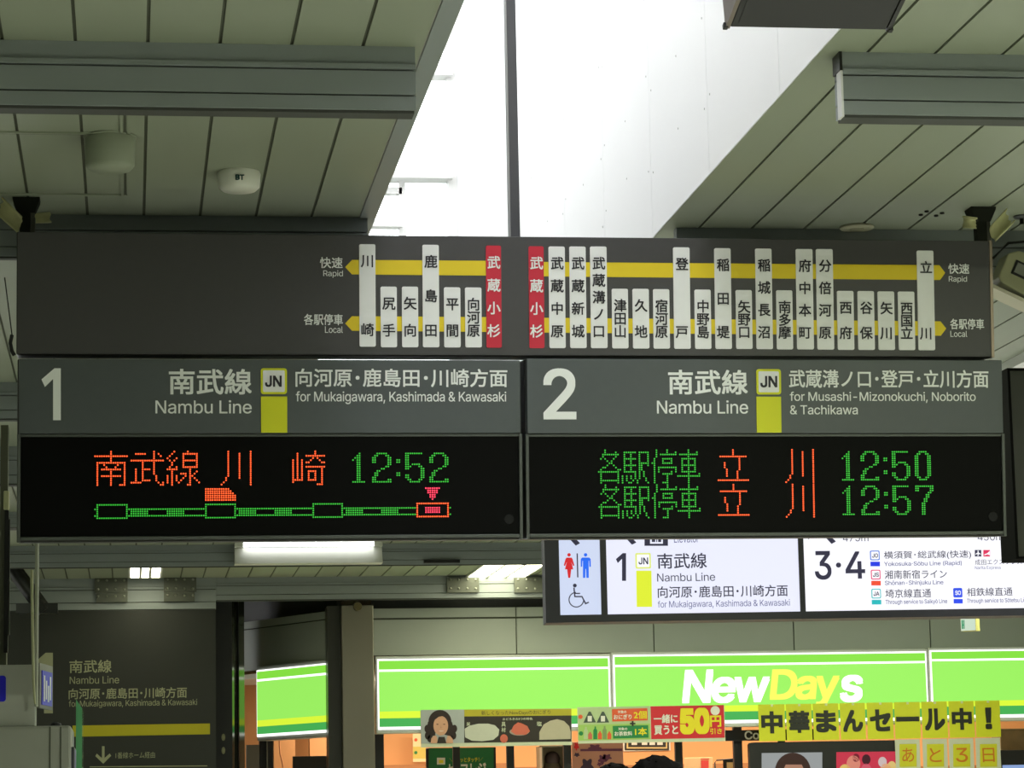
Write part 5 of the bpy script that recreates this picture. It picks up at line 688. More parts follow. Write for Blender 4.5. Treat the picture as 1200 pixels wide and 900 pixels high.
plate(602.5, 677, 641, 694.5, 'riveted plate between the slanted ceiling lamp and the guide sign', (679.5, 690))
p = atY(497, 659.5, 23.6); q = atY(539, 655.5, 23.6); o = thing('vent_strip', 'short black vent strip under the far beam left of the slanted lamp', 'vent', ((p.x + q.x) / 2, 23.6, p.z))
b = MB(); b.box(-(q.x - p.x) / 2, (q.x - p.x) / 2, 0, .05, 0, q.z - p.z); b.build('strip', M_BLACK, o)

# ================================================================== BACKLIT GUIDE SIGN
GS = Plane(atY(920, 722, 16.0), yaw=math.radians(-4.0))
gs = thing('guide_sign', 'backlit white guide sign with restroom pictograms and platform 1 and 3・4 directions', 'sign', GS)
def lit(name, rgb, es=1.0): return mat(name, tuple(v * .35 for v in rgb), .4, emit=rgb, es=es, noise=0, spec=.2)
M_LW = lit('lit_white', (234, 236, 254), .98); M_LW2 = lit('lit_white_bright', (248, 248, 255), 1.0); M_LW3 = lit('lit_white_bluish', (208, 218, 244), .96)
L_RED, L_BLUE, L_YEL = lit('lit_red', (208, 34, 40)), lit('lit_blue', (38, 106, 240)), lit('lit_yellow', (220, 234, 50))
L_INK = mat('lit_sign_ink', (30, 28, 46), .5, emit=(38, 36, 60), es=.8, noise=0); L_INK2 = lit('lit_grey_ink', (92, 94, 140), .9)
bt = GS.uv(700, 729)[1]; tp = bt + .66; xl, xr = GS.uv(639, 690)[0], GS.uv(1270, 690)[0]
b = MB(); b.box(xl, xr, .03, .22, bt, tp); b.build('case', M_BLACK, gs, .004)
def gp(x0, x1): u0, u1 = GS.uv(x0, 690)[0], GS.uv(x1, 690)[0]; return u0, u1
vb, vtt = GS.uv(800, 718.6)[1], tp - .04
fb = MB()
for a, c in ((639, 656), (704.2, 711.5), (937.2, 943.5), (1262, 1270)): fb.box(*gp(a, c), 0, .031, bt, tp)
fb.box(xl, xr, 0.001, .031, bt, vb); fb.box(xl, xr, .001, .031, vtt, tp)
fb.build('frame', mat('sign_frame_dark', (40, 40, 42), .4, metal=.3), gs)
for (a, c), m, lb in zip(((655, 705), (710.5, 938), (942.5, 1265)), (M_LW3, M_LW, M_LW2), ('bluish lit panel with restroom pictograms', 'lit white panel for platform 1', 'lit white panel for platforms 3 and 4')):
    b = MB(); u0, u1 = gp(a, c); b.box(u0, u1, .012, .029, vb - .004, vtt + .004); b.build('lit_panel', m, gs)['label'] = lb
def gw(s, x0, y0, x1, y1, m=L_INK, bold=.008, name='lettering', par=None): return words(name, s, GS.box(x0, y0, x1, y1), m, par or gs, .010, bold)
def gprism(name, polys, m, y0=.0095, y1=.0118, par=None, label=None, px=True):
    b = MB()
    for pl in polys: b.prism(GS.poly(pl) if px else pl, y0, y1)
    o = b.build(name, m, par or gs)
    if label: o['label'] = label
    return o
# pictograms
def circ(cx, cy, r, n=20): return [(cx + r * math.cos(2 * math.pi * k / n), cy + r * math.sin(2 * math.pi * k / n)) for k in range(n)]
gprism('restroom_pictogram', [circ(667, 650, 2.0), [(664, 653.3), (670, 653.3), (671.2, 655), (673.3, 662.5), (671.6, 663), (669.6, 658), (672, 667), (669.6, 667), (668.4, 677), (666, 677), (664.8, 667), (662.2, 667), (664.5, 658), (662.4, 663), (660.8, 662.5), (662.8, 655)]], L_RED, label='red woman pictogram')
gprism('restroom_pictogram', [circ(686.4, 650, 2.0), [(682.3, 653.2), (690.7, 653.2), (692.4, 655), (692.6, 664), (690.9, 664), (690.6, 657), (690, 657), (690.2, 677), (687.4, 677), (687, 666.5), (686.3, 666.5), (686, 677), (683.4, 677), (683.3, 657), (682.7, 657), (682.4, 664), (680.8, 664), (680.8, 655)]], L_BLUE, label='blue man pictogram')
gprism('divider_bar', [[(675.9, 648.3), (677.3, 648.3), (678, 676.4), (676.5, 676.4)]], L_INK)
wc = [circ(673.8, 686, 2.2), [(672, 688.5), (673.6, 688.3), (674.6, 698.2), (682.6, 698.2), (686.8, 706.2), (690, 704.9), (690.6, 706.2), (686, 708.2), (681.8, 699.7), (673.2, 699.7)], [(674, 694.6), (680, 694.6), (680, 695.9), (674.2, 695.9)]]
for k in range(18):
    a0, a1 = math.radians(-45 + 265 * k / 18 + 0), math.radians(-45 + 265 * (k + 1) / 18)
    wc.append([(675.6 + 9.2 * math.cos(a0 + .8), 702.6 + 9.2 * math.sin(a0 + .8)), (675.6 + 9.2 * math.cos(a1 + .8), 702.6 + 9.2 * math.sin(a1 + .8)), (675.6 + 8 * math.cos(a1 + .8), 702.6 + 8 * math.sin(a1 + .8)), (675.6 + 8 * math.cos(a0 + .8), 702.6 + 8 * math.sin(a0 + .8))])
gprism('wheelchair_pictogram', wc, L_INK, label='dark wheelchair pictogram')
for tx, ty in ((677.5, 637), (743.5, 636), (977.5, 635)):
    gprism('arrow', [[(tx + 2.4, ty + 1), (tx - 2.6, ty + 2.2), (tx - 28, ty - 22), (tx - 23, ty - 25)], [(tx - 30, ty - 30), (tx - 4, ty - 30), (tx - 8, ty - 25), (tx - 25, ty - 25), (tx - 25, ty - 6), (tx - 20, ty - .5 if tx > 700 else ty - 6), (tx - 30, ty - 5)]] if False else
           [[(tx + 2.4, ty - .6), (tx - 2.6, ty + 2.2), (tx - 27, ty - 24), (tx - 23, ty - 27)], [(tx - 30, ty - 30), (tx - 6, ty - 30), (tx - 10, ty - 25), (tx - 30, ty - 25)], [(tx - 30, ty - 25), (tx - 25, ty - 25), (tx - 25, ty - 7), (tx - 30, ty - 3)]], L_INK, label='dark arrow pointing up left')
e = gprism('elevator_pictogram', [[(755.5, 612), (783, 612), (783, 639.4), (755.5, 639.4)]], L_INK, label='dark elevator pictogram')
gprism('elevator_cage', [[(762, 618), (777, 618), (777, 637), (762, 637)]], M_LW, .0085, .0094, e)
gprism('cage_bars', [[(764, 620), (768, 620), (768, 635), (764, 635)], [(769.2, 620), (770.4, 620), (770.4, 635), (769.2, 635)], [(771.4, 620), (775, 620), (775, 635), (771.4, 635)]], L_INK, .0075, .0084, e)
gw('Elevator', 790, 626, 819, 635.6, L_INK2, 0)
b = MB(); digit_one(b, GS, 722, 648, 733.9, 680.5, .010); b.build('platform_number', L_INK, gs)['label'] = 'dark platform number 1'
def sym(x0, y0, x1, y1, rgb, s, fill=False, tcol=None, name='line_symbol'):
    m = lit('lit_sym_%d_%d_%d' % rgb, rgb)
    o = gprism(name, [rrect(GS.box(x0, y0, x1, y1), .008)], m, .0092, .0118, px=False, label='square line symbol ' + s)
    w_ = (x1 - x0)
    if not fill: gprism('symbol_field', [rrect(GS.box(x0 + w_ * .1, y0 + w_ * .1, x1 - w_ * .1, y1 - w_ * .1), .005)], M_LW2, .0082, .0091, o, px=False)
    words('lettering', s, GS.box(x0 + w_ * .2, y0 + w_ * .3, x1 - w_ * .18, y1 - w_ * .27), M_LW2 if fill else L_INK, o, .0078, .015)
    return o
sym(744.8, 647.8, 763, 666.2, (222, 232, 120), 'JN'); gprism('line_block', [[(745.8, 668.6), (763.6, 668.6), (764.4, 711), (746.4, 711)]], L_YEL, label='yellow line colour block')
gw('南武線', 770.5, 648, 828.5, 666); gw('Nambu Line', 770.3, 671.3, 838.3, 681, bold=0)
gw('向河原・鹿島田・川崎方面', 771, 686, 923.5, 699.6); gw('for Mukaigawara, Kashimada & Kawasaki', 771, 703, 926, 712.8, L_INK2, .0)
gw('3', 955, 645.5, 974.5, 679.2, bold=.01, name='platform_number'); gw('4', 991, 646, 1014, 678, bold=.01, name='platform_number'); gprism('dot', [circ(983, 662, 3)], L_INK)
for x, y, s, rgb, brgb, jp, jx1, en, ex1 in ((1020, 645, 'JO', (70, 120, 215), (40, 60, 225), '横須賀・総武線(快速)', 1138.5, 'Yokosuka・Sōbu Line (Rapid)', 1127.5),
        (1021, 667.5, 'JS', (225, 60, 110), (238, 78, 50), '湘南新宿ライン', 1110, 'Shōnan-Shinjuku Line', 1106), (1021.6, 689.8, 'JA', (70, 190, 190), (40, 182, 186), '埼京線直通', 1091.5, 'Through service to Saikyō Line', 1110.5)):
    sym(x, y, x + 11.2, y + 11.4, rgb, s)
    gprism('line_block', [[(x + .4, y + 13), (x + 11.5, y + 13), (x + 11.6, y + 18.4), (x + .5, y + 18.4)]], lit('lit_block_%s' % s, brgb), label='line colour block under ' + s)
    gw(jp, x + 16.2, y + .2, jx1, y + 10.4, bold=.004); gw(en, x + 16.4, y + 12.4, ex1, y + 18.8, L_INK2, .005)
sym(1117.6, 688.8, 1128.2, 700, (50, 80, 225), 'SO', True); gprism('line_block', [[(1118, 701.8), (1128.6, 701.8), (1128.7, 707), (1118.1, 707)]], lit('lit_block_SO', (42, 72, 232)), label='line colour block under SO')
gw('相鉄線直通', 1133.5, 688.3, 1187, 698.2, bold=.004); gw('Through service to Sōtetsu Line', 1133.5, 700.8, 1206, 707.2, L_INK2, .005)
a = gprism('airport_pictogram', [[(1142.8, 644.3), (1150.4, 644.3), (1150.5, 652), (1142.9, 652)]], L_INK, label='dark square with white aeroplane')
gprism('aeroplane', [[(1146.2, 645), (1147, 645), (1147.2, 647.4), (1149.6, 648.8), (1149.6, 649.6), (1147.2, 649), (1147, 650.4), (1147.8, 651.2), (1145.4, 651.2), (1146.2, 650.4), (1146, 649), (1143.6, 649.6), (1143.6, 648.8), (1146, 647.4)]], M_LW2, .0082, .0094, a)
a = gprism('express_mark', [[(1152.8, 644.3), (1160.6, 644.3), (1160.7, 652), (1152.9, 652)]], lit('lit_crimson', (214, 44, 88)), label='crimson square express mark')
gprism('stripe', [[(1154, 649.4), (1157.4, 648.2), (1160.2, 645.4), (1160.2, 650.6), (1157.8, 649.4), (1154, 650.6)]], M_LW2, .0082, .0094, a)
gw('成田エクスプレス', 1143, 655, 1198, 661.6, bold=.0); gw('Narita Express', 1143, 663, 1173.5, 667.8, L_INK2, 0)
gw('475m', 988, 625.5, 1018, 634.2, bold=0); gw('450m', 1146, 624.5, 1176, 633.2, bold=0)
for sx in (-.55, .9):
    b = MB(); b.box(sx - .02, sx + .02, .08, .12, tp, CZ - GS.O.z); b.build('hanger', M_POLE, gs)

# ================================================================== DARK WALL SIGN, LEFT BELOW
DY = 26.9; D = Plane((0, DY, 0)); Dp = D.at(130, 1000)
M_DARK = mat('dark_wall_sign_face', (40, 42, 37), .5, noise=.06, scale=30)
M_DINK = mat('dull_lettering', (150, 152, 122), .6); M_DYEL = mat('dull_yellow_print', (170, 162, 20), .6)
ds = thing('wall_sign', 'dark wall sign reading 1 Nambu Line with a yellow band at the lower left', 'sign', Dp)
b = MB(); b.box(Dp.uv(-60, 800)[0], Dp.uv(253, 800)[0], 0, .1, -1.3, 3.9 - .31 - Dp.O.z); b.build('panel', M_DARK, ds)
b = MB(); digit_one(b, Dp, 36, 765, 62, 836, -.003); b.build('platform_number', M_DINK, ds)
for s, x0, y0, x1, y1, bo in (('南武線', 81.3, 773.5, 130.8, 788.5, .012), ('Nambu Line', 81.6, 792.5, 139.6, 801.2, 0), ('向河原・鹿島田・川崎方面', 80.5, 806, 219, 818.7, .012), ('for Mukaigawara, Kashimada & Kawasaki', 80.6, 820, 231, 829.2, 0),
                          ('1番線ホーム経由', 135.5, 881.2, 181.5, 888.6, .0)):
    words('lettering', s, Dp.box(x0, y0, x1, y1), M_DINK, ds, -.003, bo)
b = MB(); b.prism(Dp.poly([(85, 850.3), (246, 847.8), (246, 860.4), (85, 863.4)]), -.003, -.0005); b.build('yellow_band', M_DYEL, ds)
b = MB(); b.prism(Dp.poly([(119.5, 874.5), (122.5, 874.5), (122.5, 888.3), (128.5, 883), (130.3, 885.6), (121, 895), (111.7, 886), (113.6, 883.2), (119.5, 888.5)]), -.003, -.0005); b.build('arrow', M_DINK, ds)['label'] = 'arrow pointing down'
b = MB(); b.prism(Dp.poly([(105, 898.2), (243, 897), (243, 898), (105, 899.2)]), -.003, -.0005); b.build('rule_line', M_DINK, ds)
for k, yy in enumerate((864, 879.5)):  # oval lights painted as plain unlit colour
    q = atY(261.8, yy, 27.19); o = thing('lightspot_plate', ('upper' if k == 0 else 'lower') + ' small oval button on the dark metal strip right of the wall sign', 'lightspot', q)
    b = MB(); b.prism(disc(0, 0, .018, 18, .034), -.012, .008); b.build('plate', mat('oval_lightspot', (120, 120, 88), .5), o)
    b = MB(); b.prism(disc(0, 0, .009, 14, .02), -.016, -.012); b.build('lightspot', mat('oval_lightspot_centre', (135, 135, 100), .4), o)

# ================================================================== SHOP SIGN BOXES
M_GRN = lit('lit_green', (138, 230, 70), .92); M_GRN2 = lit('lit_pale_green', (158, 244, 100), .94); M_GRND = lit('lit_dark_green', (70, 172, 84), 1.0)
M_LIME = lit('lit_lime', (218, 246, 60), 1.0); M_LWH = lit('lit_edge_white', (255, 255, 255), 1.5); M_LYEL = lit('lit_logo_yellow', (246, 250, 96), 1.05)
M_SFRAME = mat('shop_sign_frame', (176, 180, 168), .45)
def shop_sign(pl, x0, x1, ys, label, wedge=None, clip=0):
    """ys: px heights at the box's middle: top, white edge, green, white line, green, lime, dark green, white edge, bottom"""
    xm = (x0 + x1) / 2; m_ = pl.at(xm, ys[-1]); u0, u1 = m_.uv(x0, ys[3])[0], m_.uv(x1, ys[3])[0]
    v = [m_.uv(xm, y)[1] for y in ys]
    o = thing('shop_sign', label, 'sign', m_, 'green shop sign boxes')
    b = MB(); b.box(u0, u1, .0, .2, v[8], v[0]); b.build('case', M_SFRAME, o, .006)
    e = .018
    b = MB(); b.box(u0 + e, u1 - e, -.014, -.0005, v[7], v[1]); b.build('lit_edge', M_LWH, o)
    for a, c, m, nm, lb in ((1, 2, M_GRN, 'green_band', 'upper green band'), (3, 4, M_GRN2, 'green_band', 'broad light green band'), (4, 5, M_LIME, 'lime_band', 'lime yellow band'), (5, 6, M_GRND, 'green_band', 'lower dark green band')):
        b = MB(); b.box(u0 + e + .013, u1 - e - .013, -.018, -.0145, v[c], v[a] - (.016 if a == 1 else 0)); b.build(nm, m, o)['label'] = lb
    return o, m_
YS2 = [767.5, 771, 783.2, 785.6, 832, 840, 850, 853.2, 857.6]
WS = W.shift(-.2)
shop_sign(WS, 440, 716.2, YS2, 'long lit green shop sign panel without lettering above the food poster')
o, m_ = shop_sign(WS, 716.4, 1087.4, [762.2, 765.6, 777, 779.4, 826, 833.2, 843.2, 846.8, 850.8], 'lit green shop sign panel carrying the white and yellow shop name')
for s, x0, y0, x1, y1, m, lb in (('New', 798.5, 784.5, 902, 824, M_LWH, 'white glowing letters New'), ('Day', 901, 784, 984, 829, M_LYEL, 'yellow glowing letters Day'), ('s', 983.5, 791, 1011, 823, M_LWH, 'white glowing letter s')):
    words('logo_letters', s, m_.box(x0, y0, x1, y1), m, o, -.0195, .021, .12, lb, -.03)
shop_sign(WS, 1087.6, 1330, [757.6, 760.7, 771.2, 773.5, 820.3, 826.7, 836.8, 840.2, 844.2], 'lit green shop sign panel cut by the right picture edge')
CHS = CH.shift(-.03)
shop_sign(CHS, 301, 396, [776.5, 780.8, 791.8, 794.4, 841, 848.5, 857.5, 860.6, 865.3], 'lit green shop sign panel on the slanted corner left of the steel column')

# ---------------------------------------------------------------- posters on the shop front
PY = 27.2245; PP = Plane((0, PY, 0))
def ink(name, rgb, r=.5): return mat(name, rgb, r, noise=.05, scale=25)
def board(name, label, cat, x0, y0, x1, y1, m, group=None, Y=PY, nm='sheet', th=.006):
    pl = Plane((0, Y, 0)).at((x0 + x1) / 2, y1); o = thing(name, label, cat, pl, group)
    b = MB(); bx = pl.box(x0, y0, x1, y1); b.box(bx[0], bx[2], 0, th, bx[1], bx[3]); b.build(nm, m, o)
    return o, pl
def shape(nm, pl, pts, m, par, y=-.001, th=.0008, label=None, smooth=False):
    b = MB(); b.prism(pl.poly(pts), y - th, y + .0002); o = b.build(nm, m, par)
    if label: o['label'] = label
    return o
def ell(cx, cy, rx, ry, n=28, a0=0, a1=360): return [(cx + rx * math.cos(math.radians(a0 + (a1 - a0) * k / n)), cy + ry * math.sin(math.radians(a0 + (a1 - a0) * k / n))) for k in range(n + (a1 - a0 < 360))]
M_PAPER = ink('poster_paper', (190, 196, 170)); M_PGREY = ink('poster_grey', (160, 166, 166)); M_SKIN = ink('poster_skin', (196, 150, 122)); M_HAIR = ink('poster_hair', (40, 28, 24))
M_OLIVE = ink('poster_olive', (168, 158, 36)); M_PBLK = ink('poster_black', (40, 34, 28)); M_RICE = ink('poster_rice', (184, 186, 172)); M_SALM = ink('poster_salmon', (190, 96, 76)); M_SALT = ink('poster_salt', (172, 164, 142))
o, pl = board('poster_banner', 'long food poster with a smiling woman, rice and salmon pictures', 'poster', 493, 831.5, 670, 874.5, M_PAPER)
pt = shape('portrait', pl, [(493.3, 832), (544, 831.5), (544, 870.5), (493.3, 871.5)], M_PGREY, o, label='grey portrait panel of a woman')
shape('hair', pl, ell(515.5, 846, 13.5, 14) + [], M_HAIR, pt, -.003); shape('hair', pl, [(501.5, 846), (511, 842), (510, 862), (502, 863.5), (499, 858)], M_HAIR, pt, -.0032); shape('hair', pl, [(520, 842), (529.5, 846), (533, 858), (529, 863), (521, 861)], M_HAIR, pt, -.0032)
shape('face', pl, ell(516.5, 850.5, 8.6, 11.5), M_SKIN, pt, -.0045)
shape('mouth', pl, ell(517, 856.3, 2.8, 1.0, 14, 0, 180), ink('poster_teeth', (214, 196, 184)), pt, -.006)
shape('nose', pl, [(516.6, 850), (517.4, 853.4), (515.8, 853.4)], ink('poster_skin_tone', (178, 132, 106)), pt, -.006)
for wx, wy in ((501, 862), (504, 865.5), (531.5, 862), (528, 865.5), (500.5, 854), (532.5, 854)): shape('hair_wave', pl, ell(wx, wy, 3.2, 4.6), M_HAIR, pt, -.0034)
for ex in (512.5, 520.5): shape('eye', pl, ell(ex, 848.8, 1.3, .5), M_HAIR, pt, -.006)
shape('fringe', pl, [(506.5, 848), (507.5, 840), (511, 836), (516, 834.5), (522, 836), (525.5, 840), (526.3, 848.5), (523.6, 842.5), (519.5, 839), (514, 840), (509.5, 843.5)], M_HAIR, pt, -.0065)
for hx, d in ((508.5, 1), (526.5, -1)): shape('hand', pl, [(hx - 4, 871), (hx - 3, 865), (hx - 1 + d, 862), (hx + 2 + d, 862.5), (hx + 4, 866), (hx + 4.5, 871)], M_SKIN, pt, -.0055)
shape('held_snack', pl, [(512, 871), (514, 863.5), (521, 863.5), (523, 871)], M_PBLK, pt, -.0065)
shape('title_strip', pl, [(544, 831.6), (669.6, 830.6), (669.6, 838.4), (544, 839.6)], M_OLIVE, o)
words('lettering', '新しくなったNewDaysのおにぎり', pl.box(564, 832.6, 645, 838.2), M_PBLK, o, -.003, .0)
fp = shape('food_pictures', pl, [(544, 839.6), (669.6, 838.4), (669.6, 869), (544, 870.5)], M_PBLK, o, label='dark strip of food pictures')
shape('rice_bowl', pl, [(544.5, 854), (550, 850.5), (560, 848.2), (572, 848), (580, 850), (585, 855), (584, 862), (578, 867), (565, 868.6), (553, 868), (545, 864)], M_RICE, fp, -.003)
shape('salmon', pl, ell(608.5, 857.5, 11.5, 4.5), ink('poster_dish', (150, 140, 130)), fp, -.003); shape('salmon', pl, [(598.5, 857), (602, 850), (607, 846.5), (612, 848), (618, 851), (621, 857), (616, 861), (604, 861)], M_SALM, fp, -.0045)
shape('salmon', pl, ell(590.5, 865.5, 4.5, 5), M_SALM, fp, -.003)
shape('salt_heap', pl, [(632, 867), (632, 858), (637, 849), (645, 844.5), (653, 842.8), (661, 845), (667, 851), (668.8, 858), (668.6, 866)], M_SALT, fp, -.003)
for s, x0, y0, x1, y1 in (('米', 546.5, 846, 551, 851), ('具', 587.5, 846, 592.5, 851.5), ('材', 587.5, 852.5, 592.5, 858), ('塩', 628.8, 845.5, 634.8, 850.8), ('おどろきの3つの特色', 589, 841, 624, 844)):
    words('lettering', s, pl.box(x0, y0, x1, y1), M_PAPER, fp, -.005, .012)
o, pl = board('poster_banner', 'green and red discount poster reading 50円', 'poster', 677, 827.5, 849.5, 870, M_PAPER)
M_PGRN = ink('poster_pale_green', (150, 186, 96)); M_PGR2 = ink('poster_pale_green_top', (168, 186, 140)); M_ORG = ink('poster_orange', (208, 84, 44)); M_DGR = ink('poster_green', (24, 120, 62)); M_PRED = ink('poster_red', (196, 32, 44)); M_PYEL = ink('poster_yellow', (222, 206, 30)); M_PW = ink('poster_white', (216, 214, 205))
shape('green_field', pl, [(677.3, 829.7), (761.5, 827.3), (762, 847.8), (677.6, 849.4)], M_PGR2, o, label='pale green upper field'); g = shape('green_field', pl, [(677.6, 849.4), (762, 847.8), (762.3, 866.3), (677.8, 868)], M_PGRN, o, label='brighter green lower field')
for cx in (691, 706.5):
    s_ = shape('rice_ball', pl, [(cx - 7.4, 847), (cx - 1.2, 834), (cx + 1.2, 834), (cx + 7.4, 846.6)], ink('poster_nori', (62, 76, 66)), o, -.003); shape('wrapper_label', pl, [(cx - 2.4, 839), (cx + 2.4, 839), (cx + 2.4, 845.5), (cx - 2.4, 845.5)], M_PW, s_, -.0045)
for cx, hh, m in ((686.5, 14.5, M_PGR2), (691.5, 8.5, M_SALM), (697.5, 15, M_DGR), (703, 9.5, M_ORG), (708.5, 15.5, M_PGRN), (714, 9, M_ORG)):
    shape('bottle', pl, [(cx - 2.3, 866.3), (cx - 2.3, 866.3 - hh * .7), (cx - .9, 866.3 - hh * .85), (cx - .9, 866.3 - hh), (cx + .9, 866.3 - hh), (cx + .9, 866.3 - hh * .85), (cx + 2.3, 866.3 - hh * .7), (cx + 2.3, 866.3)], ink('bottle_%d' % cx, (120, 140, 90)) if m is M_PGRN else m, o, -.003)
for cx, cy, m in ((680.2, 840, M_ORG), (680.8, 859.5, M_DGR)): shape('dot_mark', pl, ell(cx, cy, 2.5, 2.5), m, o, -.003)
r1 = shape('price_box', pl, [(717, 831), (758.6, 829.9), (759, 844.2), (717.4, 845.6)], M_ORG, o, -.003, label='orange box reading 2個'); r2 = shape('price_box', pl, [(718, 850.7), (759.5, 849.8), (760, 864.4), (718.4, 865.6)], M_DGR, o, -.003, label='green box reading 1本')
for s, x0, y0, x1, y1, m, p_ in (('対象の', 724, 832.6, 734, 836, M_PW, r1), ('おにぎり', 719, 837.2, 740, 843, M_PW, r1), ('2個', 742.5, 833, 757.8, 842.5, M_PYEL, r1), ('対象の', 724.5, 852.4, 735, 855.8, M_PW, r2), ('お茶飲料', 720, 857, 740.8, 862.4, M_PW, r2), ('1本', 744, 852.6, 758, 862, M_PYEL, r2)):
    words('lettering', s, pl.box(x0, y0, x1, y1), m, p_, -.006, .02)
words('lettering', '+', pl.box(738, 845, 744.5, 851), M_PBLK, o, -.0062, .03)
rd = shape('red_field', pl, [(762.3, 827.8), (848, 826.2), (849.3, 864.5), (763.2, 866.2)], M_PRED, o, label='red field with the yellow 50円')
for s, x0, y0, x1, y1, m, bo in (('一緒に', 766, 837, 794, 847.5, M_PW, .025), ('買うと', 766.5, 850, 794.5, 861, M_PW, .025), ('50', 796.5, 829.5, 831.5, 860.5, M_PYEL, .05), ('円', 832, 838.5, 845, 852, M_PYEL, .03), ('引き', 832, 853.5, 846, 860.2, M_PYEL, .012)):
    words('lettering', s, pl.box(x0, y0, x1, y1), m, rd, -.003, bo)
shape('badge', pl, ell(838, 832.8, 5.4, 5.4), M_PW, rd, -.003)
# yellow letter sheets hung in a row
M_SHEET = ink('yellow_sheet', (198, 200, 34)); M_MARK = ink('marker_black', (34, 36, 26))
xs = [889, 921.5, 953, 984.7, 1016.3, 1048.5, 1080.4, 1112.3, 1143.4]; wds = [31, 30, 30, 29.5, 30.5, 30, 30, 29.5, 28.8]
for i, (ch, x, w_) in enumerate(zip('中華まんセール中！', xs, wds)):
    y0 = 825.5 - i * .55; y1 = 868.5 - i * .6
    lab = {0: 'first yellow paper sheet, reading 中, beside the black header board', 7: 'yellow paper sheet reading 中 between the sheets ル and ！'}.get(i, 'yellow paper sheet reading ' + ch + ' in the row under the shop sign')
    o, pl = board('letter_sheet', lab, 'paper sheet', x, y0, x + w_, y1, M_SHEET, 'yellow letter sheets', PY - .003, th=.002)
    uu, vv = pl.uv(x + w_ / 2, (y0 + y1) / 2 + 1); b = MB(); put(b, ch, pl.box(x + (3 if ch not in 'ー！' else (1.5 if ch == 'ー' else 11)), (y0 + (8 if ch != 'ー' else 17)), x + w_ - (3 if ch not in 'ー！' else (1.5 if ch == 'ー' else 10)), y1 - (9 if ch != 'ー' else 20)), -.002, .045)
    b.build('lettering', M_MARK, o)
    b = MB(); tu, tv = pl.uv(x + w_ / 2, y0 + 1.2); b.box(tu - .012, tu + .012, -.0025, -.0003, tv - .012, tv + .012); b.build('tape', ink('clear_tape', (200, 206, 150)), o)
M_SHW = ink('white_sheet', (186, 188, 166)); M_SHY = ink('yellow_print', (190, 186, 34)); M_SHR = ink('red_print', (190, 110, 24))
for ch, x in zip('あと3日', (1049.5, 1081.6, 1112.4, 1143.8)):
    o, pl = board('letter_sheet', 'white bordered sheet with orange ' + ch + ' on yellow in the lower row', 'paper sheet', x, 866.5 - (x - 1050) * .018, x + 29, 911, M_SHW, 'white letter sheets', PY - .003, th=.002)
    pr = shape('yellow_print', pl, [(x + 4.5, 872), (x + 24.5, 871.6), (x + 24.7, 898.5), (x + 4.7, 898.8)], M_SHY, o)
    words('lettering', ch, pl.box(x + 7.5, 876.5, x + 21.5, 893), M_SHR, pr, -.004, .004)

# ---------------------------------------------------------------- black posts and header under the shop sign
SFY = 27.55
k = 0
for x0, x1, where in ((439, 450, 'right beside the steel column'), (531, 539, 'in front of the green notice'), (594, 602.5, 'between the green notice and the doll box'), (660.5, 669.5, 'between the doll box and the purple poster'), (791.5, 800, 'right of the large dark head'), (860, 870, 'left of the black header board')):
    p, q = atY(x0, 880, SFY), atY(x1, 880, SFY); o = thing('shop_post', 'black shop front post ' + where, 'post', (p.x, SFY, 0), 'shop front posts')
    b = MB(); b.box(0, q.x - p.x, 0, .06, 0, zY(x0, 848, SFY)); b.build('shaft', M_BLACK, o, .003)
    b = MB(); b.box(-.01, q.x - p.x + .01, -.01, .07, 0, .05); b.build('foot', M_BLACKM, o)
o, pl = board('header_board', 'black header board with white letters left of the yellow sheets', 'sign', 849, 855, 960, 867.5, M_BLACK, None, SFY - .06, 'panel', .0595)
words('lettering', 'Co', pl.box(872.5, 856.5, 889.5, 866.5), M_INKW, o, -.003, .015)
# ---------------------------------------------------------------- inside the shop
def inside(name, label, cat, x0, y0, x1, y1, Y, m, d=.04, nm='panel'):
    p, q = atY(x0, y1, Y), atY(x1, y0, Y); o = thing(name, label, cat, ((p.x + q.x) / 2, Y, p.z)); wd = (q.x - p.x) / 2
    b = MB(); b.box(-wd, wd, 0, d, 0, q.z - p.z); b.build(nm, m, o, min(.004, d / 4))
    return o, Plane(o.location), wd, q.z - p.z
M_NGRN = ink('notice_green', (22, 104, 54))
o, pl, wd, h = inside('notice_board', 'green notice board with yellow and white lettering behind a black post', 'sign', 500, 875.5, 581, 925, 28.2, M_BLACK, .05, 'frame')
shape('green_face', pl, [(502.5, 876.5), (578.5, 876), (578.5, 922), (502.5, 922)], M_NGRN, o, -.003)
ic = shape('icon', pl, [(512, 888), (521.6, 888), (521.6, 896), (512, 896)], M_PW, o, -.006); shape('icon_mark', pl, [(514.2, 890.5), (519.5, 890.5), (519.5, 894.5), (514.2, 894.5)], M_PYEL, ic, -.008)
for s, x0, y0, x1, y1, m, bo in (('＼', 526.5, 888.5, 530, 892.5, M_PYEL, 0), ('ッとタッチ！', 539.5, 887.5, 561.5, 893, M_PYEL, .012), ('／', 562.5, 887.5, 566, 891.5, M_PYEL, 0), ('セ', 524, 895.5, 532, 908, M_PW, .03), ('フレジ', 540, 894, 569.5, 908, M_PW, .03)):
    words('lettering', s, pl.box(x0, y0, x1, y1), m, o, -.006, bo)
o, pl, wd, h = inside('menu_sheet', 'pale drink sheet with red and green dots at the left of the shop', 'poster', 484, 858.5, 499, 893, 30.6, ink('cream_sheet', (232, 206, 160)), .01)
shape('sheet_field', pl, [(484, 875), (499, 875), (499, 889), (484, 889)], ink('sheet_green', (196, 180, 90)), o)
for yy, m in ((867, M_ORG), (882, M_DGR)): shape('dot_mark', pl, ell(487.3, yy, 1.9, 1.9), m, o, -.003)
b = MB()
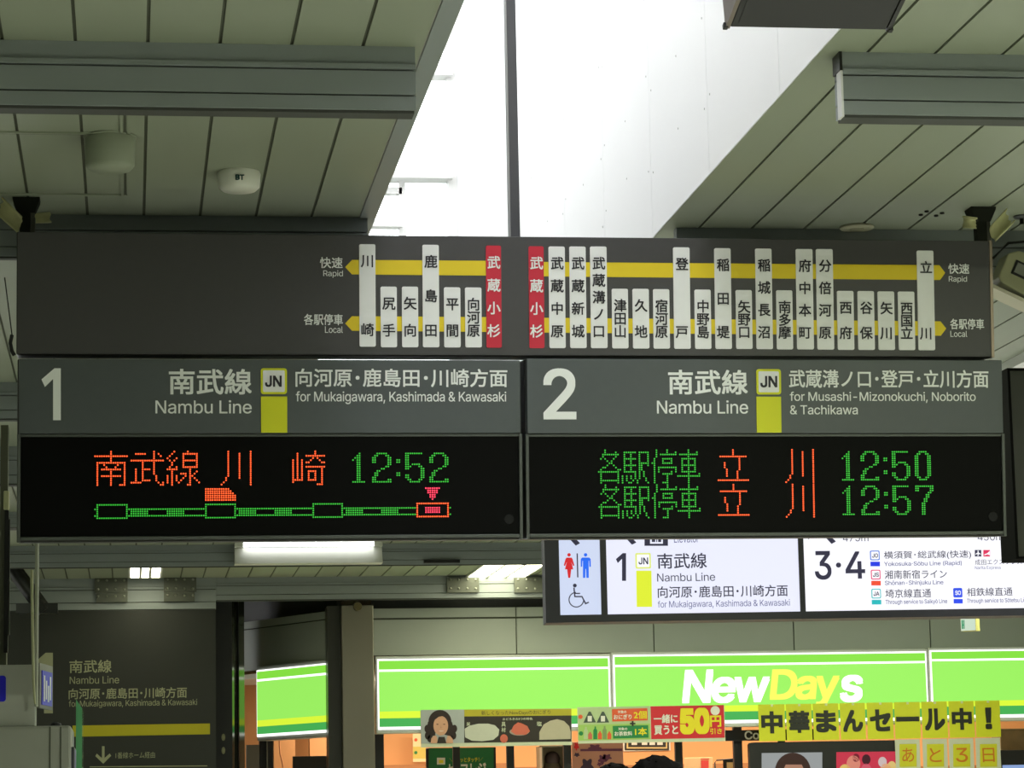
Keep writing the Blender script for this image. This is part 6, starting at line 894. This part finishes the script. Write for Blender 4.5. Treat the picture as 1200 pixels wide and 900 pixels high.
for a, c in ((300, 440), (440, 600), (600, 880), (880, 1300)):
    p, q = atY(a, 897, 30.4), atY(c, 894, 30.4); b.box(p.x, q.x, 30.4, 30.74, p.z - .5, q.z)
struct(b.build('trim_16', M_SHOPD))
o, pl, wd, h = inside('doll_box', 'tall clear display box with a dark dressed figure inside the shop', 'display box', 633, 874, 661, 915, 28.6, ink('box_back', (120, 108, 84)), .25, 'back')
b = MB(); b.ball((.0, -.03, h * .62), (.08, .05, .08), 12, 8); b.build('figure_head', ink('figure_dark', (60, 46, 48)), o)
b = MB(); b.ball((.0, -.03, h * .2), (.11, .06, .14), 12, 8); b.build('figure_body', ink('figure_grey', (84, 76, 62)), o)
b = MB(); b.box(-wd, -wd + .012, -.16, 0, 0, h); b.box(wd - .012, wd, -.16, 0, 0, h); b.box(-wd, wd, -.16, 0, h - .012, h); b.build('box_edge', ink('box_edge', (150, 146, 130)), o)
o, pl, wd, h = inside('event_poster', 'pinkish poster with dark purple flower shapes behind the small dark head', 'poster', 671, 868.5, 730, 930, 28.9, ink('poster_mauve', (178, 134, 118)), .01)
M_PURP = ink('poster_purple', (96, 50, 84)); M_NAVY = ink('poster_navy', (52, 40, 66))
for cx, cy, rx, ry, m in ((688, 898, 6.8, 8.5, M_NAVY), (706, 890, 4.5, 5, M_PURP), (711, 887.5, 5, 3.5, M_PURP), (702.5, 895.5, 2.6, 2.2, M_PURP), (676, 884.5, 3, 2.2, M_NAVY), (697, 876, 7, 3.4, M_PURP), (675.5, 874.5, 2.6, 4.2, M_PRED)):
    shape('flower', pl, [(cx + rx * (1 + .25 * math.sin(5 * t_)) * math.cos(t_), cy + ry * (1 + .25 * math.sin(5 * t_)) * math.sin(t_)) for t_ in [2 * math.pi * j / 30 for j in range(30)]], m, o, -.003)
shape('top_strip', pl, [(680, 877.8), (729, 877.2), (729, 880), (680, 880.4)], M_PURP, o, -.005)
o, pl, wd, h = inside('price_plaque', 'black plaque with a cream border line under the discount poster', 'sign', 730.5, 866, 785.5, 880.6, YW + 3.279, M_PW, .02)
bk = shape('black_field', pl, [(732, 866), (784, 866), (784, 879.3), (732, 879.3)], M_PBLK, o, -.003); shape('border_line', pl, [(734.3, 866), (781.8, 866), (781.8, 877.2), (734.3, 877.2)], ink('plaque_line', (206, 180, 120)), bk, -.0045)
shape('inner_field', pl, [(736, 866), (780.2, 866), (780.2, 875.6), (736, 875.6)], M_PBLK, bk, -.006); [shape('white_mark', pl, [(x, 866), (x + 6.4, 866), (x + 6.4, 873), (x, 873)], M_PW, bk, -.008) for x in (740, 752, 761, 770)]
o, pl, wd, h = inside('price_card', 'cream card with a red block low in the shop right of the dark head', 'poster', 802.5, 887.5, 835, 915, 29.2, ink('card_cream', (222, 184, 140)), .01)
shape('red_block', pl, [(821.5, 891), (830.5, 891), (830.5, 914), (821.5, 914)], ink('card_red', (206, 70, 66)), o); shape('red_block', pl, [(821, 888.8), (831, 888.8), (831, 890), (821, 890)], ink('card_red', (206, 70, 66)), o)
p = atY(838, 905, 29.0); o = thing('wire_rack', 'small black wire card rack low in the shop left of the black header post', 'rack', p)
b = MB(); b.tube([(0, 0, -.1), (0, 0, .1), (.02, 0, .125), (.2, 0, .135)], .008, 8); b.tube([(.1, 0, -.1), (.1, 0, .13)], .012, 8); b.build('wire', M_BLACK, o)
b = MB(); b.box(.11, .2, -.01, .01, .0, .13); b.build('card_frame', M_BLACK, o)
b = MB(); b.box(.125, .19, -.014, -.0105, .02, .1); b.build('card', ink('rack_card', (200, 170, 120)), o)
# black screen unit below the sheets
TY = 27.25; p, q = atY(880.5, 945, TY), atY(1070, 867, TY)
o = thing('screen_unit', 'black twin-screen unit with a portrait and a red group picture under the yellow sheets', 'screen', ((p.x + q.x) / 2, TY, p.z)); wd = (q.x - p.x) / 2; pl = Plane(o.location)
b = MB(); b.prism(rrect((-wd, 0, wd, q.z - p.z), .03), .0, .09); b.build('casing', M_BLACK, o)
b = MB(); b.box(-wd + .3, -wd + .37, .03, .06, q.z - p.z, q.z - p.z + .03); b.build('top_clip', M_BLACK, o)
s1 = shape('screen', pl, [(892.5, 882.5), (963.5, 881.6), (963.5, 940), (892.5, 940)], lit('screen_grey', (150, 154, 156), .9), o, -.002, label='left screen with a portrait')
shape('hair', pl, ell(929, 904, 21, 22), lit('screen_hair', (62, 42, 36), .8), s1, -.004); shape('face', pl, ell(930, 908, 12.5, 18), lit('screen_skin', (176, 128, 106), .8), s1, -.0055); shape('fringe', pl, ell(929, 896, 14.5, 9, 24, 180, 360), lit('screen_hair', (62, 42, 36), .8), s1, -.007)
s2 = shape('screen', pl, [(980, 881.4), (1052, 880.6), (1052, 940), (980, 940)], lit('screen_red', (196, 52, 74), .9), o, -.002, label='right screen with a red group picture')
for cx, cy, r, m in ((1000, 895, 8, (224, 140, 120)), (990, 904, 7, (226, 190, 110)), (1015, 890, 5, (70, 30, 40)), (1015, 902, 6, (216, 90, 110)), (1034, 893, 5, (210, 190, 190)), (1038, 903, 7, (230, 170, 120)), (1003, 888, 4, (120, 30, 46)), (1045, 898, 5, (226, 196, 120))):
    shape('figure', pl, ell(cx, cy, r, r * 1.2), lit('screen_fig_%d_%d' % (cx, cy), m, .8), s2, -.004)
# right of the sheets: wood shelf, black screen
o, pl, wd, h = inside('wood_display', 'brown wood-grain display block at the right edge beside the letter sheets', 'display', 1173, 854.5, 1230, 880, 28.0, mat('wood_grain', (128, 112, 78), .6, noise=.35, scale=9), .3, 'block')
b = MB(); b.box(-wd, wd, -.01, .3, h, h + .012); b.build('lid', ink('wood_lid', (150, 136, 104)), o)
o, pl, wd, h = inside('display_screen', 'black screen with a bluish picture at the lower right corner', 'screen', 1171, 878, 1240, 940, 27.6, M_BLACK, .06, 'casing')
b = MB(); b.box(-wd + .05, wd - .05, -.004, .0, .05, h - .15); b.build('screen', lit('screen_blue', (140, 166, 216), .9), o)
# left part of the shop behind the slanted corner
xk = atY(310, 880, 28.6).x
b = MB()
for a, c, m in ((289, 304, 0), (304.5, 320, 1)):
    b.m = m; p, q = atY(a, 880, 28.9), atY(c, 880, 28.9); b.box(p.x, q.x, 28.9, 29.1, 0, zY(a, 866 if m else 873, 28.9))
struct(b.build('trim_17', [mat('grey_door_panel', (120, 116, 104), .5), M_BLACK]))
b = MB(); p = atY(313, 880, 28.88); b.box(p.x - .006, p.x + .006, 28.87, 28.9, 0, zY(313, 866, 28.88)); struct(b.build('trim_18', M_STEEL))
b = MB(); p, q = atY(321, 880, 29.6), atY(346, 880, 29.6); b.box(p.x, q.x, 29.6, 29.8, 0, 3.05)
p, q = atY(363, 880, 29.9), atY(400, 880, 29.9); b.box(p.x, q.x, 29.9, 30.1, 0, 3.05); struct(b.build('wall_shop_inner', mat('tan_shop_panel', (176, 128, 84), .6)))
p = [atY(x, y, 29.3) for x, y in ((327.5, 862), (327.5, 874), (328.5, 884), (331, 893), (332, 903), (332, 930))]
b = MB(); b.tube(p, .008, 8); c = b.build('wall_cable', M_SHOPD); tag(c, 'thin brown cable hanging on the tan wall under the slanted corner sign', 'cable')
o, pl, wd, h = inside('monitor', 'black monitor with a bluish screen beside the steel column', 'monitor', 343.5, 885.5, 392, 940, 28.75, M_BLACK, .06, 'casing')
b = MB(); b.box(-wd + .04, wd - .04, -.004, 0, .05, h - .13); b.build('screen', lit('screen_dim_blue', (70, 84, 110), .8), o)
b = MB(); b.lathe([(.0, 0), (.018, 0), (.018, .03), (.0, .034)], (.18, .03, h)); b.build('camera_knob', M_BLACK, o)
# exit sign
p, q = atY(1126, 739.8, 24.5), atY(1140.5, 722, 24.5)
o = thing('exit_sign', 'small green and white exit sign box hanging behind the guide sign at right', 'sign', (p.x, 24.5, p.z)); o.rotation_euler = (0, 0, math.radians(-38))
wx = (q.x - p.x) * 1.18; hh = .33
b = MB(); b.box(0, wx, .003, .10, 0, hh); b.build('case', mat('exit_case', (190, 180, 110), .5), o)
b = MB(); b.box(.003, wx - .003, 0, .003, .003, hh - .003); b.build('face', lit('exit_white', (208, 226, 206), .9), o)
b = MB(); b.prism([(.06, .15), (.085, .14), (.125, .3), (.09, .3)], -.003, -.0002); b.prism([(.012, .02), (.024, .02), (.024, .1), (.012, .1)], -.003, -.0002); b.prism([(.03, .02), (.038, .02), (.038, .1), (.03, .1)], -.003, -.0002); b.prism([(.0245, .05), (.0295, .05), (.0295, .06), (.0245, .06)], -.003, -.0002); b.build('running_mark', mat('exit_green', (10, 120, 80), .5, emit=(10, 120, 80), es=.8), o)
b = MB(); b.box(wx / 2 - .01, wx / 2 + .01, .04, .06, hh, CZ - p.z); b.build('hanger', M_POLE, o)

# ================================================================== LEFT FOREGROUND
Y0 = 12.0; M_CAB = mat('grey_cabinet_paint', (150, 152, 140), .45, noise=.05); M_CABD = mat('cabinet_side', (60, 64, 74), .4)
p, q = atY(0, 850, Y0), atY(83.5, 850, Y0)
CABZ = q.z
o = thing('ticket_cabinet', 'grey metal cabinet at the lower left corner', 'cabinet', (q.x - .6, Y0, 0))
b = MB(); b.box(-.7, .6, 0, .62, 0, q.z); b.build('body', M_CAB, o, .012)
for xx in (atY(58.5, 880, Y0).x, atY(71, 880, Y0).x):
    b = MB(); b.box(xx - q.x + .6 - .003, xx - q.x + .6 + .003, -.003, .0, 1.0, q.z - .005); b.build('seam', M_GAP, o)
p2 = atY(65, 849, Y0); b = MB(); b.ball((p2.x - o.location.x, .06, q.z + .003), (.025, .025, .014), 12, 8); b.build('top_knob', M_BLACK, o)
b = MB(); b.box(.601, .612, .02, .6, 0, q.z - .09); b.build('side_panel', M_CABD, o)
b = MB(); b.box(.6125, .617, .1, .2, .4, q.z - .1); b.build('side_rail', mat('blue_white_rail', (150, 158, 190), .4), o)
# white box with a blue pictogram on the cabinet
p, q = atY(0, 849.5, Y0 + .05), atY(41.5, 779, Y0 + .05)
o = thing('pictogram_box', 'pale box sign with a blue square standing on the grey cabinet', 'sign', (q.x, Y0 + .05, CABZ + .001)); h = q.z - CABZ
b = MB(); b.box(-.75, 0, 0, .2, 0, h); b.build('case', mat('pale_box_paint', (168, 170, 158), .5), o, .004)
M_PICT = mat('blue_pictogram', (24, 20, 200), .4)
pb = Plane(o.location); b = MB(); bx = pb.box(-34, 792, 7, 822.5); b.prism(rrect(bx, .012), -.003, .0); fc = b.build('blue_square', M_PICT, o)
b = MB(); b.ball((bx[0] + .06, -.004, bx[3] - .03), (.014, .002, .014), 12, 8); b.prism([(bx[0] + .045, bx[1] + .02), (bx[0] + .075, bx[1] + .02), (bx[0] + .075, bx[3] - .05), (bx[0] + .045, bx[3] - .05)], -.004, -.003); b.build('figure', M_INKW, fc)
# leaflet box with blue front fixed to the side
o2 = thing('side_plate', 'narrow blue plate with white marks on the right side of the pale box sign', 'sign', (q.x + .006, Y0 + .06, p.z + .07)); o2.rotation_euler = (0, 0, math.radians(-9))
b = MB(); b.box(0, .012, 0, .30, 0, .19); b.build('plate', mat('side_plate_grey', (120, 122, 110), .5), o2)
b = MB(); b.box(.0121, .016, .04, .27, .015, .16); c = b.build('blue_face', M_PICT, o2)
b = MB()
for k in range(4): b.box(.0161, .018, .07 + .045 * k, .095 + .045 * k, .03 + .01 * (k % 2), .14 - .02 * (k % 3))
b.build('lettering', M_INKW, c)
# pole
p = atY(41.5, 828, 11.98); o = thing('thin_pole', 'thin white pole rising from the pale box sign to the ceiling', 'pole', (p.x + .003, 11.98, p.z))
b = MB(); b.tube([(0, 0, 0), (0, 0, CZ - p.z)], .0085, 14); b.build('shaft', mat('white_pole_paint', (170, 174, 156), .35), o)
b = MB(); b.tube([(0, 0, CZ - p.z - .012), (0, 0, CZ - p.z)], .03, 14); b.build('flange', M_WPL, o)
pts = [atY(x, y, 11.95) for x, y in ((37.4, 668), (37.6, 700), (38.6, 760), (39.2, 800), (41, 825))]; b = MB(); b.tube(pts, [.007, .006, .006, .006, .004], 8); c = b.build('hanging_tape', mat('pale_tape', (176, 178, 140), .5)); tag(c, 'pale hanging tape left of the thin white pole', 'tape')
# dark sign post at far left edge
p = atY(10.5, 786, 12.75); zt_ = atY(0, 588, 12.75).z
o = thing('edge_post', 'dark framed post with pale edges at the far left picture edge', 'post', (p.x, 12.75, 0))
zb_ = 0
b = MB(); b.box(-.045, -.012, -.0, .1, zb_, zt_ + .35); b.build('shaft', mat('post_olive', (84, 86, 70), .5), o)
b = MB(); b.box(-.024, -.006, -.012, .02, 2.36, zt_ - .04); b.build('dark_inlay', M_BLACK, o)
b = MB(); b.box(-.005, .0, -.005, .02, 2.44, zt_ - .08); b.build('dark_inlay', M_BLACKM, o)
b = MB(); b.box(-.03, -.004, -.01, .02, zt_ - .038, zt_ + .05); b.build('pale_cap', mat('pale_cap', (180, 180, 140), .4), o, .006)
# glass guard
p, q = atY(85.5, 905, 12.4), atY(93, 822, 12.4)
o = thing('glass_guard', 'green tinted glass panel edge right of the grey cabinet', 'glass panel', (p.x + .012, 12.4, p.z - .3))
b = MB(); b.prism([(0, .0), (q.x - p.x, 0), (q.x - p.x, q.z - p.z + .27), (0, q.z - p.z + .31)], 0, .35); b.build('pane', mat('green_glass', (120, 200, 140), .08, trans=.35, noise=.02), o)
b = MB(); b.box(.0, q.x - p.x + .006, -.006, .36, -.7, .17); b.build('clamp', M_CABD, o)
# dark brace in the far left ceiling
p, q = atY(52, 716, 25.5), atY(14, 664, 25.5)
o = thing('ceiling_brace', 'dark diagonal brace under the far ceiling at left behind the thin white pole', 'brace', p)
d_ = q - p; b = MB(); b.tube([(0, 0, 0), tuple(d_)], .07, 4); b.build('bar', M_BLACKM, o)
b = MB(); b.box(-.25, .12, -.03, .1, -.02, .07); b.build('foot_plate', M_BLACKM, o)
b = MB(); b.box(d_.x - .15, d_.x + .15, -.06, .06, d_.z, CZ - p.z); b.build('head_plate', M_BLACKM, o)

# ================================================================== PEOPLE (only the tops of two dark haired heads show)
def person(x, y, top, yaw, label, coat, trousers):
    o = thing('person', label, 'person', (x, y, 0)); o.rotation_euler = (0, 0, yaw)
    k = top / 1.78
    sk = mat('skin', (205, 160, 130), .55)
    J = {'pel': (0, 0, .95), 'sp': (0, .01, 1.15), 'ch': (0, .0, 1.33), 'nk': (0, .01, 1.50), 'hd': (0, -.005, 1.60), 'ht': (0, -.01, 1.70)}
    Rr = {'pel': (.15, .11), 'sp': (.135, .10), 'ch': (.155, .105), 'nk': (.055, .055), 'hd': (.075, .09), 'ht': (.062, .075)}
    E = [('pel', 'sp'), ('sp', 'ch'), ('ch', 'nk'), ('nk', 'hd'), ('hd', 'ht')]
    for s, n in ((-1, 'l'), (1, 'r')):
        for a, c, r in (('hip', (.09, 0, .88), .085), ('kn', (.10, -.01, .48), .058), ('an', (.10, .02, .09), .04), ('to', (.115, -.13, .035), .035),
                        ('sh', (.18, .0, 1.40), .062), ('el', (.235, .03, 1.12), .045), ('wr', (.245, -.05, .87), .03), ('pm', (.245, -.075, .79), .036)):
            J[a + n] = (s * c[0], c[1], c[2]); Rr[a + n] = (r, r)
        E += [('pel', 'hip' + n), ('hip' + n, 'kn' + n), ('kn' + n, 'an' + n), ('an' + n, 'to' + n), ('ch', 'sh' + n), ('sh' + n, 'el' + n), ('el' + n, 'wr' + n), ('wr' + n, 'pm' + n)]
        for fi, (dy, ln) in enumerate(((-.03, .075), (-.01, .085), (.01, .08), (.028, .062))):
            J['f%d%s' % (fi, n)] = (s * .247, -.075 + dy, .79 - ln * .5); J['g%d%s' % (fi, n)] = (s * .238, -.08 + dy, .79 - ln)
            Rr['f%d%s' % (fi, n)] = (.009, .009); Rr['g%d%s' % (fi, n)] = (.008, .008); E += [('pm' + n, 'f%d%s' % (fi, n)), ('f%d%s' % (fi, n), 'g%d%s' % (fi, n))]
        J['th' + n] = (s * .23, -.125, .785); Rr['th' + n] = (.010, .010); E.append(('pm' + n, 'th' + n))
    keys = list(J); me = bpy.data.meshes.new('body'); me.from_pydata([tuple(c * k for c in J[q]) for q in keys], [(keys.index(a), keys.index(c)) for a, c in E], [])
    ob = bpy.data.objects.new('body', me); COL.objects.link(ob); ob.parent = o
    bm = bmesh.new(); bm.from_mesh(me); lay = bm.verts.layers.skin.verify()
    for v, q in zip(bm.verts, keys): v[lay].radius = tuple(r * k for r in Rr[q]); v[lay].use_root = q == 'pel'
    bm.to_mesh(me); bm.free()
    ob.modifiers.new('skin', 'SKIN').use_smooth_shade = True; ss = ob.modifiers.new('smooth', 'SUBSURF'); ss.levels = 2; ss.render_levels = 2
    me.materials.append(sk)
    # jacket and trousers as garments over the body
    b = MB(); b.lathe([(.17 * k, 0), (.185 * k, .2 * k), (.19 * k, .42 * k), (.15 * k, .52 * k), (.07 * k, .56 * k)], (0, 0, .93 * k), 24); b.build('jacket', coat, o)
    for s in (-1, 1):
        b = MB(); b.tube([(s * .19 * k, 0, 1.42 * k), (s * .237 * k, .03 * k, 1.12 * k), (s * .246 * k, -.045 * k, .89 * k)], [.075 * k, .06 * k, .045 * k], 14); b.build('sleeve', coat, o)
        b = MB(); b.tube([(s * .085 * k, 0, .97 * k), (s * .10 * k, -.01 * k, .5 * k), (s * .10 * k, .01 * k, .07 * k)], [.105 * k, .08 * k, .065 * k], 14); b.build('trouser_leg', trousers, o)
        b = MB(); b.ball((s * .11 * k, -.06, .045), (.05, .14, .05), 12, 8); b.build('shoe', M_BLACK, o)
    # face: eyes, nose, mouth, ears
    hc = 1.655 * k
    b = MB(); b.ball((0, -.105 * k, hc - .035), (.014, .02, .022), 10, 6); b.ball((.078 * k, .0, hc - .02), (.012, .02, .03), 10, 6); b.ball((-.078 * k, .0, hc - .02), (.012, .02, .03), 10, 6); b.build('nose_and_ears', sk, o)
    b = MB(); b.ball((.03, -.092 * k, hc), (.011, .006, .006), 8, 6); b.ball((-.03, -.092 * k, hc), (.011, .006, .006), 8, 6); b.build('eyes', M_BLACK, o)
    b = MB(); b.ball((0, -.093 * k, hc - .075), (.022, .007, .006), 8, 6); b.build('mouth', mat('lips', (150, 70, 66), .5), o)
    # hair cap with small tufts
    b = MB(); b.ball((0, .012, top - .112), (.098, .112, .108), 40, 26)
    for i, v in enumerate(b.v):
        d = Vector(v) - Vector((0, .012, top - .112)); f_ = 1 + random.uniform(-.02, .035) + .02 * math.sin(9 * d.x * 20)
        if d.z < -.02 and d.y < 0: f_ *= .8
        b.v[i] = tuple(Vector((0, .012, top - .112)) + d * f_)
    h_ = b.build('hair', mat('black_hair', (13, 11, 10), .8, noise=.3, scale=60, bump=.4, spec=.05), o)
    b = MB()
    for i in range(110):
        a = random.uniform(0, 2 * math.pi); e_ = random.uniform(.15, 1.45)
        n_ = Vector((math.cos(a) * math.cos(e_), math.sin(a) * math.cos(e_), math.sin(e_))); c_ = Vector((0, .012, top - .112)) + Vector((n_.x * .096, n_.y * .11, n_.z * .106))
        b.tube([c_, c_ + n_ * .003 + Vector((random.uniform(-.012, .012), random.uniform(-.012, .012), .0))], [.004, .001], 5, False)
    b.build('hair_tufts', MATS['black_hair'], h_)
    return o
P1 = atY(768, 884.5, 8.0); P2 = atY(719, 893.5, 10.0)
person(P1.x, 8.0, P1.z, math.pi, 'person with dark hair, larger head top at the bottom edge below the discount poster', mat('navy_jacket', (40, 44, 60), .8), mat('dark_trousers', (45, 45, 48), .8))
person(P2.x, 10.0, P2.z, math.pi, 'person with dark hair, smaller head top left of the larger one', mat('grey_jacket', (80, 80, 84), .8), MATS['dark_trousers'])
